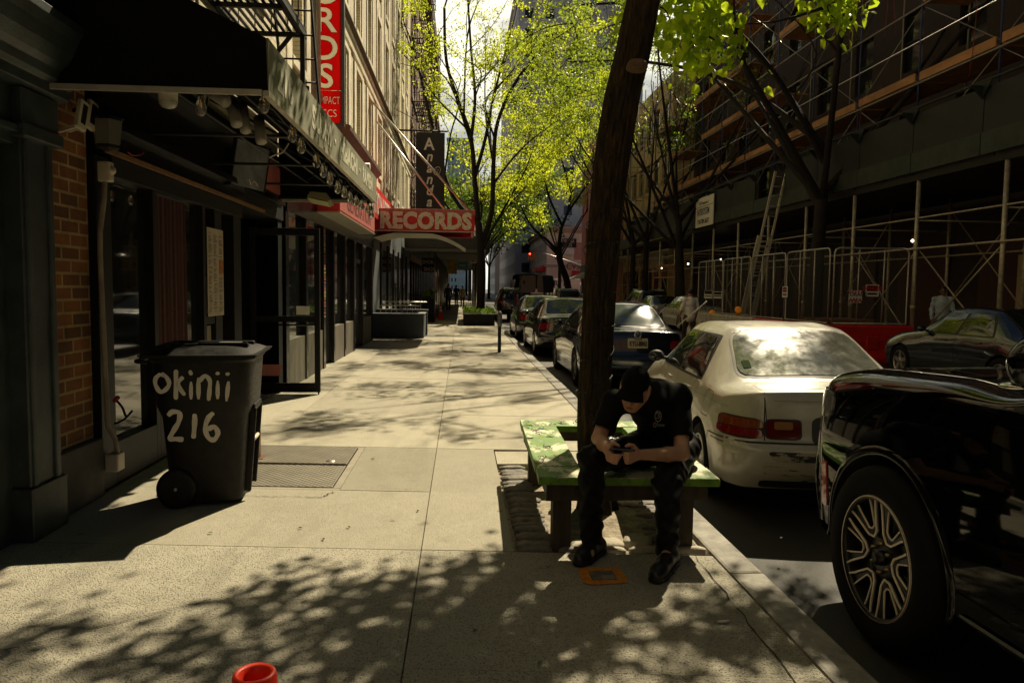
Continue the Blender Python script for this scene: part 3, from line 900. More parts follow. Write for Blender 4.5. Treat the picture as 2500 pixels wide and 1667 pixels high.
# red shop signs, fixed to the record shop
M_dred = mat('dark_red_letters', (0.12, 0.01, 0.012), 0.6)
s1 = thing('lower_fascia_sign', 'faded red box sign with dark red letters between the open door and the records canopy', 'sign', (-2.4, 14, 2.9))
MB().box(-2.52, -2.12, 13.2, 18.4, 2.82, 3.34).build('sign_box', M_red, s1)
MB().box(-2.118, -2.112, 13.22, 18.38, 2.85, 3.33).build('sign_face', M_redf, s1)
MB().box(-2.53, -2.105, 13.18, 18.42, 2.795, 2.817).build('sign_trim', M_alu, s1)
text_obj('GENERATION', 'letters', M_dred, s1, 0.5, (-2.11, 14.0, 2.93), (0, 1, 0), (0, 0, 1), 0.002, squash=1.15)
s2 = thing('upper_fascia_sign', 'bright red fascia board with tall white letters above the records canopy', 'sign', (-2.5, 17.2, 3.5))
MB().box(-2.66, -2.36, 17.2, 29.0, 3.42, 4.30).build('sign_board', M_red, s2)
text_obj('GENERATION RECORDS', 'letters', M_white, s2, 0.85, (-2.355, 17.5, 3.56), (0, 1, 0), (0, 0, 1), 0.006, squash=0.93, bold=0.015)
mb = MB(); mb.lathe([(0.001, 0), (0.09, 0.0), (0.09, 0.35), (0.001, 0.35)], 16, 0, Matrix.Translation((-2.42, 17.1, 4.2)) @ Matrix.Rotation(R(90), 4, 'Y'))
mb.build('roller', M_white, s2)
# vertical blade sign
BY = 14.6
s3 = thing('blade_sign', 'tall red vertical sign with white letters and grey frame hanging over the pavement', 'sign', (-2.6, BY, 5))
pL = at_y(752, 290, BY); pR = at_y(842, 300, BY)
x0, x1, zb = pL.x, pR.x, pR.z - 0.02
zt = zb + 4.4
mb = MB(); mb.box(x0 - .03, x0 + .03, BY - .07, BY + .07, zb, zt); mb.box(x1 - .06, x1, BY - .07, BY + .07, zb, zt); mb.box(x0, x1, BY - .07, BY + .07, zb - .07, zb); mb.box(x0, x1, BY - .07, BY + .07, zt, zt + .06)
mb.build('frame', mat('grey_metal', (0.07, 0.065, 0.07), 0.5, var=.2), s3, bevel=0.01)
M_tr = thin_mat('lit_through_red', (.6, .012, .014), (.75, .012, .014), .6); M_tw = thin_mat('lit_through_white', (.75, .72, .66), (.8, .75, .62), .6)
plate = MB().box(x0 + .03, x1 - .06, BY - .004, BY + .004, zb, zt).build('face', M_tr, s3)
mb = MB(); mb.box(FX2, x0, BY - .03, BY + .03, zb + .3, zb + .36); mb.box(FX2, x0, BY - .03, BY + .03, zb + 3.6, zb + 3.66); each(mb, 'bracket', M_iron, s3)
wid = x1 - .06 - x0 - .03; xc = (x0 + .03 + x1 - .06) / 2; 
def cut_curve(za, zb2):
    cu = bpy.data.curves.new('sign_cut', 'CURVE'); cu.dimensions = '2D'; cu.fill_mode = 'BOTH'; cu.resolution_u = 4
    sp = cu.splines.new('POLY'); sp.points.add(3); sp.use_cyclic_u = True
    for q, (x, y) in zip(sp.points, ((-wid / 2 - .01, za), (wid / 2 + .01, za), (wid / 2 + .01, zb2), (-wid / 2 - .01, zb2))): q.co = (x, y, 0, 1)
    return cu
def sign_text(cu, s_, size, z, sq, bd):
    # white letters, and the same outlines as openings of the red plate
    text_obj(s_, 'letter', M_tw, s3, size, (xc, BY + .001, zb + z), (1, 0, 0), (0, 0, 1), 0.003, align='CENTER', squash=sq, bold=bd)
    fc = bpy.data.curves.new('t', 'FONT'); fc.body = s_; fc.size = size; fc.align_x = 'CENTER'; fc.align_y = 'BOTTOM_BASELINE'; fc.resolution_u = 3
    to = bpy.data.objects.new('t', fc); col.objects.link(to); bpy.context.view_layer.update()
    c2 = to.to_curve(bpy.context.evaluated_depsgraph_get())
    for s0 in c2.splines:
        n_ = cu.splines.new('BEZIER'); n_.bezier_points.add(len(s0.bezier_points) - 1); n_.use_cyclic_u = True
        for p0, p1 in zip(s0.bezier_points, n_.bezier_points):
            T = lambda v: (v.x * sq, v.y + z, 0)
            p1.handle_left_type = p1.handle_right_type = 'FREE'; p1.co = T(p0.co); p1.handle_left = T(p0.handle_left); p1.handle_right = T(p0.handle_right)
    to.to_curve_clear(); bpy.data.objects.remove(to); bpy.data.curves.remove(fc)
def cut_mesh(cu, off):
    cu.extrude = .004; cu.offset = off
    co = bpy.data.objects.new('sign_cut', cu); col.objects.link(co); bpy.context.view_layer.update()
    nm = bpy.data.meshes.new_from_object(co.evaluated_get(bpy.context.evaluated_depsgraph_get()))
    bpy.data.objects.remove(co); bpy.data.curves.remove(cu)
    nm.transform(wmat(s3).inverted() @ Matrix.Translation((xc, BY, zb)) @ Matrix.Rotation(R(90), 4, 'X')); nm.materials.clear(); nm.materials.append(M_tr)
    return nm
cu = cut_curve(.60, zt - zb)
for k, ch in enumerate('SDROCER'): sign_text(cu, ch, .62, .67 + k * .515, 1.06, .022)
plate.data = cut_mesh(cu, -.014)
cu = cut_curve(0, .607)
sign_text(cu, 'DISCS', .20, .12, .80, .0); sign_text(cu, 'COMPACT', .20, .36, .56, .0)
lp_ = bpy.data.objects.new('face', cut_mesh(cu, 0)); col.objects.link(lp_); lp_.parent = s3

# records canopy over the pavement
CY0, CY1 = 21.6, 24.4
cL = at_y(886, 563, CY0).x; cR = at_y(1159, 563, CY0).x
cb = at_y(1020, 563, CY0).z; ct = at_y(1020, 522, CY0).z
cn = thing('records_canopy', 'red canopy with cream capital letters reaching across the pavement from the record shop', 'canopy', (cL, CY0, cb))
mb = MB(); mb.box(cL, cR, CY0, CY0 + 0.12, cb, ct); mb.box(cR - .1, cR, CY0 + .12, CY1, cb, ct); mb.box(cL, cR, CY1 - .1, CY1, cb, ct)
mb.build('fascia', M_red, cn, bevel=0.01)
mb = MB(); mb.box(cL, cR + .01, CY0 - .006, CY1, ct, ct + 0.14); mb.build('top_rail', M_redf, cn, bevel=0.01)
mb = MB(); mb.box(cL, cR + .01, CY0 - .01, CY0 + .04, cb - 0.03, cb - .001); mb.build('bottom_trim', M_alu, cn)
n = 14; vs = []; fs = []
for i in range(n + 1):
    t = i / n; x = cL + .25 + (cR - cL - .5) * t; z = cb - 0.42 + 0.42 * math.sin(PI * t) ** 0.7 if False else cb - 0.38 * abs(2 * t - 0.9) ** 2.2 * (1 if t > .45 else .6)
    vs += [(x, CY0 + 0.5, min(z, cb - .04)), (x, CY1 - 0.1, min(z, cb - .04))]
for i in range(n): fs.append((2*i, 2*i+2, 2*i+3, 2*i+1))
MB().add(vs, fs, 0, False).build('inner_ceiling', mat('ceiling_cream', (0.45, 0.41, 0.33), 0.8), cn)
tw = (cR - cL)
text_obj('RECORDS', 'letters', M_letter, cn, 0.62, (at_y(927, 557, CY0).x, CY0 - 0.012, cb + 0.075), (1, 0, 0), (0, 0, 1), 0.006, squash=0.91, spacing=1.06, bold=0.034)
mb = MB()
for px, py in ((1152, 520), (1085, 512)):
    a = at_y(px, py, CY0 + (0.3 if px > 1100 else 1.6)); mb.tube([a, (FX2 + .1, a.y, a.z + 3.1 if px > 1100 else a.z + 2.6)], 0.03, 6)
each(mb, 'tie_rod', M_steel, cn)

# --- tenement beyond with iron fire escapes
FX3 = -2.72
b3 = thing('tenement_building', 'red brick tenement with black fire escapes beyond the cream building', 'building', (FX3, 55, 0))
holes = []; wy3 = [40.2 + 2.3 * i for i in range(15)]
for y in wy3:
    for z in (5.0, 8.3, 11.6, 14.9, 18.2): holes.append((y, y + 0.95, z, z + 1.8))
mb = MB(); holes_wall(mb, lambda u, v, d: (FX3 - d, u, v), 39.02, 75, 3.8, 21.5, holes, 0.25)
mb.box(-9, FX3 - 0.9, 39.1, 75, 0, 21); mb.quad((-9, 75, 0), (FX3, 75, 0), (FX3, 75, 21.5), (-9, 75, 21.5))
mb.box(-3.6, FX3 + 0.1, 39.1, 75, 3.0, 3.9)
mb.build('wall', M_redb, b3)
for h in holes:
    a, b, c, d = h
    wf = MB().box(FX3 - .2, FX3 + .08, a - .06, b + .06, d, d + .2).box(FX3 - .2, FX3 + .1, a - .06, b + .06, c - .12, c - .004).build('window', M_stone, b3)
    MB().box(FX3 - 0.25, FX3 - 0.22, a, b, c, d).build('pane', M_winglass, wf)
mb = MB()
for k in range(16): mb.box(FX3 - .2, FX3, 39.2 + k * 2.3, 39.45 + k * 2.3, 0, 3.0)
mb.box(FX3 - .35, FX3 - .2, 39.2, 75, 0, 3.0); mb.build('shopfront', M_blackg, b3)
mb = MB(); mb.prism([(FX3, 21.0), (FX3 + .5, 21.2), (FX3 + .6, 21.9), (FX3, 22.0)], 39.02, 75, 'y'); mb.build('cornice', M_brownc, b3)

def fire_escape(name, label, X0, X1, y0, y1, levels, hgt, step, stair=True, slat=0.11, nx=None):
    fe = thing(name, label, 'fire escape', (X0, y0, levels[0]), group='fire escapes')
    for li, z in enumerate(levels):
        mb = MB(); x = X0 + 0.03
        while x < X1:
            mb.box(x, x + 0.035, y0, y1, z, z + 0.012); x += slat
        y = y0
        while y <= y1 + 0.01:
            mb.box(X0, X1, y - 0.02, y + 0.02, z - 0.05, z - 0.003); y += (y1 - y0) / max(2, round((y1 - y0) / 0.9))
        mb.box(X0 - .02, X0 + .02, y0, y1, z - 0.06, z + 0.03); mb.box(X1 - .02, X1 + .02, y0 - .05, y1 + .05, z - 0.06, z + 0.03)
        mb.build('platform', M_iron, fe)
        mb = MB()
        for h in (0.45, 0.95):
            mb.tube([(X0, y0, z + h), (X1, y0, z + h), (X1, y1, z + h), (X0, y1, z + h)], 0.014, 5)
        y = y0
        while y <= y1 + .01:
            mb.tube([(X1, y, z), (X1, y, z + 0.95)], 0.008, 4); y += step
        for k in range(4): mb.tube([(X0 + (X1 - X0) * k / 4, y0, z), (X0 + (X1 - X0) * k / 4, y0, z + .95)], .008, 4); mb.tube([(X0 + (X1 - X0) * k / 4, y1, z), (X0 + (X1 - X0) * k / 4, y1, z + .95)], .008, 4)
        mb.build('railing', M_iron, fe)
        mb = MB()
        for y in (y0 + .1, y1 - .1): mb.bar((X0, y, z - 0.8), (X1 - .1, y, z - 0.04), 0.03, 0.04)
        each(mb, 'bracket', M_iron, fe)
        if stair and li < len(levels) - 1:
            z2 = levels[li + 1]; mb = MB()
            for xx in (X0 + .32, X1 - .12): mb.bar((xx, y0 + .5, z), (xx, y1 - .6, z2), 0.02, 0.14)
            n = 11
            for k in range(1, n):
                t = k / n; mb.box(X0 + .32, X1 - .12, y0 + .5 + (y1 - y0 - 1.1) * t - .08, y0 + .5 + (y1 - y0 - 1.1) * t + .08, z + (z2 - z) * t, z + (z2 - z) * t + .015)
            mb.build('stair', M_iron, fe)
    return fe
fe = fire_escape('fire_escape', 'black iron fire escape with drop ladder close above the striped awning', FX, FX + .72, 4.5, 8.7, (4.35, 7.5, 10.9), 1, 0.30, slat=0.075)
mb = MB()
for xx in (FX + .45, FX + .85): mb.bar((xx, 8.9, 3.55), (xx, 8.1, 5.4), 0.02, 0.06)
for k in range(8): mb.tube([(FX + .45, 8.9 - k * .1, 3.6 + k * .23), (FX + .85, 8.9 - k * .1, 3.6 + k * .23)], 0.011, 5)
mb.bar((FX + .72, 8.6, 4.3), (FX + .72, 8.6, 3.5), .03, .05); mb.bar((FX + .2, 8.65, 3.72), (FX + .78, 8.65, 3.72), .04, .06)
mb.build('drop_ladder', M_iron, fe)
fire_escape('fire_escape', 'black iron fire escape on the red tenement directly above the hanging banner', FX3, FX3 + 1.05, 41, 46, (4.9, 8.2, 11.5, 14.8, 18.1), 1, 0.3)
fire_escape('fire_escape', 'black iron fire escape on the red tenement farthest down the pavement', FX3, FX3 + 1.05, 52, 57, (4.9, 8.2, 11.5, 14.8, 18.1), 1, 0.4)

# --- scaffolded building on the right
b4 = thing('scaffolded_building', 'dark brick building wrapped in scaffolding along the right side', 'building', (15, 20, 0))
holes = []
for y in [-12 + 3.0 * i for i in range(20)]:
    for z in (5.6, 9.0, 12.4): holes.append((y, y + 1.2, z, z + 2.0))
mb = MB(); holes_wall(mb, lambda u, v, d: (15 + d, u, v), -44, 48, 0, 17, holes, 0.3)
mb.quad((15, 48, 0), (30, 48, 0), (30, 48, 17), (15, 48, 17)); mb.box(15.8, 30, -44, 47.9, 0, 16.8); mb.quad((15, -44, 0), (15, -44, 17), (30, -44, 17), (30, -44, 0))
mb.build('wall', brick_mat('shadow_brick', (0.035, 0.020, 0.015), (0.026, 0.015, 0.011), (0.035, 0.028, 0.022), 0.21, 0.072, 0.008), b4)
for h in holes:
    a, b, c, d = h
    wf = MB().box(15.1, 15.2, a, a + .06, c, d).box(15.1, 15.2, b - .06, b, c, d).box(15.1, 15.22, a + .06, b - .06, (c + d) / 2 - .03, (c + d) / 2 + .03).build('window', M_black, b4)
    MB().box(15.2, 15.24, a, b, c, d).build('pane', M_winglass, wf)
mb = MB()
for y in [-10 + 4.0 * i for i in range(14)]: mb.box(14.9, 14.995, y, y + 2.6, 0.0, 3.0)
mb.build('boarding', mat('dark_red_boards', (0.045, 0.012, 0.01), 0.6, var=.3), b4)
mb = MB(); mb.box(14.82, 14.89, 16.2, 19.0, 0.0, 2.6); mb.build('plywood_hoarding', mat('plywood', (0.42, 0.33, 0.21), 0.8, var=0.15, vscale=4, streak=(1, 6, 1)), b4)
mb = MB()
for k in range(3):
    for j in range(3): mb.box(14.805, 14.815, 16.4 + k * .9, 16.75 + k * .9, 0.5 + j * .7, 0.8 + j * .7)
mb.build('notice', mat('notice_paper', (0.5, 0.46, 0.38), 0.8, c2=(.2, .18, .15), c2scale=30), b4)

# --- buildings further down on the right
M_yel = mat('ochre_render', (0.66, 0.50, 0.22), 0.8, var=0.15, vscale=1.5)
b5 = thing('ochre_shop_building', 'low ochre building behind a sidewalk shed at the far right end of the scaffolding', 'building', (13, 55, 0))
holes = [(49 + 2.2 * i, 50.3 + 2.2 * i, 5.2, 7.4) for i in range(6)] + [(49 + 2.2 * i, 50.3 + 2.2 * i, z, z + 2) for i in range(6) for z in (8.6, 12)]
mb = MB(); holes_wall(mb, lambda u, v, d: (13.5 + d, u, v), 48.02, 62, 0, 15.6, holes, 0.2); mb.quad((13.5, 48.02, 0), (13.5, 48.02, 15.6), (28, 48.02, 15.6), (28, 48.02, 0)); mb.box(13.9, 28, 48.1, 62, 0, 15.5)
mb.build('wall', M_yel, b5)
for h in holes: MB().box(13.65, 13.69, *h[:4]).build('window', M_winglass, b5)
mb = MB()
for i in range(7): mb.box(13.40, 13.49, 48.3 + 2.0 * i, 49.3 + 2.0 * i, 0.2, 3.0)
mb.build('shop_window', M_glass, b5)
sg = thing('shop_name_board', 'long cream board with spaced dark letters under the far sidewalk shed', 'sign', (13.3, 52, 3))
MB().box(13.25, 13.33, 48.4, 57.5, 3.15, 3.95).build('board', mat('cream_board', (0.80, 0.70, 0.45), 0.7), sg)
text_obj('INDEPENDENT', 'letters', M_black, sg, 0.62, (13.24, 57.2, 3.33), (0, -1, 0), (0, 0, 1), 0.004, spacing=1.55, squash=0.95)
M_pink = mat('pink_render', (0.62, 0.24, 0.25), 0.85, var=0.15, vscale=1.2)
b6 = thing('pink_building', 'pink painted building with dark shopfront and pale green awning right of centre', 'building', (12.4, 70, 0))
holes = [(63 + 2.6 * i, 64.1 + 2.6 * i, z, z + 2.0) for i in range(5) for z in (5.6, 9.2, 12.8)]
mb = MB(); holes_wall(mb, lambda u, v, d: (12.4 + d, u, v), 62.02, 77, 4.0, 16.5, holes, 0.2); mb.quad((12.4, 62.02, 0), (12.4, 62.02, 16.5), (28, 62.02, 16.5), (28, 62.02, 0)); mb.box(12.7, 28, 62.1, 77, 0, 16)
mb.build('wall', M_pink, b6)
for h in holes:
    wf = MB().box(12.38, 12.6, h[0] - .1, h[1] + .1, h[2] - .15, h[2] - .01).box(12.36, 12.6, h[0] - .1, h[1] + .1, h[3] + .01, h[3] + .25).build('window', M_pink, b6)
    MB().box(12.55, 12.59, *h[:4]).build('pane', M_winglass, wf)
mb = MB(); mb.box(12.3, 12.69, 62.1, 77, 3.2, 4.0); mb.build('shop_fascia', mat('slate_blue_paint', (0.06, 0.08, 0.085), 0.6), b6)
mb = MB(); mb.box(12.45, 12.69, 62.1, 77, 0, 3.2); mb.build('shopfront', M_glass, b6)
mb = MB(); mb.prism([(12.3, 3.3), (12.3, 3.2), (11.0, 2.55), (11.0, 2.65)], 66, 76, 'y'); mb.build('awning', mat('pale_green_canvas', (0.42, 0.45, 0.33), 0.8), b6)

# --- corner building with the pharmacy
M_ltan = mat('tan_stone', (0.85, 0.76, 0.60), 0.8, var=0.12, vscale=0.8)
YB = 112.0
b7 = thing('corner_pharmacy_building', 'pale stone corner building with cornice, black marquee sign and red awnings at the crossing', 'building', (11.5, YB, 0))
XB = at_y(1335, 600, YB).x; XE = XB + 16; ZT = at_y(1400, 556, YB).z
holes = [(XB + 1.2 + 2.9 * i, XB + 2.5 + 2.9 * i, 6.0, 8.6) for i in range(5)]
holes2 = [(YB + 1.5 + 2.9 * i, YB + 2.8 + 2.9 * i, 6.0, 8.6) for i in range(9)]
mb = MB(); holes_wall(mb, lambda u, v, d: (u, YB + d, v), XB, XE, 0, ZT, holes, 0.3); holes_wall(mb, lambda u, v, d: (XB + d, u, v), YB, YB + 28, 0, ZT, holes2, 0.3)
mb.box(XB + .4, XE, YB + .4, YB + 28, 0, ZT - .1); mb.build('wall', M_ltan, b7)
for h in holes: MB().box(h[0], h[1], YB + .25, YB + .3, h[2], h[3]).build('window', M_winglass, b7)
for h in holes2: MB().box(XB + .25, XB + .3, *h[:4]).build('window', M_winglass, b7)
mb = MB(); mb.box(XB - .7, XE, YB - .7, YB + 28, ZT - .3, ZT + .2); mb.box(XB - .4, XE, YB - .4, YB + 28, ZT - .8, ZT - .3)
mb.box(XB - .25, XE, YB - .25, YB + 28, 4.9, 5.25)
k = XB
while k < XE: mb.box(k, k + .25, YB - .6, YB - .4, ZT - .6, ZT - .3); k += .55
mb.build('cornice', mat('brown_stone_trim', (0.5, 0.42, 0.32), 0.8), b7)
c0 = at_y(1382, 658, YB - .3)
text_obj('CVS', 'pharmacy_letters', mat('dark_crimson', (0.22, 0.008, 0.018), 0.5), b7, 1.45, (c0.x, YB - .32, c0.z), (1, 0, 0), (0, 0, 1), 0.06, squash=0.82)
a0 = at_y(1398, 660, YB - 1); a1 = at_y(1424, 685, YB - 1)
mb = MB(); mb.prism([(YB - .2, a0.z), (YB - 1.3, a1.z + .6), (YB - 1.3, a1.z), (YB - .2, a1.z)], a0.x, a1.x + 2, 'x'); mb.build('awning', mat('awning_red', (0.75, 0.03, 0.04), 0.7), b7)
for i in range(3):
    mb = MB(); y = YB + 1.2 + 4.2 * i; mb.prism([(XB, 5.3), (XB - 1.0, 4.7), (XB - 1.0, 4.3), (XB, 4.3)], y, y + 2.8, 'y'); mb.build('awning', _mats['awning_red'], b7)
vg = thing('marquee_sign', 'black two line marquee sign with white panel on the pale corner building', 'sign', (16, YB - 1, 6))
g0 = at_y(1373, 604, YB - .6); g1 = at_y(1407, 583, YB - .6)
MB().box(g0.x, g1.x, YB - .8, YB - .35, g0.z, g1.z).build('board', M_black, vg)
g2 = at_y(1372, 621, YB - .6)
MB().box(g0.x, g1.x - .3, YB - .75, YB - .35, g2.z, g0.z - .06).build('white_panel', M_white, vg)
text_obj('VILLAGE', 'letters', M_letter, vg, 0.72, (g0.x + .1, YB - .82, g0.z + .72), (1, 0, 0), (0, 0, 1), 0.01, squash=.62)
text_obj('GATE', 'letters', M_letter, vg, 0.72, (g0.x + .3, YB - .82, g0.z + .08), (1, 0, 0), (0, 0, 1), 0.01, squash=.62)

# --- far blocks
def block(name, label, mname, c, x0, x1, y0, y1, h, nw=6, nf=8, face='-y', wcol=None, left=True):
    b = thing(name, label, 'building', (x0, y0, 0))
    m = mat(mname, c, 0.85, var=0.12, vscale=0.5)
    hs = []; fl = h / nf
    for i in range(nw):
        for j in range(nf):
            ww = (x1 - x0) / nw; hs.append((x0 + ww * (i + .3), x0 + ww * (i + .7), fl * (j + .3), fl * (j + .8)))
    mb = MB(); holes_wall(mb, lambda u, v, d: (u, y0 + d, v), x0, x1, 0, h, hs, .3)
    nd = max(2, int((y1 - y0) / 3.2)); h2 = []
    for i in range(nd):
        for j in range(nf):
            ww = (y1 - y0) / nd; h2.append((y0 + ww * (i + .3), y0 + ww * (i + .7), fl * (j + .3), fl * (j + .8)))
    xs, sg_ = (x0, 1) if left else (x1, -1)
    holes_wall(mb, lambda u, v, d: (xs + sg_ * d, u, v), y0, y1, 0, h, h2, .3)
    mb.box(x0 + .4, x1 - .4, y0 + .4, y1, 0, h - .05); mb.box(x0 - .4, x1 + .4, y0 - .4, y1, h, h + .6)
    mb.build('wall', m, b)
    for q in hs[:45]: MB().box(q[0], q[1], y0 + .25, y0 + .3, q[2], q[3]).build('window', M_winglass, b)
    for q in h2[:50]: MB().box(xs + sg_ * .25 - .02, xs + sg_ * .25 + .02, *q).build('window', M_winglass, b)
    return b
block('apartment_block', 'tall grey apartment block rising behind the yellow green trees', 'far_grey_stone', (0.84, 0.80, 0.74), 10.2, 34, 142, 200, 58, 6, 16)
block('apartment_block', 'pale slim apartment block beyond the crossing left of the pharmacy corner', 'far_pale_stone', (0.85, 0.82, 0.75), 9.2, 30, 205, 260, 34, 5, 10)
block('tower_block', 'distant blue glass tower rising between banner and nearest street tree', 'far_blue_glass', (0.40, 0.56, 0.66), -6.5, 4.5, 330, 350, 66, 7, 20)
block('brick_block', 'dark brick block closing the left side beyond the crossing', 'far_red_brick', (0.16, 0.08, 0.06), -26, -3.0, 116, 190, 19, 6, 5, left=False)
block('corner_tenement', 'brown brick corner building at the end of the left pavement', 'far_brown_brick', (0.17, 0.09, 0.06), -26, -2.8, 75.5, 96, 18, 6, 5, left=False)
block('added_rear_block', 'added brown brick block, unseen behind the camera, darkening car window reflections', 'mirrored_brown_brick', (0.12, 0.07, 0.05), -30, 46, -95, -78, 24, 8, 5)  # unseen block added to darken the sky mirrored in car windows

# ================================================================ TREES
M_bark = mat('dark_bark', (0.040, 0.029, 0.017), 0.95, var=0.5, vscale=9, bump=0.05, bscale=8, streak=(5, 5, 1.0), c2=(0.085, 0.055, 0.026), c2scale=4, spec=.2)
M_bark2 = mat('branch_bark', (0.016, 0.012, 0.009), 0.95, var=0.4, vscale=3)
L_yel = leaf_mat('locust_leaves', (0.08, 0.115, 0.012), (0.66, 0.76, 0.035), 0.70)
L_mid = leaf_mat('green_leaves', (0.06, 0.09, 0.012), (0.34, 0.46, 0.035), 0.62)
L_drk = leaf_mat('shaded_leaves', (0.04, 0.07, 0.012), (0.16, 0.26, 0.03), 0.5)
L_near = leaf_mat('broad_leaves', (0.07, 0.11, 0.012), (0.62, 0.80, 0.035), 0.66, 0.32)

def add_leaves(V, F, P, size, rng, heart=False, droop=0.3):
    """append leaves at points P (n,3); heart: folded six-point leaves, else small diamonds"""
    n = len(P)
    ax = rng.normal(size=(n, 3)); ax[:, 2] -= droop * 2; ax /= np.linalg.norm(ax, axis=1)[:, None]
    sd = np.cross(ax, rng.normal(size=(n, 3))); sd /= np.linalg.norm(sd, axis=1)[:, None]
    nm = np.cross(ax, sd)
    s = size * rng.uniform(0.6, 1.25, n)[:, None]
    b = sum(len(v) for v in V)
    if heart:
        tpl = [(0, 0, 0), (0.12, 0.36, .10), (0.45, 0.40, .12), (0.75, .2, .05), (1.05, 0, -.06), (0.75, -.2, .05), (0.45, -.40, .12), (0.12, -.36, .10)]
        fs = [(0, 1, 2, 3, 4), (0, 4, 5, 6, 7)]
    else:
        tpl = [(0, 0, 0), (0.5, 0.30, .05), (1.0, 0, 0), (0.5, -.30, .05)]
        fs = [(0, 1, 2, 3)]
    k = len(tpl)
    pts = np.stack([P + s * (a * ax + c * sd + e * nm) for a, c, e in tpl], 1).reshape(-1, 3)
    V.append(pts)
    base = b + np.arange(n) * k
    for f in fs: F.append(np.stack([base + i for i in f], 1))

def leaf_mesh(name, V, F, m, parent):
    V = np.concatenate(V)
    inv = np.array(wmat(parent).inverted()); V = V @ inv[:3, :3].T + inv[:3, 3]
    me = bpy.data.meshes.new(name)
    li = np.concatenate([f.ravel() for f in F]).astype(np.int32)
    tot = np.concatenate([np.full(len(f), f.shape[1]) for f in F]).astype(np.int32)
    st = np.concatenate([[0], np.cumsum(tot)[:-1]]).astype(np.int32)
    me.vertices.add(len(V)); me.vertices.foreach_set('co', V.astype(np.float32).ravel())
    me.loops.add(len(li)); me.loops.foreach_set('vertex_index', li)
    me.polygons.add(len(tot)); me.polygons.foreach_set('loop_start', st)
    me.materials.append(m); me.update(calc_edges=True); me.validate()
    o = bpy.data.objects.new(name, me); col.objects.link(o); o.parent = parent
    return o

def curve_pts(pts, k=5):
    P = [np.array(p, float) for p in pts]; out = []
    for i in range(len(P) - 1):
        p0 = P[max(i - 1, 0)]; p1 = P[i]; p2 = P[i + 1]; p3 = P[min(i + 2, len(P) - 1)]
        for j in range(k):
            t = j / k
            out.append(0.5 * (2 * p1 + (p2 - p0) * t + (2 * p0 - 5 * p1 + 4 * p2 - p3) * t * t + (3 * p1 - p0 - 3 * p2 + p3) * t ** 3))
    out.append(P[-1]); return out

class Tree:
    def __init__(s, seed, sides=7):
        s.rng = np.random.default_rng(seed); s.mb = MB(); s.tips = []; s.sides = sides
    def limb(s, pts, r0, r1, depth=0, maxd=3, spread=0.7, kids_=4, lratio=0.62, up=0.25, curve=True, L=None):
        P = curve_pts(pts) if curve else [np.array(p) for p in pts]
        n = len(P); rs = [r0 + (r1 - r0) * (i / (n - 1)) ** 0.8 for i in range(n)]
        s.mb.tube([Vector(p) for p in P], rs, max(3, s.sides - 2 * depth), 0, caps=(depth == 0))
        tot = sum(np.linalg.norm(P[i+1] - P[i]) for i in range(n - 1)) if L is None else L
        if depth >= maxd:
            for i in range(1, n): s.tips.append(P[i])
            return
        for c in range(kids_ if depth else kids_ + 1):
            f = s.rng.uniform(0.35, 1.0) if c else 1.0
            i = min(n - 1, max(1, int(f * (n - 1))))
            d = P[i] - P[i-1]; d /= np.linalg.norm(d) + 1e-9
            rv = s.rng.normal(size=3); rv -= rv @ d * d; rv /= np.linalg.norm(rv) + 1e-9
            sp = spread * s.rng.uniform(0.5, 1.3) if c else spread * .4
            q = d + rv * sp + np.array([0, 0, up * s.rng.uniform(0, 1.4)]); q /= np.linalg.norm(q)
            ll = tot * lratio * s.rng.uniform(0.6, 1.2)
            m = P[i] + q * ll * 0.5 + s.rng.normal(size=3) * ll * 0.08
            e = P[i] + q * ll + s.rng.normal(size=3) * ll * 0.14 + np.array([0, 0, -0.05 * ll])
            rr = max(rs[i] * (0.66 if c else 0.85), .009)
            s.limb([P[i], m, e], rr, rr * 0.4, depth + 1, maxd, spread, kids_, lratio, up, True)
    def leaves(s, n, size, sc_, m, parent, heart=False, cull=None, name='crown'):
        T = np.array(s.tips)
        if cull is not None: T = T[cull(T)]
        n //= 9; idx = s.rng.integers(0, len(T), n)
        # uneven crowns: some tips carry many leaves, some few
        w_ = s.rng.uniform(0, 1, len(T)) ** 2.8; keep = s.rng.uniform(0, 1, n) < w_[idx] * 1.6
        idx = idx[keep]
        off = s.rng.normal(size=(len(idx), 3)) * sc_ * 1.15; off[:, 2] *= 0.6
        c = np.repeat(T[idx] + off, 9, 0); o2 = s.rng.normal(size=c.shape) * size * 1.15; o2[:, 2] *= 0.45    # sprays of leaflets
        V = []; F = []
        add_leaves(V, F, c + o2, size, s.rng, heart)
        return leaf_mesh(name, V, F, m, parent)

GT = 'street trees along both kerbs'
# tree in the planter, left row
def pix_tree(name, label, seed, Y, limbs, r0, leafm, nl, lsz, lsc, maxd=3, dy=1.6, kids_=4, base=None):
    b = at_y(base[0], base[1], Y)
    t = thing(name, label, 'tree', (b.x, Y, 0), group=GT)
    T = Tree(seed)
    rg = random.Random(seed)
    for k, (pts, ra, rb, dep) in enumerate(limbs):
        sy = rg.uniform(-dy, dy) if k else 0
        P = []
        for i, (px, py) in enumerate(pts):
            f = i / (len(pts) - 1)
            P.append(tuple(at_y(px, py, Y + sy * f * (1 if k else 0))))
        if k == 0: P[0] = (P[0][0], P[0][1], -0.1)
        if dep is None:
            T.mb.tube([Vector(p) for p in curve_pts(P)], [ra + (rb - ra) * i / (5 * (len(P) - 1)) for i in range(5 * (len(P) - 1) + 1)], 10)
        else:
            T.limb(P, ra, rb, dep, maxd, 0.75, kids_, 0.5)
    T.mb.build('trunk', M_bark2, t)
    T.leaves(nl, lsz, lsc, leafm, t)
    return t
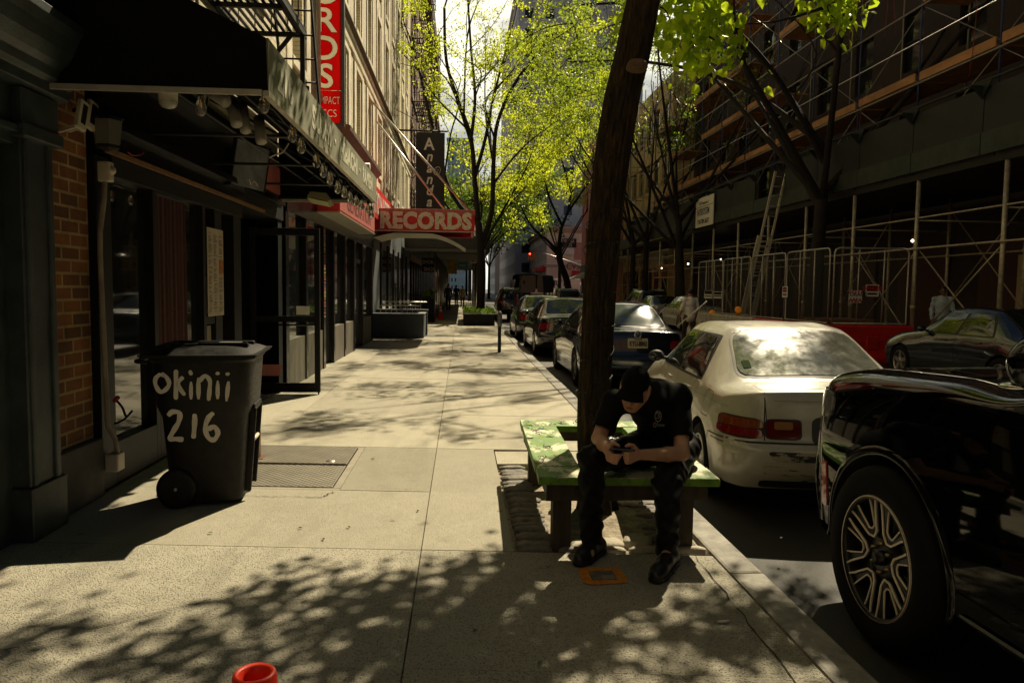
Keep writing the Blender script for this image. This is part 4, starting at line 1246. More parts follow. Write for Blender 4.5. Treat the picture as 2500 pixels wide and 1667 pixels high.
pix_tree('street_tree', 'many limbed yellow green tree rising from the kerbside planter beyond the records canopy', 11, 33.5, [
    ([(1172, 780), (1176, 680), (1174, 600), (1168, 540)], 0.20, 0.16, None),
    ([(1168, 545), (1120, 500), (1085, 430), (1060, 330), (1030, 200), (1000, 90)], .13, .05, 1),
    ([(1168, 540), (1160, 450), (1150, 340), (1120, 250), (1090, 150), (1085, 20)], .14, .06, 1),
    ([(1160, 430), (1185, 340), (1200, 260), (1225, 160), (1250, 70)], .10, .04, 1),
    ([(1174, 600), (1200, 520), (1205, 400), (1215, 300), (1260, 200), (1330, 110)], .14, .06, 1),
    ([(1205, 450), (1250, 390), (1300, 340), (1370, 290)], .06, .02, 1),
    ([(1180, 610), (1215, 540), (1280, 460), (1330, 420)], .06, .02, 1),
    ([(1150, 340), (1160, 240), (1150, 120), (1140, -40)], .09, .04, 1),
    ([(1085, 430), (1100, 330), (1120, 230), (1060, 120)], .05, .02, 1)], .2, L_yel, 52000, 0.105, 0.20, base=(1172, 778))
pix_tree('street_tree', 'leaning two stemmed tree standing before the pale corner building across the road', 12, 60, [
    ([(1393, 740), (1385, 690), (1368, 640), (1362, 600)], 0.30, 0.24, None),
    ([(1366, 625), (1340, 590), (1310, 565), (1290, 540), (1270, 500)], .18, .05, 1),
    ([(1364, 605), (1370, 560), (1385, 520), (1395, 470), (1400, 400)], .18, .05, 1),
    ([(1385, 520), (1420, 470), (1450, 420), (1460, 350)], .12, .04, 1),
    ([(1372, 550), (1340, 480), (1320, 400), (1300, 330)], .12, .04, 1),
    ([(1395, 470), (1370, 380), (1365, 280), (1370, 180)], .1, .03, 1)], .3, L_yel, 19000, 0.18, 0.30, dy=3, base=(1393, 738))

def gen_tree(name, label, seed, x, y, h, r, leafm, nl, lsz, lsc, lean=(0, 0), fork=0.35, nlimb=5, spread=0.75, maxd=3, barkm=None, kids_=4, cull=None, reach=0.45):
    t = thing(name, label, 'tree', (x, y, 0), group=GT)
    T = Tree(seed); rg = T.rng
    fz = h * fork; P = [(x, y, -0.14), (x + lean[0] * .4 * fz, y + lean[1] * .4 * fz, fz * .5), (x + lean[0] * fz, y + lean[1] * fz, fz)]
    T.mb.tube([Vector(p) for p in curve_pts(P)], [r * (1.25 if i == 0 else 1.0 - 0.03 * i) for i in range(11)], 10)
    a0 = rg.uniform(0, 6)
    for k in range(nlimb):
        a = a0 + 2 * PI * k / nlimb + rg.uniform(-.4, .4); rr = h * reach * rg.uniform(0.6, 1.1); zz = h * rg.uniform(0.75, 1.0)
        p0 = np.array(P[-1]) - np.array([0, 0, fz * .12 * rg.uniform(0, 1)])
        p1 = p0 + np.array([math.cos(a) * rr * .45, math.sin(a) * rr * .45, (zz - fz) * .4]); p2 = p0 + np.array([math.cos(a) * rr * .8, math.sin(a) * rr * .8, (zz - fz) * .72]); p3 = p0 + np.array([math.cos(a) * rr, math.sin(a) * rr, zz - fz])
        T.limb([p0, p1, p2, p3], r * .5, r * .12, 1, maxd, spread, kids_, 0.5)
    T.mb.build('trunk', barkm or M_bark2, t)
    if nl: T.leaves(nl, lsz, lsc, leafm, t, cull=cull)
    return t
gen_tree('street_tree', 'distant green tree over the left kerb, second beyond the planter tree', 21, 1.1, 52, 12, .2, L_yel, 20000, .17, .36)
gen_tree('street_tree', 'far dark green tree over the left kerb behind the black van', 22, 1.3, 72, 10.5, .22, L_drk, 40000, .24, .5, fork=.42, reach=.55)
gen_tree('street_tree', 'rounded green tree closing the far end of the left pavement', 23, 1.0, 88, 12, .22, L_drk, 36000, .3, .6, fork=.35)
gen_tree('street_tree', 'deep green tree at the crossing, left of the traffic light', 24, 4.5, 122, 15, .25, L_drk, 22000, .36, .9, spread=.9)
gen_tree('street_tree', 'small green tree far beyond the crossing', 25, 1.0, 150, 15, .25, L_mid, 14000, .45, 1.0)
gen_tree('street_tree', 'yellow green tree across the road between the white car and the pink building', 26, 10.2, 44, 13, .2, L_yel, 12000, .15, .28, reach=.5)
gen_tree('street_tree', 'tall yellow green tree across the road in front of the ochre building', 27, 10.3, 78, 15, .22, L_yel, 10000, .24, .42)
gen_tree('street_tree', 'half shaded green tree leaning over the road beside the scaffold end', 28, 10.4, 34.5, 14, .20, L_mid, 16000, .13, .42, lean=(-.06, 0), reach=.42)
bare = gen_tree('forked_tree', 'dark tree with forked trunk in front of the scaffolding, sparse limbs reaching over the road', 29, 10.45, 21.5, 13.5, .23, L_mid, 0, .1, .3, lean=(.03, 0), nlimb=6, spread=.6, fork=.33)
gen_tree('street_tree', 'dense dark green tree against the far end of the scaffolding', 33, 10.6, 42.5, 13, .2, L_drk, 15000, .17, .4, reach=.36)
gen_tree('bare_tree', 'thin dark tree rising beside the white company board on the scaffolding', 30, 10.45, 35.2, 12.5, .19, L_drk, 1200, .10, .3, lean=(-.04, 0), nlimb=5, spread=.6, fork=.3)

# the near tree inside the bench, trunk up the middle right of the view
nt_ = thing('bench_tree', 'big dark trunk growing up through the square green bench beside the seated man', 'tree', (0.93, 4.95, 0))
T = Tree(5, 9); TY = 4.98
tp = [(1455, 1262, 118), (1458, 1235, 98), (1450, 1120, 84), (1448, 1000, 84), (1455, 850, 84), (1462, 700, 84), (1476, 540, 86), (1492, 400, 92), (1515, 260, 92), (1548, 120, 88), (1572, 0, 84), (1600, -150, 78), (1640, -330, 72)]
P = []; rs = []
for px, py, wd in tp:
    p = at_y(px, py, TY); P.append(Vector((p.x, TY, p.z))); rs.append(wd * .92 / 2 / 1816 * TY)
P[0].z = -0.06
PP = [Vector(p) for p in curve_pts(P, 14)]
rr_ = np.interp(np.linspace(0, len(rs) - 1, len(PP)), range(len(rs)), rs)
# a lobed, ridged trunk
vs = []; fs = []; K = 110
for i, p in enumerate(PP):
    for k in range(K):
        a = 2 * PI * k / K
        flare = max(0, 1 - p.z / 0.35)
        r = rr_[i] * (1 + 0.05 * math.sin(3 * a + p.z * 1.3) + 0.03 * math.sin(7 * a - p.z * 2.1) + 0.034 * math.sin(17 * a + 1.8 * math.sin(p.z * 4 + 3 * a)) + 0.02 * math.sin(29 * a - 2.5 * math.sin(p.z * 7)) + flare * 0.16 * math.sin(5 * a + 1))
        vs.append((p.x + r * math.cos(a), p.y + r * math.sin(a), p.z))
for i in range(len(PP) - 1):
    for k in range(K): fs.append((i*K+k, i*K+(k+1) % K, (i+1)*K+(k+1) % K, (i+1)*K+k))
MB().add(vs, fs, 0, True).build('trunk', M_bark, nt_)
sc0 = at_y(1545, 168, 4.86)
mb = MB(); mb.lathe([(0.001, 0), (0.05, 0.0), (0.056, -0.01), (0.06, -0.06)], 18, 0, Matrix.Translation((sc0.x, 4.72, sc0.z)) @ Matrix.Rotation(R(62), 4, 'X') @ Matrix.Diagonal((1.1, .62, 1, 1)))
mb.build('branch_scar', mat('pale_cut_wood', (0.14, 0.085, 0.04), 0.8, var=.3, vscale=60), nt_)
# limbs over and in front of the camera; leaves hang in clusters
cl = []   # (centre, radius, number)
def dirn(p): return Vector(p)
def shade_at(x, y, h):            # the point at height h whose shadow falls on (x, y)
    t = h / SD.z; return Vector((x + SD.x * t, y + SD.y * t, h))
rg = random.Random(3)
# shadow patches seen on the pavement: (px, py, radius, count, height)
for px, py, r, n, h in ((700, 1415, .16, 50, 5.2), (640, 1470, .20, 70, 5.4), (560, 1530, .20, 80, 5.6), (480, 1610, .22, 80, 5.2), (760, 1500, .25, 120, 5.3), (880, 1480, .20, 90, 5.0), (900, 1430, .13, 50, 5.4),
                        (700, 1600, .3, 180, 5.6), (850, 1620, .25, 140, 5.4), (1000, 1440, .12, 40, 5.0), (930, 1560, .25, 130, 5.2), (1150, 1370, .14, 50, 5.3), (1100, 1400, .16, 60, 5.6), (1200, 1420, .25, 130, 5.4),
                        (1080, 1500, .3, 170, 5.2), (1180, 1520, .3, 190, 5.5), (1050, 1620, .25, 130, 5.4), (1200, 1640, .3, 130, 5.8), (1300, 1480, .25, 130, 5.6), (1340, 1570, .3, 110, 5.3), (1480, 1600, .3, 120, 5.6),
                        (1600, 1560, .25, 90, 6.0), (1700, 1500, .2, 60, 5.8), (1620, 1650, .3, 110, 5.6), (1760, 1590, .28, 90, 5.9), (1850, 1500, .2, 80, 6.0), (1900, 1560, .28, 110, 6.2), (1980, 1640, .3, 120, 6.2), (1450, 1520, .2, 40, 5.4), (1720, 1440, .12, 18, 5.8),
                        (1990, 1400, .16, 60, 5.9), (1930, 1370, .14, 45, 6.1), (2040, 1450, .18, 60, 5.8), (1960, 1450, .2, 70, 6.2), (60, 1550, .22, 70, 6.5), (20, 1590, .22, 60, 6.5), (150, 1530, .12, 25, 6.4), (300, 1600, .13, 30, 6.0), (230, 1640, .14, 30, 6.0), (420, 1650, .2, 70, 5.6)):
    g = at_z(px, py); cl.append((shade_at(g.x, g.y, h), r, n))
# more crown out of the picture, over the road and the parked cars
for k in range(46):
    a = rg.uniform(-.6, 1.0) * PI; q = rg.uniform(0.6, 3.0)
    c = Vector((1.6 + 1.9 * q * .6 * math.cos(a), 6.2 + q * math.sin(a) * .7, rg.uniform(5.2, 8.5)))
    g = c - SD * (c.z / SD.z)
    if g.x < 0.9 and g.y > 2.6: continue
    if g.y > 3.4 and g.x < 1.9: continue
    cl.append((c, .35, 70))
# sprays that shade the near end of the awning
for k in range(9):
    q = Vector((-1.18, 4.6 + k * .36, 2.9 + .1 * (k % 2))); h = 3.4 + .25 * (k % 3)
    if k not in (4, 7): cl.append((q + SD * (h / SD.z), .17, 60))
# limbs reaching down the street: they dapple the pavement beyond the bench
far_cl = []
for k in range(215):
    gx, gy = rg.uniform(-2.3, 1.6), 7.3 + 17 * rg.random() ** .8
    h = rg.uniform(7.2, 10.5)
    if math.sin(gy * 1.9 + .8 * gx) + .5 * math.sin(gy * .7 - 2 * gx) < -.25: continue
    far_cl.append((shade_at(gx, gy, h), rg.uniform(.16, .30), rg.randint(60, 120)))
# seen hanging at the top of the view
vis = [(1640, 60, 6.0), (1690, 40, 6.2), (1730, 90, 6.1), (1665, 130, 6.0), (1710, 150, 6.0), (1755, 60, 6.3), (1690, 100, 5.9), (1620, 20, 6.1), (1740, 20, 6.2), (1775, 120, 6.1), (1700, -20, 6.0), (1650, -30, 6.1), (1545, 20, 6.3), (1550, 50, 6.4), (1690, 15, 6.2), (1730, 55, 6.1),
       (2010, 20, 6.6), (2040, 50, 6.6), (2070, 10, 6.7), (2025, -20, 6.6), (2090, -10, 6.6), (2000, 10, 6.7)]
vcl = [(at_y(px, py, yy), .13, 22) for px, py, yy in vis] + [(at_y(1705, 75, 6.05), .26, 110), (at_y(1690, -10, 6.1), .26, 90), (at_y(2040, 5, 6.6), .18, 50)]
rng = np.random.default_rng(8); V = []; F = []
for c, r, n in cl:
    add_leaves(V, F, np.array(c) + rng.normal(size=(n, 3)) * r * .75, 0.085, rng, True, .4)
for c, r, n in vcl:
    P_ = np.array(c) + rng.normal(size=(n, 3)) * r * np.array([.8, .8, .65])
    add_leaves(V, F, P_, 0.088, rng, True, .9)
leaf_mesh('crown', V, F, L_near, nt_)
mb = MB()
top = PP[-1]; hubs = [top]
def link(a, b, r0, r1):
    a = Vector(a); b = Vector(b); m = (a + b) / 2 + Vector((rg.uniform(-.2, .2), rg.uniform(-.2, .2), rg.uniform(0, .3)))
    P2 = [Vector(p) for p in curve_pts([a, m, b], 5)]
    mb.tube(P2, [r0 + (r1 - r0) * i / (len(P2) - 1) for i in range(len(P2))], 6); return m
main = [Vector((0.4, 5.2, 6.6)), Vector((2.2, 6.0, 6.2)), Vector((1.0, 7.4, 6.8)), Vector((3.0, 7.2, 6.4)), Vector((-0.2, 6.2, 5.9)), Vector((4.2, 6.8, 6.6))]
nodes = []
def grow(cls, nodes, r):
    # each cluster hangs from the nearest wood already there
    left = [c for c, _, _ in cls]
    dist = [min((n - c).length for n in nodes) for c in left]
    while left:
        i = min(range(len(left)), key=lambda k: dist[k]); c = left.pop(i); dist.pop(i)
        a = min(nodes, key=lambda n: (n - c).length); L_ = (a - c).length
        m = (a + c) / 2 + Vector((rg.uniform(-.15, .15), rg.uniform(-.15, .15), rg.uniform(-.02, .12))) * min(1, L_)
        P2 = [Vector(p) for p in curve_pts([a, m, c], 3)]; r0 = min(r, .006 + .010 * L_)
        mb.tube(P2, [r0 + (.004 - r0) * k / (len(P2) - 1) for k in range(len(P2))], 5)
        nodes += [m, c]
        for k, q in enumerate(left): dist[k] = min(dist[k], (q - m).length, (q - c).length)
for q in main:
    m = link(top, q, .085, .04); nodes += [m, Vector(q)]
grow(cl + vcl, nodes, .03)
mb.build('branches', M_bark2, nt_)
# limbs of the forked tree across the road reach over it and dapple the pavement
V = []; F = []
for c, r, n in far_cl: add_leaves(V, F, np.array(c) + rng.normal(size=(n, 3)) * r * .8, 0.105, rng, False, .2)
leaf_mesh('crown', V, F, L_mid, bare)
mb = MB(); lm = []
for pts in ([(10.7, 21.5, 5.2), (8.6, 20.6, 7.6), (6.2, 19.2, 8.8), (3.6, 17.6, 9.2)], [(10.7, 21.6, 5.8), (8.8, 24, 8.2), (6.4, 26, 9.4), (3.8, 27.6, 9.8)], [(10.7, 21.5, 5.5), (8.4, 21.8, 8.6), (5.8, 22.6, 10), (3.6, 23.2, 10.2)]):
    P2 = [Vector(p) for p in curve_pts(pts, 8)]; mb.tube(P2, [.10 + (.03 - .10) * i / (len(P2) - 1) for i in range(len(P2))], 7); lm += P2[6:]
grow(far_cl, lm, .03)
mb.build('limbs', M_bark2, bare)
# wire of small lights wound round the trunk
wl = thing('wound_light_wire', 'thin black wire of tiny bulbs wound round the big trunk', 'string lights', (0.93, 4.95, 1.2))
W = []; 
for i in range(420):
    t = i / 419; z = 0.55 + 2.1 * t; a = t * 2 * PI * 11
    j = min(range(len(PP)), key=lambda q: abs(PP[q].z - z)); p = PP[j]; r = rr_[j] * 1.10 + 0.003
    W.append((p.x + r * math.cos(a), p.y + r * math.sin(a), z + 0.02 * math.sin(a * 1.7)))
MB().tube(W, 0.0035, 4).build('wire', M_black, wl)
mb = MB()
for i in range(0, 420, 9):
    p = Vector(W[i]); c = Vector((0.93 + (p.x - .93) * 1.09, 4.98 + (p.y - 4.98) * 1.09, p.z - .01)); mb.ball(c, 0.0045, 4)
mb.build('bulbs', mat('clear_bulb', (.12, .11, .09), 0.15, spec=.6), wl)

# ================================================================ AWNING AND THINGS UNDER IT
AX = -1.18; AY0 = 4.70; AY1 = 10.45; AZ0 = 2.70; AZ1 = 3.01
aw = thing('awning', 'long black canvas awning with olive valance lettered 216 sushi hibachi ramen', 'awning', (-2.5, AY0, AZ0))
top = [(AX - 0.01 + (-2.49 - AX + 0.01) * (i / 10), AZ1 + (1.31 * i / 10) * (.40 + .06 * (i / 10)) + .02 * math.sin(PI * i / 10)) for i in range(11)]
# curved roof sheet, with thickness
vs = []; fs = []
for i, (x, z) in enumerate(top):
    for y in (AY0, AY1):
        vs += [(x, y, z), (x, y, z - 0.012)]
for i in range(10):
    a = i * 4; fs += [(a, a+4, a+6, a+2), (a+1, a+3, a+7, a+5), (a, a+1, a+5, a+4), (a+2, a+6, a+7, a+3)]
MB().add(vs, fs, 0, True).build('canvas_roof', M_canvas, aw, sharp=30)
for y in (AY0, AY1):
    poly = [(AX, AZ0)] + [(x, z) for x, z in top] + [(-2.49, AZ0)]
    MB().prism(poly, y - 0.006, y + 0.006, 'y').build('end_panel', M_canvas, aw)
mb = MB(); mb.box(AX - 0.01, AX + 0.004, AY0, AY1, AZ0, AZ1); mb.build('valance', M_valance, aw)
mb = MB(); mb.box(AX - .03, AX + .008, AY0 - .008, AY1, AZ0 - 0.035, AZ0 - .002); mb.box(-2.49, AX - .03, AY0 - .03, AY0 - .008, AZ0 - .035, AZ0 - .002); mb.box(-2.49, AX - .03, AY1 - .03, AY1, AZ0 - .035, AZ0 - .002)
mb.build('bottom_rail', M_alu, aw)
mb = MB()
for k in range(1, 4):
    x = AX - .3 * k; mb.tube([(x, AY0 + .02, AZ0 + .06 + .05 * k), (x, AY1 - .02, AZ0 + .06 + .05 * k)], 0.012, 6)
for k in range(5):
    y = AY0 + .05 + k * (AY1 - AY0 - .1) / 4; mb.tube([(AX - .02, y, AZ0 + .01), (-2.46, y, AZ0 + .01)], 0.014, 6); mb.tube([(AX - .02, y, AZ0 + .01), (-2.46, y, AZ0 + .62)], 0.012, 6)
mb.build('frame', mat('grey_tube', (0.03, 0.03, 0.027), 0.6), aw)
def vtext(s_, px0, px1, size=.24):
    zc = AZ0 + .15; vy = lambda px: at_x(px, 207 + (px - 654) * 1.12 - 20, AX).y
    y0, y1 = vy(px0), vy(px1)
    o = text_obj(s_, 'letters', M_vlet, aw, size, (AX + .006, y0, AZ0 + .07), (0, 1, 0), (0, 0, 1), .0015, bold=.012)
    ys_ = [v.co.y for v in o.data.vertices]; m = o.data; y_a = min(ys_); k = (y1 - y0) / (max(ys_) - y_a)
    base = (wmat(aw).inverted() @ Vector((AX, y0, 0))).y
    for v in m.vertices: v.co.y = base + (v.co.y - y_a) * k
vtext('216', 675, 714); vtext('SUSHI', 760, 806); vtext('HIBACHI', 829, 871); vtext('RAMEN', 884, 908)
mb = MB()
for y in (at_x(817, 372, AX).y, at_x(877, 440, AX).y): mb.lathe([(0.001, 0), (0.028, 0), (0.028, 0.004), (0.001, .004)], 14, 0, Matrix.Translation((AX + .004, y, AZ0 + .15)) @ Matrix.Rotation(R(90), 4, 'Y'))
mb.build('dots', M_vlet, aw)

# festoon bulbs below the outer rail
sl_ = thing('festoon_lights', 'string of clear filament bulbs hanging along the awning edge', 'string lights', (AX - .06, AY0, AZ0))
M_bulb = mat('bulb_glass', (0.9, 0.9, 0.85), 0.04, trans=0.85, spec=.8)
M_fil = mat('filament', (0.6, 0.3, 0.06), 0.4, emit=(1, .45, .08), estr=0.12)
bq = [(490, 247, 0), (644, 240, 1), (713, 316, 1), (735, 345, 1), (772, 383, 1), (789, 408, 1), (805, 427, 1), (824, 450, 1), (840, 462, 1), (854, 474, 1), (869, 484, 1), (883, 494, 1), (899, 503, 1), (907, 517, 1)]
by = [at_x(px, py, AX - .06) if q else at_y(px, py, 4.95) for px, py, q in bq]
W = []
for i in range(90):
    y = AY0 + .05 + (AY1 - AY0 - .15) * i / 89; W.append((AX - .055, y, AZ0 - .035 - .02 * abs(math.sin(y * 3.1))))
MB().tube(W, .006, 5).build('cord', M_black, sl_)
for i, y in enumerate(by):
    x, y, z = y; z += .08
    MB().tube([(x, y, z), (AX - .055 if i else x, y, AZ0 - .03)], .004, 5).build('drop_wire', M_black, sl_)
    f = MB().tube([(x, y, z), (x, y, z - .05)], [.017, .02], 10).build('bulb_socket', M_black, sl_)
    mb = MB(); pr = [(.001, -.115), (.014, -.112), (.026, -.098), (.031, -.08), (.030, -.06), (.024, -.035), (.015, -.01), (.014, 0)]
    mb.lathe([(r * 1.12, z - .05 + q * 1.1) for r, q in pr], 14, 0, Matrix.Translation((x, y, 0))); mb.build('bulb', M_bulb, sl_)
    mb = MB()
    for a in (-1, 1): mb.tube([(x, y + a * .006, z - .075), (x, y + a * .009, z - .125)], .0016, 4)
    mb.build('filament', M_fil, sl_)

# dome camera, spotlights, wall lamps, conduit
c = at_y(410, 212, 4.80)
t = thing('dome_camera', 'white dome security camera hanging from the near awning rail', 'camera', c)
mb = MB(); mb.lathe([(.001, .0), (.066, 0), (.07, -.012), (.066, -.02), (.056, -.022), (.055, -.09)], 24, 0, Matrix.Translation(c)); mb.build('housing', M_cream, t)
mb = MB(); mb.lathe([(.055, -.09), (.05, -.11), (.035, -.127), (.001, -.135)], 24, 0, Matrix.Translation(c)); mb.build('dome', mat('smoked_dome', (.35, .33, .27), .15), t)
SG = 'cylinder spotlights under the awning'
for (px, py, qx, qy, yy, lb) in ((500, 215, 552, 250, 5.6, 'grey cylinder spotlight tilted sideways, first of the four under the awning'), (565, 250, 578, 303, 5.7, 'grey cylinder spotlight pointing down, beside the tilted one'), (590, 255, 600, 320, 6.0, 'grey cylinder spotlight behind the first pair, hanging slightly farther'), (632, 290, 638, 346, 6.0, 'grey cylinder spotlight farthest right, beside the festoon bulbs')):
    a = at_y(px, py, yy); b = at_y(qx, qy, yy - .12)
    t = thing('spotlight', lb, 'spotlight', a, group=SG)
    d = (b - a).normalized()
    mb = MB(); mb.tube([a, b, b - d * .003, b - d * .03], [.042, .042, .034, .03], 16); mb.build('barrel', mat('spot_grey', (.34, .31, .25), .5), t)
    mb = MB(); mb.tube([a + d * .05, (a.x, a.y, AZ0 + .06)], .008, 6); mb.build('arm', M_black, t)
# wall lantern
c = at_x(262, 318, FX + .12)
t = thing('wall_lantern', 'old black hexagonal wall lantern on the brick pier', 'lantern', c)
mb = MB()
M_ = Matrix.Translation(c)
mb.lathe([(.001, .17), (.03, .15), (.11, .085), (.115, .075), (.095, .075)], 6, 0, M_, smooth=False); mb.lathe([(.095, .07), (.078, -.12), (.001, -.14)], 6, 0, M_, smooth=False)
mb.tube([(c.x, c.y, c.z + .15), (c.x - .02, c.y, c.z + .2), (FX - .1, c.y, c.z + .12)], .012, 6)
mb.build('frame', M_black, t)
mb = MB(); mb.lathe([(.0985, .06), (.081, -.10)], 6, 0, M_ , smooth=False); mb.build('glass', mat('dusty_lantern_glass', (.14, .13, .11), .35), t)
for lb, px in (('white slim floodlight panel on the brick pier, the nearer of two', 200), ('white slim floodlight panel on the brick pier, the one beside the lantern', 222)):
    c = at_x(px, 282, FX + .06)
    t = thing('floodlight', lb, 'floodlight', c, rz=R(-8), group='floodlight pair on the brick pier')
    MB().box(-.015, .015, -.045, .045, -.095, .095, 0, Matrix.Rotation(R(-16), 4, 'X')).build('body', M_cream, t, local=True, bevel=.006)
    MB().box(.0155, .018, -.022, .022, -.06, .07, 0, Matrix.Rotation(R(-16), 4, 'X')).build('lens', M_black, t, local=True)
    MB().bar((-.015, 0, -.06), (-.16, 0, -.1), .02, .02).build('bracket', M_cream, t, local=True)
c = at_x(277, 420, FX + .03)
t = thing('conduit_pipe', 'cream conduit pipe with round junction box running down the brick pier', 'pipe', c)
mb = MB(); mb.box(FX - .10, FX + .02, c.y - .04, c.y + .04, c.z - .07, c.z + .07); mb.ball((FX + .015, c.y, c.z + .01), .032, 8); mb.build('junction_box', M_cream, t, bevel=.012)
mb = MB(); mb.tube([(FX - .03, c.y, c.z - .06), (FX - .03, c.y - .02, c.z - .2), (FX - .03, c.y - .09, c.z - .42), (FX - .03, c.y - .10, c.z - .6), (FX - .02, c.y - .07, .5), (FX + .02, c.y - .05, .40), (FX + .03, c.y - .03, .22)], .018, 8)
mb.build('pipe', mat('dirty_cream_pipe', (.36, .31, .22), .5, var=.3), t)
mb = MB(); mb.box(FX - .04, FX + .05, c.y - .09, c.y + .03, .17, .30); mb.build('outlet_box', M_cream, t, bevel=.01)
# slanted board, batten light under the soffit
a = at_y(610, 410, 8.6)
t = thing('slanted_board', 'tilted grey blackboard leaning out above the shopfront header', 'board', a)
M_ = Matrix.Translation(a) @ Matrix.Rotation(R(-14), 4, 'Z') @ Matrix.Rotation(R(10), 4, 'Y')
MB().box(-.012, .012, -.35, .35, -.22, .26, 0, M_).build('panel', mat('scuffed_slate', (.15, .155, .16), .5, var=.4, vscale=6), t)
mb = MB(); mb.box(-.02, .02, -.37, -.35, -.24, .28, 0, M_); mb.box(-.02, .02, .35, .37, -.24, .28, 0, M_); mb.build('frame', M_black, t)
mb = MB(); pts = [Vector((.014, -.05 + .05 * i, -.15 + .03 * math.sin(i * 2.3))) for i in range(6)]; mb.tube([M_ @ p for p in pts], .004, 4); mb.build('chalk_mark', M_cream, t)
a = at_y(782, 487, 9.9)
t = thing('soffit_light', 'yellowed wedge shaped lamp fixed under the far end of the awning', 'light fixture', a)
M_ = Matrix.Translation(a) @ Matrix.Rotation(R(6), 4, 'Z')
MB().prism([(-.14, 0), (.14, -.05), (.15, -.02), (.10, .05), (-.10, .06)], -.32, .32, 'y', 0, M_).build('housing', mat('aged_housing', (.22, .19, .10), .5), t, bevel=.005)
MB().box(-.13, .12, -.30, .30, -.045, -.035, 0, M_ @ Matrix.Rotation(R(10), 4, 'Y')).build('diffuser', mat('aged_diffuser', (.40, .38, .16), .4), t)
MB().tube([a + Vector((0, 0, .05)), a + Vector((-.1, 0, .6))], .012, 5).build('stem', M_black, t)
# string of cables
for lb, pts, r, c in (('white cable looping from the spotlights to the bulbs', [(658, 385), (672, 378), (690, 372), (705, 350)], .007, M_cream), ('thin dark cable sagging under the awning roof', [(700, 370), (735, 380), (770, 400), (765, 430), (750, 440)], .006, M_black)):
    mb = MB(); mb.tube([Vector(p) for p in curve_pts([at_y(px, py, 6.4) for px, py in pts])], r, 5); o = mb.build('hanging_cable', c); tag(o, lb, 'cable', 'cables under the awning')
P_ = [at_x(px, py, FX + .06) for px, py in ((312, 372), (325, 380), (345, 378), (352, 372))]
tag(MB().tube([Vector(p) for p in curve_pts(P_)], .004, 5).build('red_cord', mat('red_cord', (.4, .01, .01), .5)), 'short red cord tied at the shopfront header', 'cord')

# ================================================================ BIN
bn = thing('wheelie_bin', 'black wheeled bin with okinii 216 painted in white on its side', 'bin', (-1.78, 5.42, 0), rz=R(7))
bn.scale = (.94, .94, 1.0)
M_bin = mat('bin_plastic', (0.0095, 0.009, 0.0085), 0.5, spec=.22, var=0.35, vscale=16, bump=.0012, bscale=240, rvar=.12)
def binbody():
    # rings: (z, half x, y front, y back)
    rings = [(0.03, .255, -.26, .25), (.10, .262, -.27, .27), (.62, .30, -.33, .33), (.66, .315, -.345, .345), (.70, .33, -.36, .36), (1.00, .352, -.40, .39), (1.02, .37, -.42, .41), (1.045, .37, -.42, .41)]
    vs = []; fs = []; n = 28
    for z, hx, y0, y1 in rings:
        for k in range(n):
            a = 2 * PI * k / n + PI / n; ca, sa = math.cos(a), math.sin(a); e = .35
            X = hx * math.copysign(abs(ca) ** e, ca); Y = (y0 + y1) / 2 + (y1 - y0) / 2 * math.copysign(abs(sa) ** e, sa)
            vs.append((X, Y, z))
    for i in range(len(rings) - 1):
        for k in range(n):
            k2 = (k + 1) % n; fs.append((i*n+k, i*n+k2, (i+1)*n+k2, (i+1)*n+k))
    fs.append(tuple(range(n - 1, -1, -1))); fs.append(tuple((len(rings) - 1) * n + k for k in range(n)))
    return vs, fs
vs, fs = binbody(); MB().add(vs, fs, 0, True).build('body', M_bin, bn, local=True, sharp=28)
mb = MB()   # raised corner ribs and lift pocket on the right side
for s_ in (-1, 1):
    mb.prism([(-.20, .08), (-.17, .08), (-.21, .62), (-.25, .62)], s_ * .262, s_ * .335, 'x') if False else None
mb.bar((.275, -.12, .06), (.325, -.13, .66), .05, .028, 0, (0, 1, 0)); mb.bar((.275, .16, .06), (.325, .17, .66), .05, .028, 0, (0, 1, 0)); mb.bar((.325, -.14, .66), (.325, .18, .66), .03, .05)
mb.build('side_rib', M_bin, bn, local=True, bevel=.008)
mb = MB(); mb.tube([(.315, -.10, .42), (.315, .14, .42)], .014, 10); mb.build('lift_bar', M_cream, bn, local=True)
mb = MB()
for s_ in (-1, 1): mb.lathe([(.02, -.035), (.13, -.035), (.142, -.02), (.142, .02), (.13, .035), (.02, .035)], 28, 0, Matrix.Translation((s_ * .23 - .06, -.0, .135)) @ Matrix.Rotation(R(90), 4, 'Y')) if False else None
for ys_, nm in ((.0, 'wheel'),):
    pass
for sy in (-.29, .27):
    mb = MB(); Mw = Matrix.Translation((-.19, sy, .135)) @ Matrix.Rotation(R(90), 4, 'X')
    mb.lathe([(.02, -.03), (.10, -.028), (.125, -.03), (.135, -.018), (.135, .018), (.125, .03), (.10, .028), (.02, .03)], 28, 0, Mw); wh = mb.build('wheel', M_bin, bn, local=True)
    mb = MB(); mb.lathe([(.001, .036), (.014, .034), (.018, .028), (.018, -.03)], 14, 0, Mw); mb.build('hub_cap', M_steel, wh)
    wh.matrix_basis = Matrix.Identity(4)
MB().tube([(-.19, -.33, .135), (-.19, .31, .135)], .011, 8).build('axle', M_steel, bn, local=True)
lid = MB()
n = 10; vs = []; fs = []
for i in range(n + 1):
    for j in range(n + 1):
        u = -1 + 2 * i / n; v = -1 + 2 * j / n; e = max(abs(u), abs(v))
        vs.append((u * .385 + .0, v * .425 - .005, 1.062 + .045 * (1 - u ** 4) * (1 - v ** 4) + (-.018 if e > .99 else 0)))
for i in range(n):
    for j in range(n):
        a = i * (n + 1) + j; fs.append((a, a + n + 1, a + n + 2, a + 1))
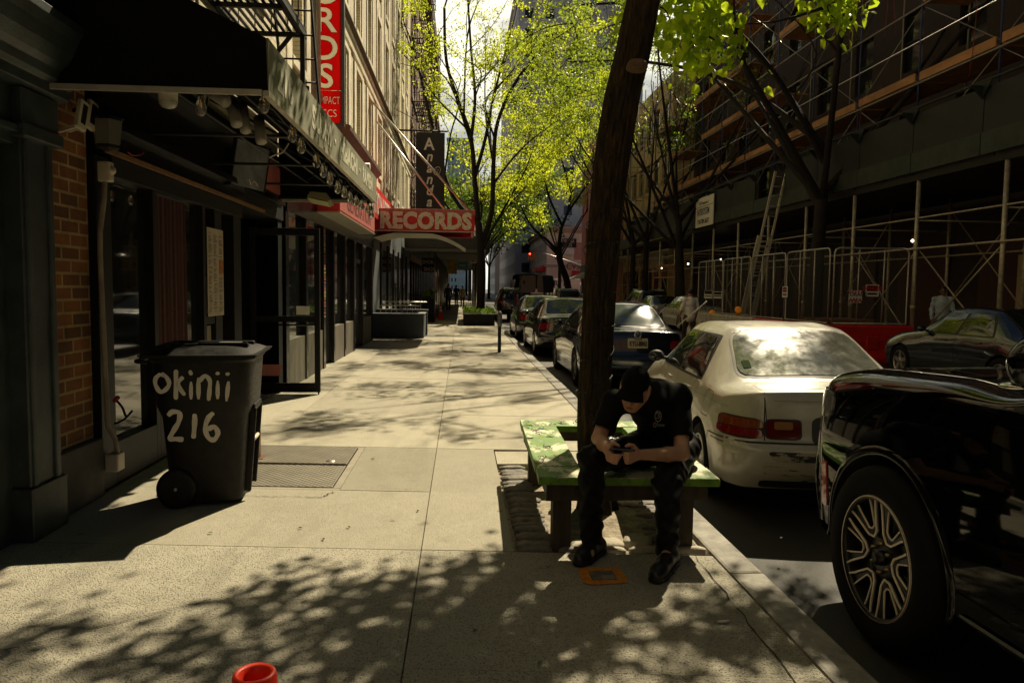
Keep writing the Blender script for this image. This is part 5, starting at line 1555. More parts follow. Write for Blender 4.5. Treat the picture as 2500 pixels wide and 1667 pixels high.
lid.add(vs, fs, 0, True)
lid.box(-.385, .385, -.43, .42, 1.035, 1.05); lid.box(-.395, .395, -.44, .43, 1.047, 1.056)
lo = lid.build('lid', M_bin, bn, local=True, sharp=35)
mb = MB(); mb.box(-.28, .30, -.20, -.13, 1.09, 1.115); mb.box(-.28, .30, .10, .17, 1.09, 1.115); mb.box(-.05, .30, -.20, -.185, 1.1, 1.125); mb.box(-.32, -.24, -.28, .25, 1.085, 1.11)
mb.build('lid_ridge', M_bin, bn, local=True, bevel=.012)
MB().box(.06, .22, -.09, .07, 1.108, 1.113).build('lid_label', mat('grey_label', (.16, .17, .16), .4, var=.3), lo, local=True)
MB().tube([(-.36, -.34, 1.0), (-.43, -.34, 1.01), (-.43, .33, 1.01), (-.36, .33, 1.0)], .014, 8).build('handle', M_bin, bn, local=True)
# brush lettering on the camera-side face
M_brush = mat('brushed_white_paint', (.62, .58, .49), .6, c2=(.16, .15, .13), c2scale=22, c2lo=.60, c2hi=.72, streak=(3, 1, .5))
def face_pt(u, v):     # u across (-1..1), v = z ; lies on the front face
    z = v
    if z > .70: t = (z - .70) / .30; y = -.36 - .04 * t; hx = .33 + .022 * t
    elif z > .62: t = (z - .62) / .08; y = -.33 - .03 * t; hx = .30 + .03 * t
    else: t = (z - .10) / .52; y = -.27 - .06 * t; hx = .262 + .038 * t
    return Vector((u, y - .003 - .0 * u, z))
def stroke(mb, pts, w, k=10):
    P = curve_pts([(p[0], 0, p[1]) for p in pts], k) if len(pts) > 2 else [np.array((pts[0][0] + (pts[1][0] - pts[0][0]) * i / 6, 0, pts[0][1] + (pts[1][1] - pts[0][1]) * i / 6)) for i in range(7)]
    vs = []
    for i, p in enumerate(P):
        d = P[min(i + 1, len(P) - 1)] - P[max(i - 1, 0)]; d = d / (np.linalg.norm(d) + 1e-9); nx, nz = -d[2], d[0]
        e_ = min(i, len(P) - 1 - i); ww = w / 2 * (0.92 + 0.10 * math.sin(i * .45 + pts[0][0] * 40)) * (.45 if e_ == 0 else .8 if e_ == 1 else 1)
        for s_ in (-1, 1): vs.append(face_pt(p[0] + nx * ww * s_, p[2] + nz * ww * s_))
    n = len(P); b = len(vs)
    vs += [v + Vector((0, .0035, 0)) for v in vs]
    fs = [(2*i, 2*i+1, 2*i+3, 2*i+2) for i in range(n - 1)] + [(b+2*i, b+2*i+2, b+2*i+3, b+2*i+1) for i in range(n - 1)]
    fs += [(2*i, 2*i+2, b+2*i+2, b+2*i) for i in range(n - 1)] + [(2*i+1, b+2*i+1, b+2*i+3, 2*i+3) for i in range(n - 1)]
    mb.add(vs, fs)
W_ = .030
L1 = [[(-.215, .925), (-.245, .90), (-.25, .86), (-.225, .815), (-.19, .83), (-.17, .865), (-.185, .905), (-.215, .925)],
      [(-.125, .95), (-.13, .87), (-.135, .765)], [(-.085, .905), (-.118, .86), (-.08, .79)],
      [(-.045, .945), (-.035, .915)], [(-.04, .875), (-.045, .765)],
      [(.005, .90), (.0, .765)], [(.008, .875), (.045, .91), (.072, .88), (.068, .82), (.06, .755)],
      [(.12, .935), (.122, .915)], [(.12, .88), (.115, .765)],
      [(.18, .93), (.182, .91)], [(.185, .875), (.168, .75)]]
L2 = [[(-.19, .64), (-.16, .665), (-.12, .655), (-.13, .60), (-.16, .55), (-.185, .50), (-.15, .495), (-.105, .49)],
      [(-.03, .65), (-.035, .58), (-.045, .495)],
      [(.085, .655), (.05, .62), (.03, .56), (.045, .50), (.08, .485), (.105, .525), (.085, .565), (.045, .55)]]
for ltr in L1 + L2:
    mb = MB(); ltr_ = [((x - .03) * 1.12 + .02, (z - .86) * 1.1 + .86 if z > .7 else (z - .57) * 1.12 + .565) for x, z in ltr]; stroke(mb, ltr_, W_ if ltr in L1 else .036); mb.build('painted_stroke', M_brush, bn, local=True)
# things round the bin
P_ = [(-2.42, 5.35, .72), (-2.36, 5.33, .66), (-2.32, 5.3, .60), (-2.28, 5.3, .64), (-2.33, 5.28, .58), (-2.4, 5.3, .55)]
tag(MB().tube([Vector(p) for p in curve_pts(P_)], .008, 6).tube([(-2.42, 5.35, .70), (-2.39, 5.34, .73)], .016, 8, 1).build('cable_plug', [M_black, mat('red_plug', (.35, .01, .01), .4)]), 'black cable with red plug poking out behind the bin', 'cable')
tag(MB().box(-1.80, -1.75, 6.55, 6.61, 0.02, .26).box(-1.84, -1.71, 6.52, 6.64, 0, .02).build('wooden_prop', mat('orange_wood', (.16, .07, .03), .7, var=.3), bevel=.004), 'short brown wooden stand behind the bin', 'stand')

# cellar hatch
h = thing('cellar_hatch', 'two leaf steel diamond plate cellar hatch set in the pavement beside the bin', 'hatch', (-1.5, 6.4, 0))
M_plate = mat('diamond_plate', (.23, .21, .165), .42, metal=.35, var=.2, vscale=5)
t_ = M_plate.node_tree; N = t_.nodes; Lk = t_.links
g_n = N.new('ShaderNodeNewGeometry'); mpn = N.new('ShaderNodeMapping'); mpn.inputs['Rotation'].default_value = (0, 0, R(45)); mpn.inputs['Scale'].default_value = (26, 26, 26)
ck = N.new('ShaderNodeTexVoronoi'); ck.feature = 'F1'; ck.inputs['Randomness'].default_value = 0.0; ck.inputs['Scale'].default_value = 1.0
Lk.new(g_n.outputs['Position'], mpn.inputs['Vector']); Lk.new(mpn.outputs[0], ck.inputs['Vector'])
bp = N.new('ShaderNodeBump'); bp.invert = True; bp.inputs['Distance'].default_value = .012; Lk.new(ck.outputs['Distance'], bp.inputs['Height']); Lk.new(bp.outputs[0], N['Principled BSDF'].inputs['Normal'])
def hy(x, y): return y - .09 * (x + .22)
fr = MB()
for (xa, xb, ya, yb) in ((-2.08, -.90, 5.50, 5.56), (-2.08, -.90, 6.96, 7.02), (-2.08, -2.02, 5.56, 6.96), (-.96, -.90, 5.56, 6.96)):
    fr.prism([(xa + .003, hy(xa, ya) + .003), (xb - .003, hy(xb, ya) + .003), (xb - .003, hy(xb, yb) - .003), (xa + .003, hy(xa, yb) - .003)], -.07, -.002)
fr.build('frame', mat('concrete_rim', (.30, .27, .21), .8, var=.2), h)
for ya, yb, z1 in ((5.565, 6.245, .004), (6.275, 6.955, .014)):
    MB().prism([(-2.015, hy(-2.015, ya)), (-.965, hy(-.965, ya)), (-.965, hy(-.965, yb)), (-2.015, hy(-2.015, yb))], z1 - .02, z1).build('hatch_leaf', M_plate, h, bevel=.002)
mb = MB(); mb.lathe([(.001, .018), (.035, .018), (.04, .014)], 16, 0, Matrix.Translation((-1.12, 6.45, 0))); mb.build('handle', M_steel, h)

# yellow sprayed box cover
vb = thing('valve_cover', 'small rectangular iron cover outlined in orange spray paint before the bench', 'cover', (.76, 3.83, 0))
MB().box(.70, .83, 3.77, 3.885, -.01, .008).build('lid', M_cobb, vb, bevel=.003)
mb = MB(); rg = random.Random(2)
o_ = []; i_ = []
for k in range(40):
    a = 2 * PI * k / 40; ca, sa = math.cos(a), math.sin(a); q = .3
    o_.append((.765 + (.118 + rg.uniform(-.008, .008)) * math.copysign(abs(ca) ** q, ca), 3.828 + (.115 + rg.uniform(-.008, .008)) * math.copysign(abs(sa) ** q, sa), .0035))
    i_.append((.765 + .068 * math.copysign(abs(ca) ** .1, ca), 3.828 + .062 * math.copysign(abs(sa) ** .1, sa), .0035))
mb.add(o_ + i_, [(k, (k+1) % 40, 40 + (k+1) % 40, 40 + k) for k in range(40)]); mb.build('paint', mat('orange_spray', (.62, .22, .008), .8, var=.35, vscale=30, c2=(.3, .2, .08), c2scale=14, c2lo=.5, c2hi=.8), vb)

# litter and small debris, each its own little thing
rg = random.Random(12)
LG = 'fallen leaves on the pavement'
WH = ['in front of the bin', 'before the orange box cover', 'close to the kerb right of the bench', 'at the bottom edge right of centre', 'right of the hatch, farther side', 'just before the hatch', 'by the joint level with the bench legs', 'nearest to the bin wheels', 'in the leaf shade near the middle', 'under the left bench board', 'between bin and hatch corner', 'beside the cobbles left of the bench']
M_fl = mat('fresh_fallen_leaf', (.12, .19, .03), .6); M_fd = mat('dry_leaf', (.10, .07, .03), .8)
for i, (px, py, mm) in enumerate(((520, 1303, 0), (1344, 1385, 0), (1910, 1313, 0), (812 + 500, 1625, 0), (905, 1122, 1), (855, 1290, 1), (1020, 1250, 1), (790, 1315, 1), (1165, 1538, 1), (1290, 1150, 1), (740, 1290, 1), (1275, 1232, 1))):
    g = at_z(px, py); a = rg.uniform(0, 6)
    V_ = [(0, 0, .004), (.018, .009, .012), (.036, 0, .006), (.018, -.009, .010)]
    M_ = Matrix.Translation((g.x, g.y, 0.002)) @ Matrix.Rotation(a, 4, 'Z')
    o = MB().add([M_ @ Vector(v) for v in V_] + [M_ @ (Vector(v) - Vector((0, 0, .002))) for v in V_], [(0, 1, 2, 3), (7, 6, 5, 4)]).build('fallen_leaf', (M_fl, M_fd)[mm])
    tag(o, 'tiny %s leaf lying on the pavement %s' % ('green' if mm == 0 else 'dry brown', WH[i]), 'leaf', LG)
g = at_z(1765, 1521); tag(MB().tube([(g.x - .025, g.y, .008), (g.x + .03, g.y + .003, .008)], .006, 8).build('cigarette_butt', M_white), 'cigarette butt lying near the kerb before the bench', 'cigarette butt')
g = at_z(1530, 1229); s_ = SDF((g.x - .12, g.y - .08, -.04), (g.x + .14, g.y + .1, .08), .006)
s_.cone((g.x - .06, g.y, .02), (g.x + .05, g.y - .03, .015), .03, .022, .02).cone((g.x + .03, g.y - .02, .02), (g.x + .09, g.y + .01, .02), .02, .012, .02).disp(lambda P: .006 * np.sin(P[:, 0] * 120) * np.cos(P[:, 1] * 90))
tag(s_.mesh('crumpled_wrapper', M_white), 'crumpled white paper wrapper beside the trunk under the bench', 'litter')

# ================================================================ BENCH
bh = thing('tree_bench', 'square lime green wooden bench built round the big trunk, paint worn and scribbled', 'bench', (.95, 5.1, 0))
M_lime = mat('lime_paint_worn', (.115, .24, .022), .6, c2=(.62, .60, .42), c2scale=7, c2lo=.50, c2hi=.56, bump=.0015, bscale=50, var=.2, vscale=20, streak=(1, .55, 1))
M_lime2 = mat('lime_paint_edge', (.125, .27, .02), .6, var=.35, vscale=14, c2=(.05, .06, .02), c2scale=40, c2lo=.58, c2hi=.66)
M_legw = mat('dark_stained_wood', (.055, .042, .026), .75, var=.4, vscale=6, streak=(3, 3, .5), bump=.002)
SZ = .45
cFL = (.45, 4.16); cFR = (1.49, 4.10); cBL = (.49, 6.02); cBR = (1.53, 5.96)
def plank(name, A, B, inw, zt, m1, m2):
    """plank from A to B, its width on the inner side inw"""
    A = Vector((*A, 0)); B = Vector((*B, 0)); n_ = Vector((*inw, 0))
    mb = MB()
    mb.prism([(p.x, p.y) for p in (A, B, B + n_, A + n_)], zt - .045, zt - .004); o = mb.build(name, m2, bh, bevel=.004)
    mb = MB(); e = .004; d = (B - A).normalized() * e; nn = n_.normalized() * e
    mb.prism([(p.x, p.y) for p in (A + d + nn, B - d + nn, B - d + n_ - nn, A + d + n_ - nn)], zt - .0038, zt); mb.build('worn_top', m1, o)
    o.name = name
    return o
plank('seat_plank', cFL, cFR, (.012, .27), SZ, M_lime, M_lime2)
plank('seat_plank', cBL, cBR, (-.01, -.26), SZ, M_lime, M_lime2)
plank('seat_plank', (cFL[0] + .006, cFL[1] + .275), (cBL[0] - .006, cBL[1] - .265), (.27, -.006), SZ, M_lime, M_lime2)
plank('seat_plank', (cFR[0] - .264, cFR[1] + .275), (cBR[0] - .264, cBR[1] - .265), (.27, -.006), SZ, M_lime, M_lime2)
mb = MB()
for (x0, x1, y0, y1) in ((cFL[0] + .05, cFR[0] - .05, 4.20, 4.235), (cBL[0] + .05, cBR[0] - .05, 5.90, 5.935)): mb.box(x0, x1, y0, y1, SZ - .15, SZ - .046)
mb.box(cFL[0] + .06, cFL[0] + .095, 4.236, 5.899, SZ - .15, SZ - .046); mb.box(cFR[0] - .06, cFR[0] - .025, 4.236, 5.899, SZ - .15, SZ - .046)
mb.build('apron', M_legw, bh, bevel=.003)
for (x, y) in ((.60, 4.30), (1.33, 4.30), (.60, 5.84), (1.40, 5.84)):
    w_ = .055
    MB().prism([(x - w_, y - w_), (x + w_, y - w_), (x + w_, y + w_), (x - w_, y + w_)], -.04, SZ - .046).build('leg', M_legw, bh, bevel=.004)
# scribbles and stickers on the boards
rg = random.Random(31); ink = [mat('ink_black', (.02, .02, .02), .6), mat('ink_blue', (.04, .08, .2), .6), mat('ink_pink', (.5, .15, .12), .6)]
for k in range(26):
    if k < 17: x = rg.uniform(.49, .68); y = rg.uniform(4.3, 5.9)
    else: x = rg.uniform(.5, 1.45); y = rg.choice((rg.uniform(4.18, 4.36), rg.uniform(5.80, 5.98)))
    mb = MB(); P_ = [Vector((x + rg.uniform(-.035, .035), y + rg.uniform(-.06, .06), SZ + .0015)) for _ in range(5)]
    mb.tube([Vector(p) for p in curve_pts(P_, 4)], .0022, 3); mb.build('scribble', ink[0 if k % 4 else (1 if k % 8 else 2)], bh)

M_bag = mat('black_plastic_bag', (.01, .01, .01), .22, spec=.7, bump=.01, bscale=30)

# ================================================================ STREET FURNITURE
# cone tip right below the camera
def cone(name, label, x, y, z0, h, rb, rt, group=None, base=True):
    t = thing(name, label, 'traffic cone', (x, y, z0), group=group)
    M_or = mat('cone_orange', (.75, .035, .008), .45, var=.1)
    n = 28
    mb = MB(); mb.lathe([(rb, .03), (rt + .004, h - .05), (rt + .006, h - .02), (rt + .004, h - .004), (rt, h), (rt - .005, h - .004), (rt - .008, h - .02), (rt - .004, h - .12), (rb - .01, .03)], n, 0, Matrix.Translation((x, y, z0)))
    mb.build('body', M_or, t)
    MB().box(x - rb - .04, x + rb + .04, y - rb - .04, y + rb + .04, z0, z0 + .03).build('base', M_or, t, bevel=.01)
    for a, b in ((.52, .66), (.74, .86)):
        ra = rb + (rt - rb) * a + .004; rc = rb + (rt - rb) * b + .004
        mb = MB(); mb.lathe([(ra, h * a), (rc, h * b)], n, 0, Matrix.Translation((x, y, z0))); mb.build('reflective_band', M_white, t)
    return t
c = at_y(621, 1632, 1.12)
cone('traffic_cone', 'orange red cone tip poking into the bottom of the view', c.x, 1.12, 0, c.z - .004, .15, .028)
c = at_z(1076, 781); cone('traffic_cone', 'orange cone with white bands standing far down the left pavement', c.x, c.y, 0, .74, .15, .03)

# low slate blue wall with rails
bw = thing('stoop_wall', 'low dark slate blue wall with iron rails jutting into the left pavement', 'wall', (-1.9, 22.6, 0))
M_slate = mat('slate_blue_wall', (.055, .068, .08), .75, var=.15, vscale=3)
mb = MB(); mb.box(-2.8, -1.12, 22.5, 22.68, 0, .72); mb.box(-1.3, -1.12, 22.681, 24.3, 0, .72); mb.box(-2.8, -1.08, 24.0, 24.2, 0, .80); mb.build('wall', M_slate, bw, bevel=.006)
mb = MB(); mb.box(-2.82, -1.10, 22.48, 22.70, .721, .745); mb.box(-1.32, -1.10, 22.71, 24.3, .721, .745); mb.box(-2.82, -1.06, 23.98, 24.22, .801, .825); mb.build('coping', mat('pale_coping', (.3, .32, .32), .6), bw)
mb = MB()
for y_, z_, xr in ((22.6, .98, -1.25), (24.1, 1.06, -1.1)):
    mb.tube([(-2.45, y_, z_), (xr, y_, z_)], .018, 6)
    for k in range(8): mb.tube([(-2.42 + k * .16, y_, .74), (-2.42 + k * .16, y_, z_)], .009, 4)
mb.build('railing', M_steel, bw)
mb = MB(); mb.box(-2.9, -2.62, 21.6, 22.49, 0, 3.2); mb.box(-2.9, -2.7, 22.5, 39, 0, 3.9); mb.build('slate_shopfront', M_slate, b2)
mb = MB(); 
for k in range(6): mb.box(-2.70, -2.64, 25 + k * 2.3, 25.2 + k * 2.3, 0, 3.0)
mb.build('shopfront_frame', M_black, b2)
for k in range(6): MB().box(-2.695, -2.68, 25.2 + k * 2.3, 27.3 + k * 2.3, .5, 2.8).build('shop_window', M_glass, b2)

def planter(name, label, x0, x1, y0, y1, h, seed, n=260, hgt=.3, flw=None):
    t = thing(name, label, 'planter', ((x0 + x1) / 2, y0, 0))
    mb = MB(); mb.box(x0, x1, y0, y1, 0.0, h)
    for k in range(int((x1 - x0) / .12)): mb.box(x0 + .02 + k * .12, x0 + .10 + k * .12, y0 - .02, y0 - .001, .04, h - .03)
    mb.box(x0 - .03, x1 + .03, y0 - .04, y1 + .03, h, h + .05); mb.build('box', M_black, t)
    rng = np.random.default_rng(seed); V = []; F = []
    P_ = np.stack([rng.uniform(x0, x1, n), rng.uniform(y0, y1, n), h + .04 + rng.uniform(0, hgt, n) ** 1.2], 1)
    add_leaves(V, F, P_, .16, rng, False, -.8); leaf_mesh('plants', V, F, flw or L_mid, t)
    return t
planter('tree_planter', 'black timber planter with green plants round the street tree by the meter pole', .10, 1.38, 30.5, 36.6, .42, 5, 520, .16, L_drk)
planter('tall_planter', 'tall black planter with leafy plant beside the slate blue wall', -1.66, -1.18, 33.0, 33.7, 1.0, 6, 90, .38)
g = at_z(1219, 861); 
t = thing('meter_pole', 'short dark meter post with worn head standing near the kerb', 'post', (g.x, g.y, 0))
MB().tube([(g.x, g.y, 0), (g.x, g.y, .62)], .042, 12).build('post', M_iron, t); MB().tube([(g.x, g.y, .62), (g.x, g.y, .70), (g.x, g.y, .94), (g.x, g.y, .99)], [.05, .062, .055, .02], 12).build('head', mat('worn_grey_paint', (.2, .2, .19), .5, c2=(.03, .03, .03), c2scale=20), t)
MB().lathe([(.001, .012), (.09, .012), (.10, .0)], 16, 0, Matrix.Translation((g.x, g.y, 0))).build('base_plate', M_iron, t)
g = at_z(1155, 766)
t = thing('sign_pole', 'grey street pole covered in stickers with small parking signs', 'pole', (g.x, g.y, 0))
MB().tube([(g.x, g.y, 0), (g.x, g.y, 5.2)], .085, 10).build('pole', mat('sticker_pole', (.13, .13, .12), .6, c2=(.5, .47, .4), c2scale=9, c2lo=.54, c2hi=.6), t)
for px0, px1, py0, py1 in ((1148, 1162, 626, 643), (1150, 1163, 748, 764)):
    a = at_y(px0, py1, g.y - .12); b = at_y(px1, py0, g.y - .12); p_ = MB().box(a.x, b.x, g.y - .13, g.y - .11, a.z, b.z).build('sign_plate', M_white, t)
    MB().box(a.x + .05, b.x - .05, g.y - .136, g.y - .131, a.z + .08, a.z + (b.z - a.z) * .55).build('print', M_redf if py0 < 700 else M_black, p_)

# sidewalk shed far down the left pavement
sh = thing('left_sidewalk_shed', 'dark sidewalk shed roof on steel posts spanning the far left pavement', 'sidewalk shed', (-.5, 36, 0))
mb = MB(); mb.box(-2.6, 1.2, 34.5, 74, 3.35, 3.6); mb.box(1.2, 1.3, 34.4, 74, 3.2, 4.3); mb.box(-2.6, 1.3, 34.3, 34.4, 3.35, 3.9); mb.build('deck', mat('shed_dark', (.06, .06, .055), .8, var=.2), sh)
mb = MB()
for k in range(12): mb.box(-2.6, 1.2, 34.6 + k * 3.2, 34.75 + k * 3.2, 3.2, 3.34)
each(mb, 'beam', mat('shed_beam', (.3, .29, .26), .6), sh)
for k in range(12):
    for x in (-1.25, 1.05): MB().tube([(x, 35.6 + k * 3.2, 0), (x, 35.6 + k * 3.2, 3.2)], .045, 8).build('post', M_steel, sh)
# hanging shop signs and banners below the shed
def hsign(name, label, px0, py0, px1, py1, Y, c, txt=None, tc_=None, size=.4):
    a = at_y(px0, py1, Y); b = at_y(px1, py0, Y)
    t = thing(name, label, 'sign', ((a.x + b.x) / 2, Y, a.z))
    MB().box(a.x, b.x, Y - .04, Y + .04, a.z, b.z).build('board', c, t)
    MB().tube([((a.x + b.x) / 2, Y, b.z), ((a.x + b.x) / 2, Y, b.z + .3)], .015, 5).build('hanger', M_iron, t)
    if txt:
        n = len(txt)
        for i, s_ in enumerate(txt): text_obj(s_, 'letters', tc_, t, size, ((a.x + b.x) / 2, Y - .045, b.z - (i + .85) * (b.z - a.z) / n), (1, 0, 0), (0, 0, 1), .003, align='CENTER', squash=.8)
    return t
hsign('smoke_shop_sign', 'black square sign reading smoke shop under the far left shed', 1030, 630, 1066, 664, 37, M_black, ('SMOKE', 'SHOP'), M_letter, .26)
hsign('yellow_banner', 'dark and yellow hanging shop banner far under the left shed', 1092, 630, 1116, 668, 47, mat('yellow_banner', (.42, .27, .05), .7, c2=(.06, .02, .02), c2scale=2.2))
hsign('teal_banner', 'teal hanging shop banner with pale lettering far under the left shed', 1117, 621, 1142, 653, 49, mat('teal_banner', (.03, .20, .24), .6), ('SMOKE', 'VAPES'), M_white, .2)
# black vertical banner
BY2 = 30.0
a = at_y(1015, 510, BY2); b = at_y(1086, 325, BY2)
t = thing('black_banner', 'tall black banner with white slanted letters hanging from a bracket over the pavement', 'banner', (a.x, BY2, a.z))
MB().box(a.x, b.x, BY2 - .03, BY2 + .03, a.z, b.z).build('cloth', mat('charcoal_banner', (.022, .022, .024), .7, var=.2, vscale=2), t)
mb = MB(); mb.tube([(FX2, BY2, b.z + .06), (b.x + .12, BY2, b.z + .06)], .035, 6); mb.tube([(FX2, BY2, b.z + .9), (b.x - .3, BY2, b.z + .06)], .012, 5); mb.tube([(FX2, BY2, a.z - .06), (b.x + .05, BY2, a.z - .06)], .03, 6); mb.build('bracket', M_iron, t)
hh = (b.z - a.z)
for i, ch in enumerate('Ananda'):
    text_obj(ch, 'letter', M_white, t, .66 if i == 0 else .56, (a.x + (b.x - a.x) * .46, BY2 - .035, b.z - hh * (.225 + .148 * i)), (1, 0, 0), (0, 0, 1), .003, align='CENTER', squash=.9, shear=0.25 if i else 0, bold=.012)
mb = MB(); cx, cz = a.x + (b.x - a.x) * .74, b.z - hh * .50
mb.tube([Vector((cx + .13 * math.cos(q), BY2 - .038, cz + .16 * math.sin(q + .3))) for q in [i * PI / 10 for i in range(21)]], .014, 4); mb.tube([(cx - .06, BY2 - .038, cz + .05), (cx + .06, BY2 - .038, cz + .06), (cx, BY2 - .038, cz - .06)], .012, 4); mb.build('emblem', M_vlet, t)

# street lamp arm and traffic lights
t = thing('street_lamp', 'grey curved street lamp arm reaching over the road among the branches', 'street lamp', (1.2, 62, 0))
mb = MB(); mb.tube([(1.35, 62, 0), (1.35, 62, 11.2)], [.11, .07], 8); mb.build('pole', M_steel, t)
mb = MB(); mb.tube([Vector(p) for p in curve_pts([(1.35, 62, 11.0), at_y(1200, 378, 62), at_y(1262, 362, 62)])], .06, 6); mb.build('arm', M_steel, t)
p = at_y(1270, 360, 62); MB().ball(p, .2, 8, 0, 2.2, .8, .5).build('lamp_head', M_steel, t)
YT = 99.5; g = at_y(1424, 650, YT)
t = thing('traffic_signal', 'yellow traffic signals hanging on a mast arm over the crossing, red lit', 'traffic light', (g.x, YT, 0))
e = at_y(1292, 608, YT); mb = MB(); mb.tube([(g.x, YT, 0), (g.x, YT, g.z + 1)], .13, 8); mb.build('pole', M_steel, t)
MB().tube([(g.x, YT, g.z), ((g.x + e.x) / 2, YT, (g.z + e.z) / 2 + .1), e], [.09, .07, .05], 6).build('mast_arm', M_steel, t)
M_sy = mat('signal_yellow', (.42, .14, .01), .5)
for px, fc, lab in ((1293, -1, 1), (1303, 1, 0)):
    a = at_y(px - 3.5, 635, YT - .3); b = at_y(px + 3.5, 617, YT - .3)
    hd = MB().box(a.x, b.x, YT - .45, YT - .1, a.z, b.z).build('signal_head', M_sy, t, bevel=.03)
    for k in range(3):
        z = b.z - (b.z - a.z) * (k + .5) / 3; cc = Vector(((a.x + b.x) / 2, YT - .47, z))
        MB().ball(cc, .11, 6, 0, 1, .4, 1).build('lens', mat('red_lit', (.8, .03, .01), .3, emit=(1, .06, .02), estr=6) if (k == 0 and lab) else M_black, hd)
g = at_y(1372, 678, 97)
t = thing('one_way_sign', 'black one way arrow sign on a thin post near the pharmacy corner', 'sign', (g.x, 97, 0))
MB().tube([(g.x, 97, 0), (g.x, 97, g.z + .3)], .04, 6).build('post', M_steel, t); MB().box(g.x - .45, g.x + .45, 96.9, 96.95, g.z - .16, g.z + .16).build('plate', M_black, t)
MB().prism([(g.x - .36, g.z), (g.x - .2, g.z + .11), (g.x - .2, g.z + .05), (g.x + .36, g.z + .05), (g.x + .36, g.z - .05), (g.x - .2, g.z - .05), (g.x - .2, g.z - .11)], 96.88, 96.895, 'y').build('arrow', M_white, t)

# ================================================================ RIGHT SIDE: SHED, SCAFFOLD, FENCE
M_grn = mat('shed_green_paint', (.020, .032, .022), .7, var=.4, vscale=3, c2=(.03, .034, .022), c2scale=1.2)
M_post = mat('weathered_pipe', (.42, .37, .27), .5, metal=.5, var=.3, vscale=10)
rs_ = thing('sidewalk_shed', 'green fronted sidewalk shed on pipe legs running along the scaffolded building', 'sidewalk shed', (11, 30, 0))
mb = MB(); mb.box(10.95, 14.7, 3, 47.5, 4.25, 4.40); mb.build('deck', M_black, rs_)
mb = MB(); y = 3.0
while y < 47:
    mb.box(10.86, 10.94, y + .01, y + 2.42, 4.45, 4.92); y += 2.44
each(mb, 'fascia_board', M_grn, rs_)
mb = MB(); y = 3.0
while y < 47:
    if not (22.8 < y < 25): mb.box(10.90, 10.935, y + .01, y + 2.42, 4.93, 5.85)
    mb.prism([(10.86, 5.60), (10.86, 5.88), (10.6, 5.88)], y - .03, y + .03, 'y'); mb.prism([(y - .28, 5.95), (y + .28, 5.95), (y, 5.6)], 10.84, 10.86, 'x')
    y += 2.44
each(mb, 'parapet_panel', mat('parapet_dark', (.009, .013, .010), .7, var=.4, vscale=2), rs_)
mb = MB(); mb.tube([(10.88, 3, 5.98), (10.88, 47, 5.98)], .03, 6); mb.build('top_rail', M_grn, rs_)
for k in range(14):
    y = 5.75 + 2.93 * k
    for x in (11.0, 13.8):
        mb = MB(); mb.tube([(x, y, 0), (x, y, 4.25)], .05 if x < 12 else .045, 10)
        for z in (1.2, 2.62): mb.lathe([(.05, -.05), (.066, -.045), (.066, .045), (.05, .05)], 12, 0, Matrix.Translation((x, y, z)))
        mb.build('post', M_post, rs_)
mb = MB(); mb.tube([(11.0, 5.7, 2.62), (11.0, 44, 2.62)], .026, 6); mb.tube([(11.0, 5.7, 3.35), (11.0, 44, 3.35)], .022, 6); mb.tube([(13.8, 5.7, 2.62), (13.8, 44, 2.62)], .024, 6)
for k in range(14):
    y = 5.75 + 2.93 * k; mb.tube([(11, y, 3.3), (13.8, y, 3.3)], .02, 5)
each(mb, 'ledger_pipe', M_post, rs_)
mb = MB()
for k in (3, 4, 8, 10, 11):
    y = 5.75 + 2.93 * k; mb.tube([(11.03, y, 2.6), (11.03, y + 2.9, .3)], .018, 6); mb.tube([(11.06, y, .3), (11.06, y + 2.9, 2.6)], .018, 6)
for k in range(0, 12, 2):
    y = 5.75 + 2.93 * k; mb.tube([(13.8, y, 3.9), (13.8, y + 2.9, 1.2)], .018, 5); mb.tube([(13.8, y, 1.2), (13.8, y + 2.9, 3.9)], .018, 5)
each(mb, 'brace', M_post, rs_)
M_lamp = mat('lamp_lit', (1, .95, .8), .3, emit=(1, .86, .6), estr=7)
WG = 'lit work lamps under the sidewalk shed'
for px, py, X, lb in ((2228, 588, 11.0, 'small lit bulkhead lamp on a shed post above the fence end'), (1760, 634, 12.5, 'small lit lamp under the shed left of the ladder'), (1680, 644, 12.5, 'small lit lamp beside the tree trunk under the shed'), (1616, 655, 11.5, 'small lit lamp in front of the ochre shop under the shed')):
    p = at_x(px, py, X); t = thing('work_lamp', lb, 'lamp', p, group=WG)
    MB().ball(p, (.035 if X < 11.2 else .045), 8).build('bulb', M_lamp, t); MB().tube([p + Vector((0, 0, .05)), p + Vector((0, 0, .16))], .03, 8).build('cap', M_black, t)

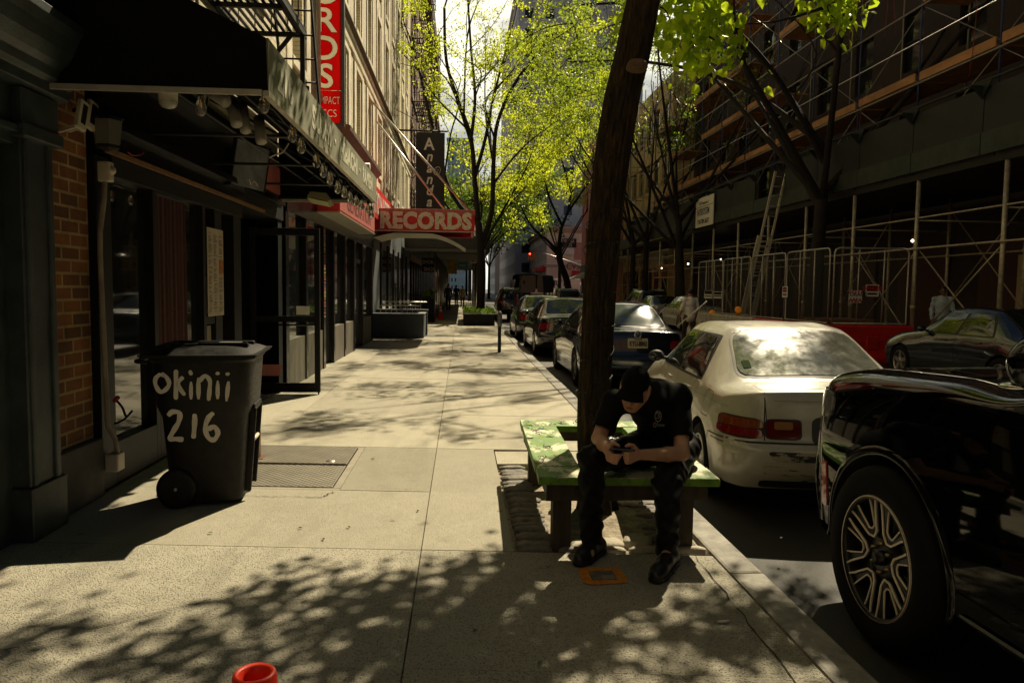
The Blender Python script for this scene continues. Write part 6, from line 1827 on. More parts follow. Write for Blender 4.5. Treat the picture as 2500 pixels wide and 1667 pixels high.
# scaffold above the shed
sf_ = thing('scaffold', 'tall pipe scaffold with blue uprights, wooden decks and orange netting on the right', 'scaffold', (12.5, 25, 5))
M_blue = mat('blue_pipe', (.035, .055, .16), .5, var=.2); M_deck = mat('scaffold_plank', (.40, .20, .075), .8, var=.35, vscale=3, streak=(1, .4, 1)); M_pale = mat('pale_pipe', (.24, .22, .18), .5, metal=.3)
sy = [7.3 + 3.0 * k for k in range(14)]
for i, y in enumerate(sy):
    for x in (12.0, 13.3):
        mb = MB(); mb.tube([(x, y, 4.4), (x, y, 17.2)], .027, 6); mb.build('upright', M_blue if x < 13 else M_pale, sf_)
rg = random.Random(4)
for lv, z in enumerate((7.1, 9.1, 11.1, 13.1, 15.1)):
    mb = MB()
    for y in [4.3 + 3.0 * k for k in range(14)]:
        if rg.random() < (.1 if lv in (0, 2, 4) else .45): continue
        dz = rg.uniform(-.02, .02)
        mb.box(12.02, 13.2, y + rg.uniform(0, .1), y + 2.95, z + dz, z + .05 + dz); mb.box(11.95, 11.99, y + .1, y + 2.9, z + dz + .02, z + .24 + dz)
    each(mb, 'deck_board', M_deck, sf_)
    mb = MB(); mb.tube([(11.97, 4, z - .05), (11.97, 47, z - .05)], .03, 6); mb.tube([(12.0, 4, z + 1.05), (12.0, 47, z + 1.05)], .018, 5); each(mb, 'ledger_pipe', M_pale, sf_)
mb = MB()
for i in range(len(sy) - 1):
    for lv, z in enumerate((5.2, 7.2, 9.2, 11.2, 13.2)):
        if (i + lv) % 2 == 0: mb.tube([(12.03, sy[i], z), (12.03, sy[i + 1], z + 1.85)], .014, 4)
        else: mb.tube([(12.03, sy[i + 1], z), (12.03, sy[i], z + 1.85)], .014, 4)
each(mb, 'brace', M_pale, sf_)
mb = MB()      # hanging orange net cords
for i in range(46):
    y = rg.uniform(9, 46); z0 = rg.uniform(5, 12); P_ = [(11.9 + rg.uniform(-.05, .05), y + rg.uniform(-.12, .12) , z0 + q * .8) for q in range(rg.randint(3, 7))]
    mb.tube(P_, .008, 3)
each(mb, 'netting_cord', mat('orange_cord', (.28, .05, .015), .7), sf_)
# hoist / grid tower at the far end
ht = thing('hoist_tower', 'narrow lattice scaffold tower at the far end of the scaffolding', 'scaffold tower', (10.9, 50, 0))
mb = MB()
for x in (10.9, 12.3):
    for y in (48.5, 50.5, 52.5, 54.5): mb.tube([(x, y, 0), (x, y, 15)], .035, 5)
for z in [1.9 * k + 1.9 for k in range(7)]:
    for x in (10.9, 12.3): mb.tube([(x, 48.5, z), (x, 54.5, z)], .025, 4)
    for y in (48.5, 50.5, 52.5, 54.5): mb.tube([(10.9, y, z), (12.3, y, z)], .025, 4)
    for x in (10.9, 12.3):
        for y in (48.5, 50.5, 52.5): mb.tube([(x, y, z), (x, y + 2, z - 1.9)], .018, 4); mb.tube([(x, y + 2, z), (x, y, z - 1.9)], .018, 4)
mb.build('frame', M_post, ht)
mb = MB(); mb.box(10.8, 10.86, 47.7, 62, 4.3, 4.85); mb.box(10.86, 13.3, 47.7, 62, 4.25, 4.35); mb.build('fascia', M_grn, ht)

# company board
a = at_x(1699, 546, 10.8); b = at_x(1743, 478, 10.8)
y0, y1 = b.y, a.y
t = thing('company_board', 'white company board with phone number hung on the green shed fascia', 'sign', (10.8, y0, 4.5))
zb_, zt_ = 4.42, 5.72
MB().box(10.78, 10.82, y0, y1, zb_, zt_).build('board', mat('board_white', (.82, .79, .70), .6, var=.06), t)
MB().box(10.774, 10.779, y0 + .03, y1 - .03, zt_ - .42, zt_ - .40).build('rule', M_black, t)
Lg = y1 - y0
text_obj('INTERSYSTEM', 'letters', mat('navy', (.02, .03, .08), .5), t, .42, (10.774, y1 - .25, zt_ - .78), (0, -1, 0), (0, 0, 1), .002, squash=Lg * .82 / 3.05, bold=.008)
text_obj('210 Thompson St', 'letters', M_black, t, .2, (10.774, y1 - .5, zt_ - .32), (0, -1, 0), (0, 0, 1), .002, squash=Lg * .6 / 1.62)
text_obj('718-789-3657', 'letters', M_black, t, .27, (10.774, y1 - .3, zb_ + .14), (0, -1, 0), (0, 0, 1), .002, squash=Lg * .8 / 1.85, bold=.006)

# ladder
def ladder(name, label, a, b, w, n, side, mt, dbl=False, group=None):
    t = thing(name, label, 'ladder', a, group=group); a = Vector(a); b = Vector(b); s_ = Vector(side).normalized()
    offs = [0] + ([.10] if dbl else [])
    for k, of in enumerate(offs):
        sh_ = Vector((-of, 0, 0)); p0, p1 = (a, b) if k == 0 else (a + (b - a) * .0, a + (b - a) * .62)
        for sg in (-1, 1): MB().bar(p0 + s_ * sg * w / 2 + sh_, p1 + s_ * sg * w / 2 + sh_, .03, .08).build('rail', mt, t)
        m = n if k == 0 else int(n * .62)
        for i in range(m):
            q = p0 + (p1 - p0) * ((i + .5) / m) + sh_; MB().tube([q - s_ * w / 2, q + s_ * w / 2], .018, 6).build('rung', mt, t)
    return t
a = at_x(1820, 800, 9.6); b = at_x(1912, 420, 10.8)
ladder('extension_ladder', 'aluminium extension ladder leaning steeply against the shed parapet', (9.55, a.y, -.1), (10.72, b.y, b.z), .5, 17, (1, .45, 0), mat('ladder_aluminium', (.75, .68, .52), .5, metal=.2), True)
a = at_x(1593, 665, 10.75); b = at_x(1670, 650, 10.75)
ladder('hung_ladder', 'orange brown ladder hung sideways on the far shed posts', (10.75, a.y, a.z), (10.75, b.y, b.z - .2), .62, 16, (0, 0, 1), mat('ladder_orange', (.30, .15, .06), .6))

# temporary fence
FG = 'temporary chain link fence panels'
M_gal = mat('galvanised_pipe', (.50, .47, .40), .45, metal=.6, var=.2, vscale=15)
M_mesh = mat('chain_wire', (.13, .13, .12), .5, metal=.5)
def fence_panel(label, A, B, z0, z1, tall=True):
    A = Vector((*A, 0)); B = Vector((*B, 0)); d = (B - A); L_ = d.length; d.normalize()
    t = thing('fence_panel', label, 'fence', (A.x, A.y, 0), group=FG)
    P = lambda u, z: A + d * u + Vector((0, 0, z))
    r = .12
    pts = [P(.03, z0), P(.03, z1 - r), P(.06, z1 - .04), P(.03 + r, z1), P(L_ - .03 - r, z1), P(L_ - .06, z1 - .04), P(L_ - .03, z1 - r), P(L_ - .03, z0), P(.03, z0)]
    MB().tube(pts, .021, 8).build('frame', M_gal, t)
    mb = MB()
    for f in (.33, .66): mb.tube([P(L_ * f, z0), P(L_ * f + .02, z1)], .017, 6)
    each(mb, 'stay', M_gal, t)
    mb = MB(); s_ = .085; H_ = z1 - z0; n = int((L_ + H_) / s_)
    for i in range(n):
        u0 = i * s_
        # rising wires
        a0 = max(0, u0 - H_); b0 = min(L_, u0)
        if b0 > a0:
            mb.bar(P(b0, z0 + (u0 - b0)), P(a0, z0 + (u0 - a0)), .004, .004)
            mb.bar(P(L_ - b0, z0 + (u0 - b0)), P(L_ - a0, z0 + (u0 - a0)), .004, .004)
    mb.build('wire_mesh', M_mesh, t)
X_ = 9.0; ys_f = [17.7, 20.2, 22.7, 25.2, 27.9]
nm_ = ['first panel of the fence row from the corner', 'second panel of the fence row from the corner', 'third panel, crossed by the ladder', 'farthest panel of the fence row']
for i in range(4): fence_panel('grey chain link ' + nm_[i], (X_, ys_f[i]), (X_, ys_f[i + 1] - .04), .78, 2.62)
fence_panel('chain link fence panel facing the camera at the right corner', (X_ + .04, 17.65), (X_ + 1.95, 17.6), .78, 2.62)
SGN = 'warning signs on the fence'
def fsign(label, px0, py0, px1, py1, pos, red=True):
    if pos == 'x':
        a = at_x(px0, py1, X_ - .04); b = at_x(px1, py0, X_ - .04)
        t = thing('warning_sign', label, 'sign', a, group=SGN); MB().box(X_ - .05, X_ - .04, b.y, a.y, a.z, b.z).build('plate', M_white, t)
        MB().box(X_ - .055, X_ - .051, b.y + .04, a.y - .04, b.z - .12, b.z - .03).build('header', M_redf if red else M_black, t)
        for k in range(3): MB().box(X_ - .055, X_ - .051, b.y + .06, a.y - .06, a.z + .06 + k * .09, a.z + .10 + k * .09).build('print_line', M_black, t)
    else:
        a = at_y(px0, py1, 17.58); b = at_y(px1, py0, 17.58)
        t = thing('warning_sign', label, 'sign', a, group=SGN); MB().box(a.x, b.x, 17.57, 17.58, a.z, b.z).build('plate', M_white, t)
        n = 9; w_ = (b.x - a.x) / n
        if red:
            for k in range(n):
                if k % 2 == 0:
                    for zz in (b.z - .07, a.z + .005): MB().prism([(a.x + w_ * k, zz), (a.x + w_ * (k + .8), zz), (a.x + w_ * (k + 1.1), zz + .065), (a.x + w_ * (k + .3), zz + .065)], 17.564, 17.569, 'y').build('stripe', M_red, t)
            text_obj('STORAGE', 'letters', M_black, t, .13, ((a.x + b.x) / 2, 17.568, (a.z + b.z) / 2 + .01), (1, 0, 0), (0, 0, 1), .001, align='CENTER', bold=.003)
            text_obj('AREA', 'letters', M_black, t, .13, ((a.x + b.x) / 2, 17.568, (a.z + b.z) / 2 - .13), (1, 0, 0), (0, 0, 1), .001, align='CENTER', bold=.003)
        else:
            MB().box(a.x + .03, b.x - .03, 17.564, 17.569, b.z - .16, b.z - .03).build('header', M_black, t)
            text_obj('DANGER', 'letters', M_red, t, .12, ((a.x + b.x) / 2, 17.562, b.z - .13), (1, 0, 0), (0, 0, 1), .001, align='CENTER', bold=.004)
            for k in range(3): MB().box(a.x + .05, b.x - .05, 17.564, 17.569, a.z + .05 + k * .09, a.z + .09 + k * .09).build('print_line', M_black, t)
fsign('white sign with red striped border reading storage area on the corner fence panel', 2071, 709, 2105, 739, 'y')
fsign('white sign with danger header on the corner fence panel', 2112, 695, 2146, 724, 'y', False)
fsign('small red headed white sign on the nearer run of fence', 1910, 699, 1924, 726, 'x')
fsign('white notice sheet low on the farthest fence panel', 1720, 709, 1740, 728, 'x', False)
fsign('white notice sheet beside another on the farthest fence panel', 1743, 711, 1763, 728, 'x', False)
# barriers
def barrier(label, A, B, c, group='water filled road barriers'):
    A = Vector((*A, -.14)); B = Vector((*B, -.14)); d = (B - A); L_ = d.length; ang = math.atan2(d.y, d.x)
    t = thing('road_barrier', label, 'barrier', A, rz=ang, group=group)
    prof = [(-.28, 0), (.28, 0), (.28, .12), (.14, .34), (.10, .86), (.06, .90), (-.06, .90), (-.10, .86), (-.14, .34), (-.28, .12)]
    mb = MB(); mb.prism(prof, 0.02, L_ - .02, 'x'); mb.build('body', c, t, local=True, bevel=.02)
    mb = MB()
    for k in range(3):
        for sg in (-1, 1): mb.box(L_ * (.2 + .3 * k) - .14, L_ * (.2 + .3 * k) + .14, sg * .14 - .04, sg * .14 + .04, .30, .62)
    each(mb, 'rib', c, t, local=True, bevel=.02)
    return t
M_bred = mat('barrier_red', (.55, .015, .01), .45, var=.15); M_bwh = mat('barrier_white', (.55, .52, .44), .6, var=.1, c2=(.35, .3, .24), c2scale=3)
barrier('red plastic road barrier behind the white sedan, the one facing the camera', (8.75, 17.3), (10.9, 17.3), M_bred)
for i in range(5):
    y = 17.6 + i * 2.1
    barrier(['red plastic road barrier nearest in the row along the fence', 'orange red road barrier second along the fence', 'white road barrier with amber beacon under the ladder', 'dirty white road barrier third from the far end with beacon', 'dirty white road barrier behind the walking man'][i], (8.82, y), (8.82, y + 2.05), M_bred if i < 2 else M_bwh)
M_amb = mat('amber_lens', (.7, .19, .01), .25, emit=(1, .3, .01), estr=.08)
for px, py, X, lb in ((1739, 764, 8.8, 'amber flashing beacon on the white barrier beside the walking man'), (1802, 756, 8.8, 'larger amber beacon on the white barrier at the ladder foot')):
    p = at_x(px, py, X); t = thing('beacon', lb, 'beacon', p, group='amber beacons on the barriers')
    MB().lathe([(.001, -.05), (.095, -.045), (.11, 0), (.095, .045), (.001, .05)], 18, 0, Matrix.Translation(p) @ Matrix.Rotation(R(80), 4, 'X') @ Matrix.Rotation(R(10), 4, 'Y')).build('lens', M_amb, t)
    MB().box(p.x - .05, p.x + .05, p.y - .04, p.y + .04, p.z - .22, p.z - .11).build('base', mat('beacon_base', (.6, .2, .01), .5), t, bevel=.01)
# things stored behind the fence
t = thing('timber_stack', 'low stack of plywood boards behind the corner fence panel', 'timber', (9.7, 19, 0)); mb = MB()
for k in range(6): mb.box(9.2 + .01 * k, 10.7, 18.6, 19.9, .55 + k * .05, .595 + k * .05)
mb.box(9.3, 10.6, 18.7, 19.8, -.14, .549)
each(mb, 'board', M_wood, t)

# ================================================================ VEHICLES
def paint(name, c, rough=.28, coat=1.0, metal=0.0, dirt=.12):
    m = mat(name, c, rough, metal=metal, coat=coat, var=dirt, vscale=2.5, rvar=.08)
    return m
M_tyre = mat('tyre_rubber', (.005, .005, .005), .8, spec=.2, var=.3, vscale=20)
M_rimg = mat('silver_rim', (.45, .44, .41), .3, metal=.8)
M_rimd = mat('dark_rim', (.02, .02, .02), .35, metal=.4)
M_rubber = mat('rubber_trim', (.01, .01, .01), .6)
M_carglass = mat('car_glass', (.010, .013, .012), .035, spec=.7)
M_hazeglass = mat('dusty_rear_glass', (.085, .095, .075), .20, spec=.6, coat=.7, rvar=.08, vscale=6, var=.3)
M_redl = mat('red_lamp', (.20, .006, .005), .12, coat=1.0); M_ambl = mat('amber_lamp', (.22, .045, .006), .15, coat=1.0)
M_clear = mat('clear_lamp', (.35, .36, .34), .08, coat=1.0, metal=.4); M_chrome = mat('chrome', (.6, .6, .58), .08, metal=1.0)
M_under = mat('underbody_black', (.006, .006, .006), .9)

def cr(P, u):
    """Catmull-Rom through rows of P (n, ...) at parameters u"""
    n = len(P); i = np.clip(np.floor(u).astype(int), 0, n - 2); t = (u - i).reshape((-1,) + (1,) * (P.ndim - 1))
    p0 = P[np.maximum(i - 1, 0)]; p1 = P[i]; p2 = P[i + 1]; p3 = P[np.minimum(i + 2, n - 1)]
    k = .42
    m1 = (p2 - p0) * k; m2 = (p3 - p1) * k
    return (2*t**3 - 3*t**2 + 1) * p1 + (t**3 - 2*t**2 + t) * m1 + (-2*t**3 + 3*t**2) * p2 + (t**3 - t**2) * m2

class Car:
    def __init__(s, name, label, rings, loc, rz, paintm, arches, ra, group='cars parked along the kerbs', crown=.6, nu=6, nv=5, cat='car', name_body='body'):
        s.t = thing(name, label, cat, loc, rz, group); s.paint = paintm
        C = []
        for (cy, cz, ex, ey, ez, bx, by_, bz, sx, sy_, sz, rx, ry, rz_) in rings:
            C.append([(0, cy, cz), (ex * .55, cy + (ey - cy) * .28, cz + (ez - cz) * .22), (ex, ey, ez), (bx, by_, bz), (sx, sy_, sz), (rx, ry, rz_)])
        C = np.array(C, float)
        U = np.linspace(0, len(C) - 1, (len(C) - 1) * nu + 1); Vp = np.linspace(0, 5, 5 * nv + 1)
        G = cr(C, U); G = np.swapaxes(cr(np.swapaxes(G, 0, 1), Vp), 0, 1)       # (NU, NV, 3)
        NU, NV = G.shape[:2]
        L = G[:, ::-1] * np.array([-1, 1, 1]); ring = np.concatenate([G * np.array([1, 1, 1]), L[:, :-1]][::-1][::1], 1) if False else np.concatenate([L[:, :-1], G], 1)
        K = ring.shape[1]
        vs = ring.reshape(-1, 3).tolist(); fs = []
        for i in range(NU - 1):
            for k in range(K - 1): fs.append((i*K+k, i*K+k+1, (i+1)*K+k+1, (i+1)*K+k))
            fs.append((i*K+K-1, i*K, (i+1)*K, (i+1)*K+K-1))
        fs.append(tuple(range(K - 1, -1, -1))); fs.append(tuple((NU-1)*K + k for k in range(K)))
        me = bpy.data.meshes.new('tmp'); me.from_pydata(vs, [], fs)
        bm = bmesh.new(); bm.from_mesh(me); bmesh.ops.recalc_face_normals(bm, faces=bm.faces); s.bvh = BVHTree.FromBMesh(bm); bm.to_mesh(me); bm.free()
        ob = bpy.data.objects.new('tmp', me); col.objects.link(ob)
        cut = MB()
        for (ay, az) in arches:
            for sg in (-1, 1):
                a, b = (-1.4, -.52) if sg < 0 else (.52, 1.4)
                poly = [(ay + ra * math.cos(q), az + ra * math.sin(q)) for q in [2 * PI * k / 40 for k in range(40)]]
                cut.prism(poly, a, b, 'x')
        co = cut.build('tmpc', M_under, fix=True); me.materials.append(paintm); me.materials.append(M_under)
        md = ob.modifiers.new('b', 'BOOLEAN'); md.operation = 'DIFFERENCE'; md.solver = 'EXACT'; md.object = co
        bpy.context.view_layer.update()
        dg = bpy.context.evaluated_depsgraph_get(); m2 = bpy.data.meshes.new_from_object(ob.evaluated_get(dg))
        bpy.data.objects.remove(ob); bpy.data.objects.remove(co)
        m2.materials.clear(); m2.materials.append(paintm); m2.materials.append(M_under)
        for p in m2.polygons:
            p.use_smooth = True; c = p.center; mi = 0
            for (ay, az) in arches:
                if math.hypot(c.y - ay, c.z - az) < ra + .004 and abs(c.x) > .5: 
                    rr = [math.hypot(m2.vertices[v].co.y - ay, m2.vertices[v].co.z - az) for v in p.vertices]
                    if max(rr) < ra + .003: mi = 1
            if p.normal.z < -.85 and c.z < .5: mi = 1
            p.material_index = mi
        m2.set_sharp_from_angle(angle=R(38)); m2.name = name_body
        s.body = bpy.data.objects.new(name_body, m2); col.objects.link(s.body); s.body.parent = s.t
    def hit(s, p, d):
        p = Vector(p); d = Vector(d).normalized()
        h = s.bvh.ray_cast(p - d * 2.5, d)
        if h[0] is None: return p, -d
        n = h[1]
        if n.dot(d) > 0: n = -n
        return h[0], n
    def patch(s, name, c4, d, m, off=.004, th=.012, rnd=.06, n=10, parent=None):
        """c4: corners round the patch; projected along d on to the body"""
        c = [Vector(q) for q in c4]; N_ = n + 1; top = []; bot = []
        for i in range(N_):
            for j in range(N_):
                u = -1 + 2 * i / n; v = -1 + 2 * j / n
                uu = u * (1 - rnd * abs(v) ** 7); vv = v * (1 - rnd * abs(u) ** 7); a = (uu + 1) / 2; b = (vv + 1) / 2
                p = (c[0] * (1 - a) + c[1] * a) * (1 - b) + (c[3] * (1 - a) + c[2] * a) * b
                h, nn = s.hit(p, d); top.append(h + nn * off); bot.append(h + nn * (off - th))
        fs = [(i*N_+j, (i+1)*N_+j, (i+1)*N_+j+1, i*N_+j+1) for i in range(n) for j in range(n)]
        rg_ = [i * N_ for i in range(N_)] + [n * N_ + j for j in range(1, N_)] + [i * N_ + n for i in range(n - 1, -1, -1)] + [j for j in range(n - 1, 0, -1)]
        b0 = len(top); vs = top + [bot[k] for k in rg_]
        fs += [(rg_[k], rg_[(k+1) % len(rg_)], b0 + (k+1) % len(rg_), b0 + k) for k in range(len(rg_))]
        o = MB().add(vs, fs, 0, True).build(name, m, parent or s.t, local=True, sharp=50)
        me = o.data; fn = Vector(me.polygons[(n // 2) * n + n // 2].normal)
        if fn.dot(Vector(d)) > 0: me.flip_normals()
        if parent is not None and parent is not s.t: o.matrix_basis = Matrix.Identity(4)
        return o
    def sym(s, name, c4, d, m, **k):
        s.patch(name, c4, d, m, **k)
        s.patch(name, [(-p[0], p[1], p[2]) for p in c4], (-d[0], d[1], d[2]), m, **k)
    def seam(s, pts, d, w=.006, m=None, name='gap_or_crease_strip', k=6, off=.0012):
        P = []
        for i in range(len(pts) - 1):
            a = Vector(pts[i]); b = Vector(pts[i+1]); n = max(2, int((b - a).length / .05))
            P += [a + (b - a) * j / n for j in range(n)]
        P.append(Vector(pts[-1])); H = [s.hit(p, d) for p in P]; vs = []
        for i, (h, n_) in enumerate(H):
            t = H[min(i+1, len(H)-1)][0] - H[max(i-1, 0)][0]; x = t.cross(n_).normalized() * w / 2
            vs += [h + x + n_ * off, h - x + n_ * off]
        fs = [(2*i, 2*i+1, 2*i+3, 2*i+2) for i in range(len(H) - 1)]
        return MB().add(vs, fs, 0, True).build(name, m or M_rubber, s.t, local=True)
    def wheel(s, x, y, r, rim, w=.2, kind='plain', rimm=None):
        sg = 1 if x > 0 else -1
        Mw = Matrix.Translation((x, y, r)) @ Matrix.Rotation(R(90) * sg, 4, 'Y')     # local z points outwards
        mb = MB(); mb.lathe([(rim, -w/2), (rim + .02, -w/2 - .005), (r - .035, -w/2 - .004), (r - .01, -w/2 + .02), (r, -w/2 + .05), (r, w/2 - .05), (r - .01, w/2 - .02), (r - .035, w/2 + .004), (rim + .02, w/2 + .005), (rim, w/2 - .008)], 48, 0, Mw)
        o = mb.build('wheel', M_tyre, s.t, local=True)
        rimm = rimm or M_rimg
        mb = MB(); mb.lathe([(rim + .002, w/2 - .002), (rim - .012, w/2 + .002), (rim - .02, w/2 - .02), (rim - .025, -w/2)], 48, 0, Mw)
        if kind == 'plain':
            for k in range(5):
                M_ = Mw @ Matrix.Rotation(2 * PI * k / 5, 4, 'Z'); mb.prism([(.03, -.05), (rim - .015, -.03), (rim - .015, .03), (.03, .05)], w/2 - .045, w/2 - .015, 'z', 0, M_)
            mb.lathe([(.001, w/2 - .005), (.05, w/2 - .008), (.07, w/2 - .02)], 16, 0, Mw)
        ri = mb.build('rim', rimm, o, local=True)
        mb = MB(); mb.lathe([(.001, w/2 - .07), (rim - .02, w/2 - .07)], 32, 0, Mw); mb.build('brake_disc', M_rimd, o, local=True)
        return o, Mw

def lerp_rings(rings, L, W, H, zoff=0):
    """scale a ring table (length 4.40, half width .85, height 1.385)"""
    fy, fx, fz = L / 4.40, W / 1.70, H / 1.385
    return [tuple(v * (fy if k in (0, 3, 6, 9, 12) else 0) if False else v * f for v, f in zip(r, (fy, fz, fx, fy, fz, fx, fy, fz, fx, fy, fz, fx, fy, fz))) for r in rings]
SEDAN = [
 (.09, .24, .68, .15, .24, .76, .24, .24, .79, .34, .235, .78, .42, .23),
 (.00, .36, .70, .09, .36, .81, .24, .35, .845, .42, .32, .82, .50, .22),
 (.00, .52, .71, .08, .52, .825, .26, .50, .85, .50, .44, .83, .60, .21),
 (.045, .575, .70, .12, .575, .815, .30, .56, .852, .58, .50, .835, .72, .20),
 (.075, .62, .68, .14, .61, .805, .34, .62, .852, .66, .54, .838, .84, .195),
 (.12, .90, .63, .18, .885, .76, .36, .82, .853, .76, .60, .84, .95, .19),
 (.17, .955, .63, .24, .93, .765, .42, .86, .853, .85, .62, .84, 1.04, .19),
 (.40, .965, .63, .44, .94, .775, .56, .865, .854, 1.0, .62, .842, 1.15, .19),
 (.60, .985, .63, .66, .955, .785, .76, .868, .855, 1.15, .62, .842, 1.25, .19),
 (.92, 1.16, .60, 1.00, 1.115, .80, 1.02, .872, .855, 1.3, .62, .842, 1.4, .19),
 (1.26, 1.325, .555, 1.34, 1.275, .80, 1.36, .875, .855, 1.5, .62, .842, 1.6, .19),
 (1.45, 1.365, .54, 1.52, 1.315, .80, 1.55, .877, .855, 1.7, .62, .842, 1.75, .19),
 (1.95, 1.385, .535, 1.95, 1.335, .805, 1.95, .878, .855, 2.0, .62, .842, 2.0, .19),
 (2.45, 1.365, .535, 2.42, 1.31, .80, 2.45, .876, .855, 2.4, .62, .842, 2.4, .19),
 (2.65, 1.315, .555, 2.58, 1.265, .80, 2.6, .872, .855, 2.6, .62, .842, 2.6, .19),
 (3.02, 1.12, .62, 2.92, 1.07, .79, 2.92, .866, .853, 2.9, .61, .842, 2.9, .19),
 (3.30, .955, .66, 3.20, .925, .775, 3.20, .85, .852, 3.2, .60, .842, 3.2, .19),
 (3.75, .885, .65, 3.70, .86, .77, 3.66, .79, .85, 3.55, .58, .84, 3.5, .19),
 (4.15, .79, .63, 4.08, .765, .755, 4.0, .70, .835, 3.85, .54, .83, 3.75, .20),
 (4.33, .65, .66, 4.24, .64, .775, 4.10, .60, .825, 3.98, .48, .81, 3.88, .21),
 (4.40, .48, .66, 4.31, .48, .78, 4.15, .45, .82, 4.05, .40, .80, 3.95, .22),
 (4.36, .24, .64, 4.26, .24, .75, 4.10, .24, .78, 4.05, .23, .77, 4.0, .22)]

def sedan(name, label, loc, rz, pm, L=4.6, W=1.8, H=1.45, full=True, rimm=None, tail=M_redl, glass=M_carglass, rearglass=None, group='cars parked along the kerbs', wr=.32):
    fy, fx, fz = L / 4.40, W / 1.70, H / 1.385
    S = lambda x, y, z: (x * fx, y * fy, z * fz)
    c = Car(name, label, lerp_rings(SEDAN, L, W, H), loc, rz, pm, [(.92 * fy, wr), (3.54 * fy, wr)], wr + .045, group)
    P = lambda nm, pts, d, m, **k: c.patch(nm, [S(*p) for p in pts], d, m, **k)
    Y = lambda nm, pts, d, m, **k: c.sym(nm, [S(*p) for p in pts], d, m, **k)
    dr = (0, .62, -.78)
    P('window_seal', [(-.625, .63, .98), (.625, .63, .98), (.525, 1.345, 1.34), (-.525, 1.345, 1.34)], dr, M_rubber, off=.002, rnd=.09, n=14)
    P('rear_window', [(-.595, .665, 1.0), (.595, .665, 1.0), (.50, 1.31, 1.325), (-.50, 1.31, 1.325)], dr, rearglass or glass, off=.006, rnd=.09, n=14)
    P('windscreen', [(-.60, 3.22, .98), (.60, 3.22, .98), (.50, 2.66, 1.31), (-.50, 2.66, 1.31)], (0, -.6, -.8), glass, off=.005, rnd=.06, n=12)
    for sg in (-1, 1):
        d = (-sg, 0, 0)
        c.patch('window_seal', [S(sg * .8, 1.13, .895), S(sg * .8, 2.96, .895), S(sg * .6, 2.50, 1.275), S(sg * .6, 1.34, 1.28)], d, M_rubber, off=.002, rnd=.03, n=16)
        c.patch('side_window', [S(sg * .8, 2.045, .915), S(sg * .8, 2.90, .91), S(sg * .6, 2.47, 1.255), S(sg * .6, 2.01, 1.27)], d, glass, off=.006, rnd=.03)
        c.patch('side_window', [S(sg * .8, 1.18, .915), S(sg * .8, 1.985, .915), S(sg * .6, 1.955, 1.27), S(sg * .6, 1.385, 1.255)], d, glass, off=.006, rnd=.03)
        # door mirror
        mp = c.hit(S(sg * .9, 2.86, .93), d)[0]
        s_ = MB().ball((mp.x + sg * .12, mp.y, mp.z + .03), .085, 8, 0, 1.0, .55, .72).bar(mp, (mp.x + sg * .08, mp.y, mp.z + .01), .05, .03).build('mirror', pm if full else M_rubber, c.t, local=True)
        MB().ball((mp.x + sg * .12, mp.y - .03, mp.z + .03), .072, 8, 0, .9, .3, .62).build('mirror_glass', M_carglass, s_, local=True)
        if full:
            c.seam([S(sg * .9, 2.0, .87), S(sg * .9, 2.0, .3)], d); c.seam([S(sg * .9, 1.16, .87), S(sg * .9, 1.25, .55), S(sg * .9, 1.36, .45)], d); c.seam([S(sg * .9, 2.95, .85), S(sg * .9, 3.0, .35)], d)
            for yy in (1.38, 2.22): c.patch('door_handle', [S(sg * .9, yy, .79), S(sg * .9, yy + .17, .79), S(sg * .9, yy + .17, .815), S(sg * .9, yy, .815)], d, pm, off=.018, th=.02, n=3)
            for yy in (0.92, 3.54): c.wheel(sg * (W / 2 - .10), yy * fy, wr, wr * .66, .2, rimm=rimm)
        # lamps
        c.patch('tail_light', [S(sg * .80, .35, .655), S(sg * .52, .1, .655), S(sg * .52, .12, .80), S(sg * .80, .4, .80)], (-sg * .55, 1, 0), tail, off=.007, rnd=.12)
        c.patch('headlight', [S(sg * .78, 4.1, .56), S(sg * .45, 4.35, .56), S(sg * .45, 4.3, .68), S(sg * .78, 4.05, .69)], (-sg * .5, -1, 0), M_clear, off=.007, rnd=.12)
        c.patch('side_marker', [S(sg * .82, 4.02, .50), S(sg * .82, 4.14, .50), S(sg * .82, 4.13, .56), S(sg * .82, 4.03, .56)], d, M_ambl, off=.004, n=4)
    c.seam([S(-.56, .45, 1.0), S(-.56, .22, .93)], (0, 0, -1)) ; c.seam([S(.56, .45, 1.0), S(.56, .22, .93)], (0, 0, -1))
    c.seam([S(-.56, -.1, .90), S(-.545, -.1, .62)], (0, 1, 0)); c.seam([S(.56, -.1, .90), S(.545, -.1, .62)], (0, 1, 0))
    c.seam([S(-.70, -.1, .575), S(.70, -.1, .575)], (0, 1, 0), .009)
    c.patch('under_trim', [S(-.6, -.1, .25), S(.6, -.1, .25), S(.6, -.1, .31), S(-.6, -.1, .31)], (0, 1, 0), M_rubber, off=.003)
    return c, S

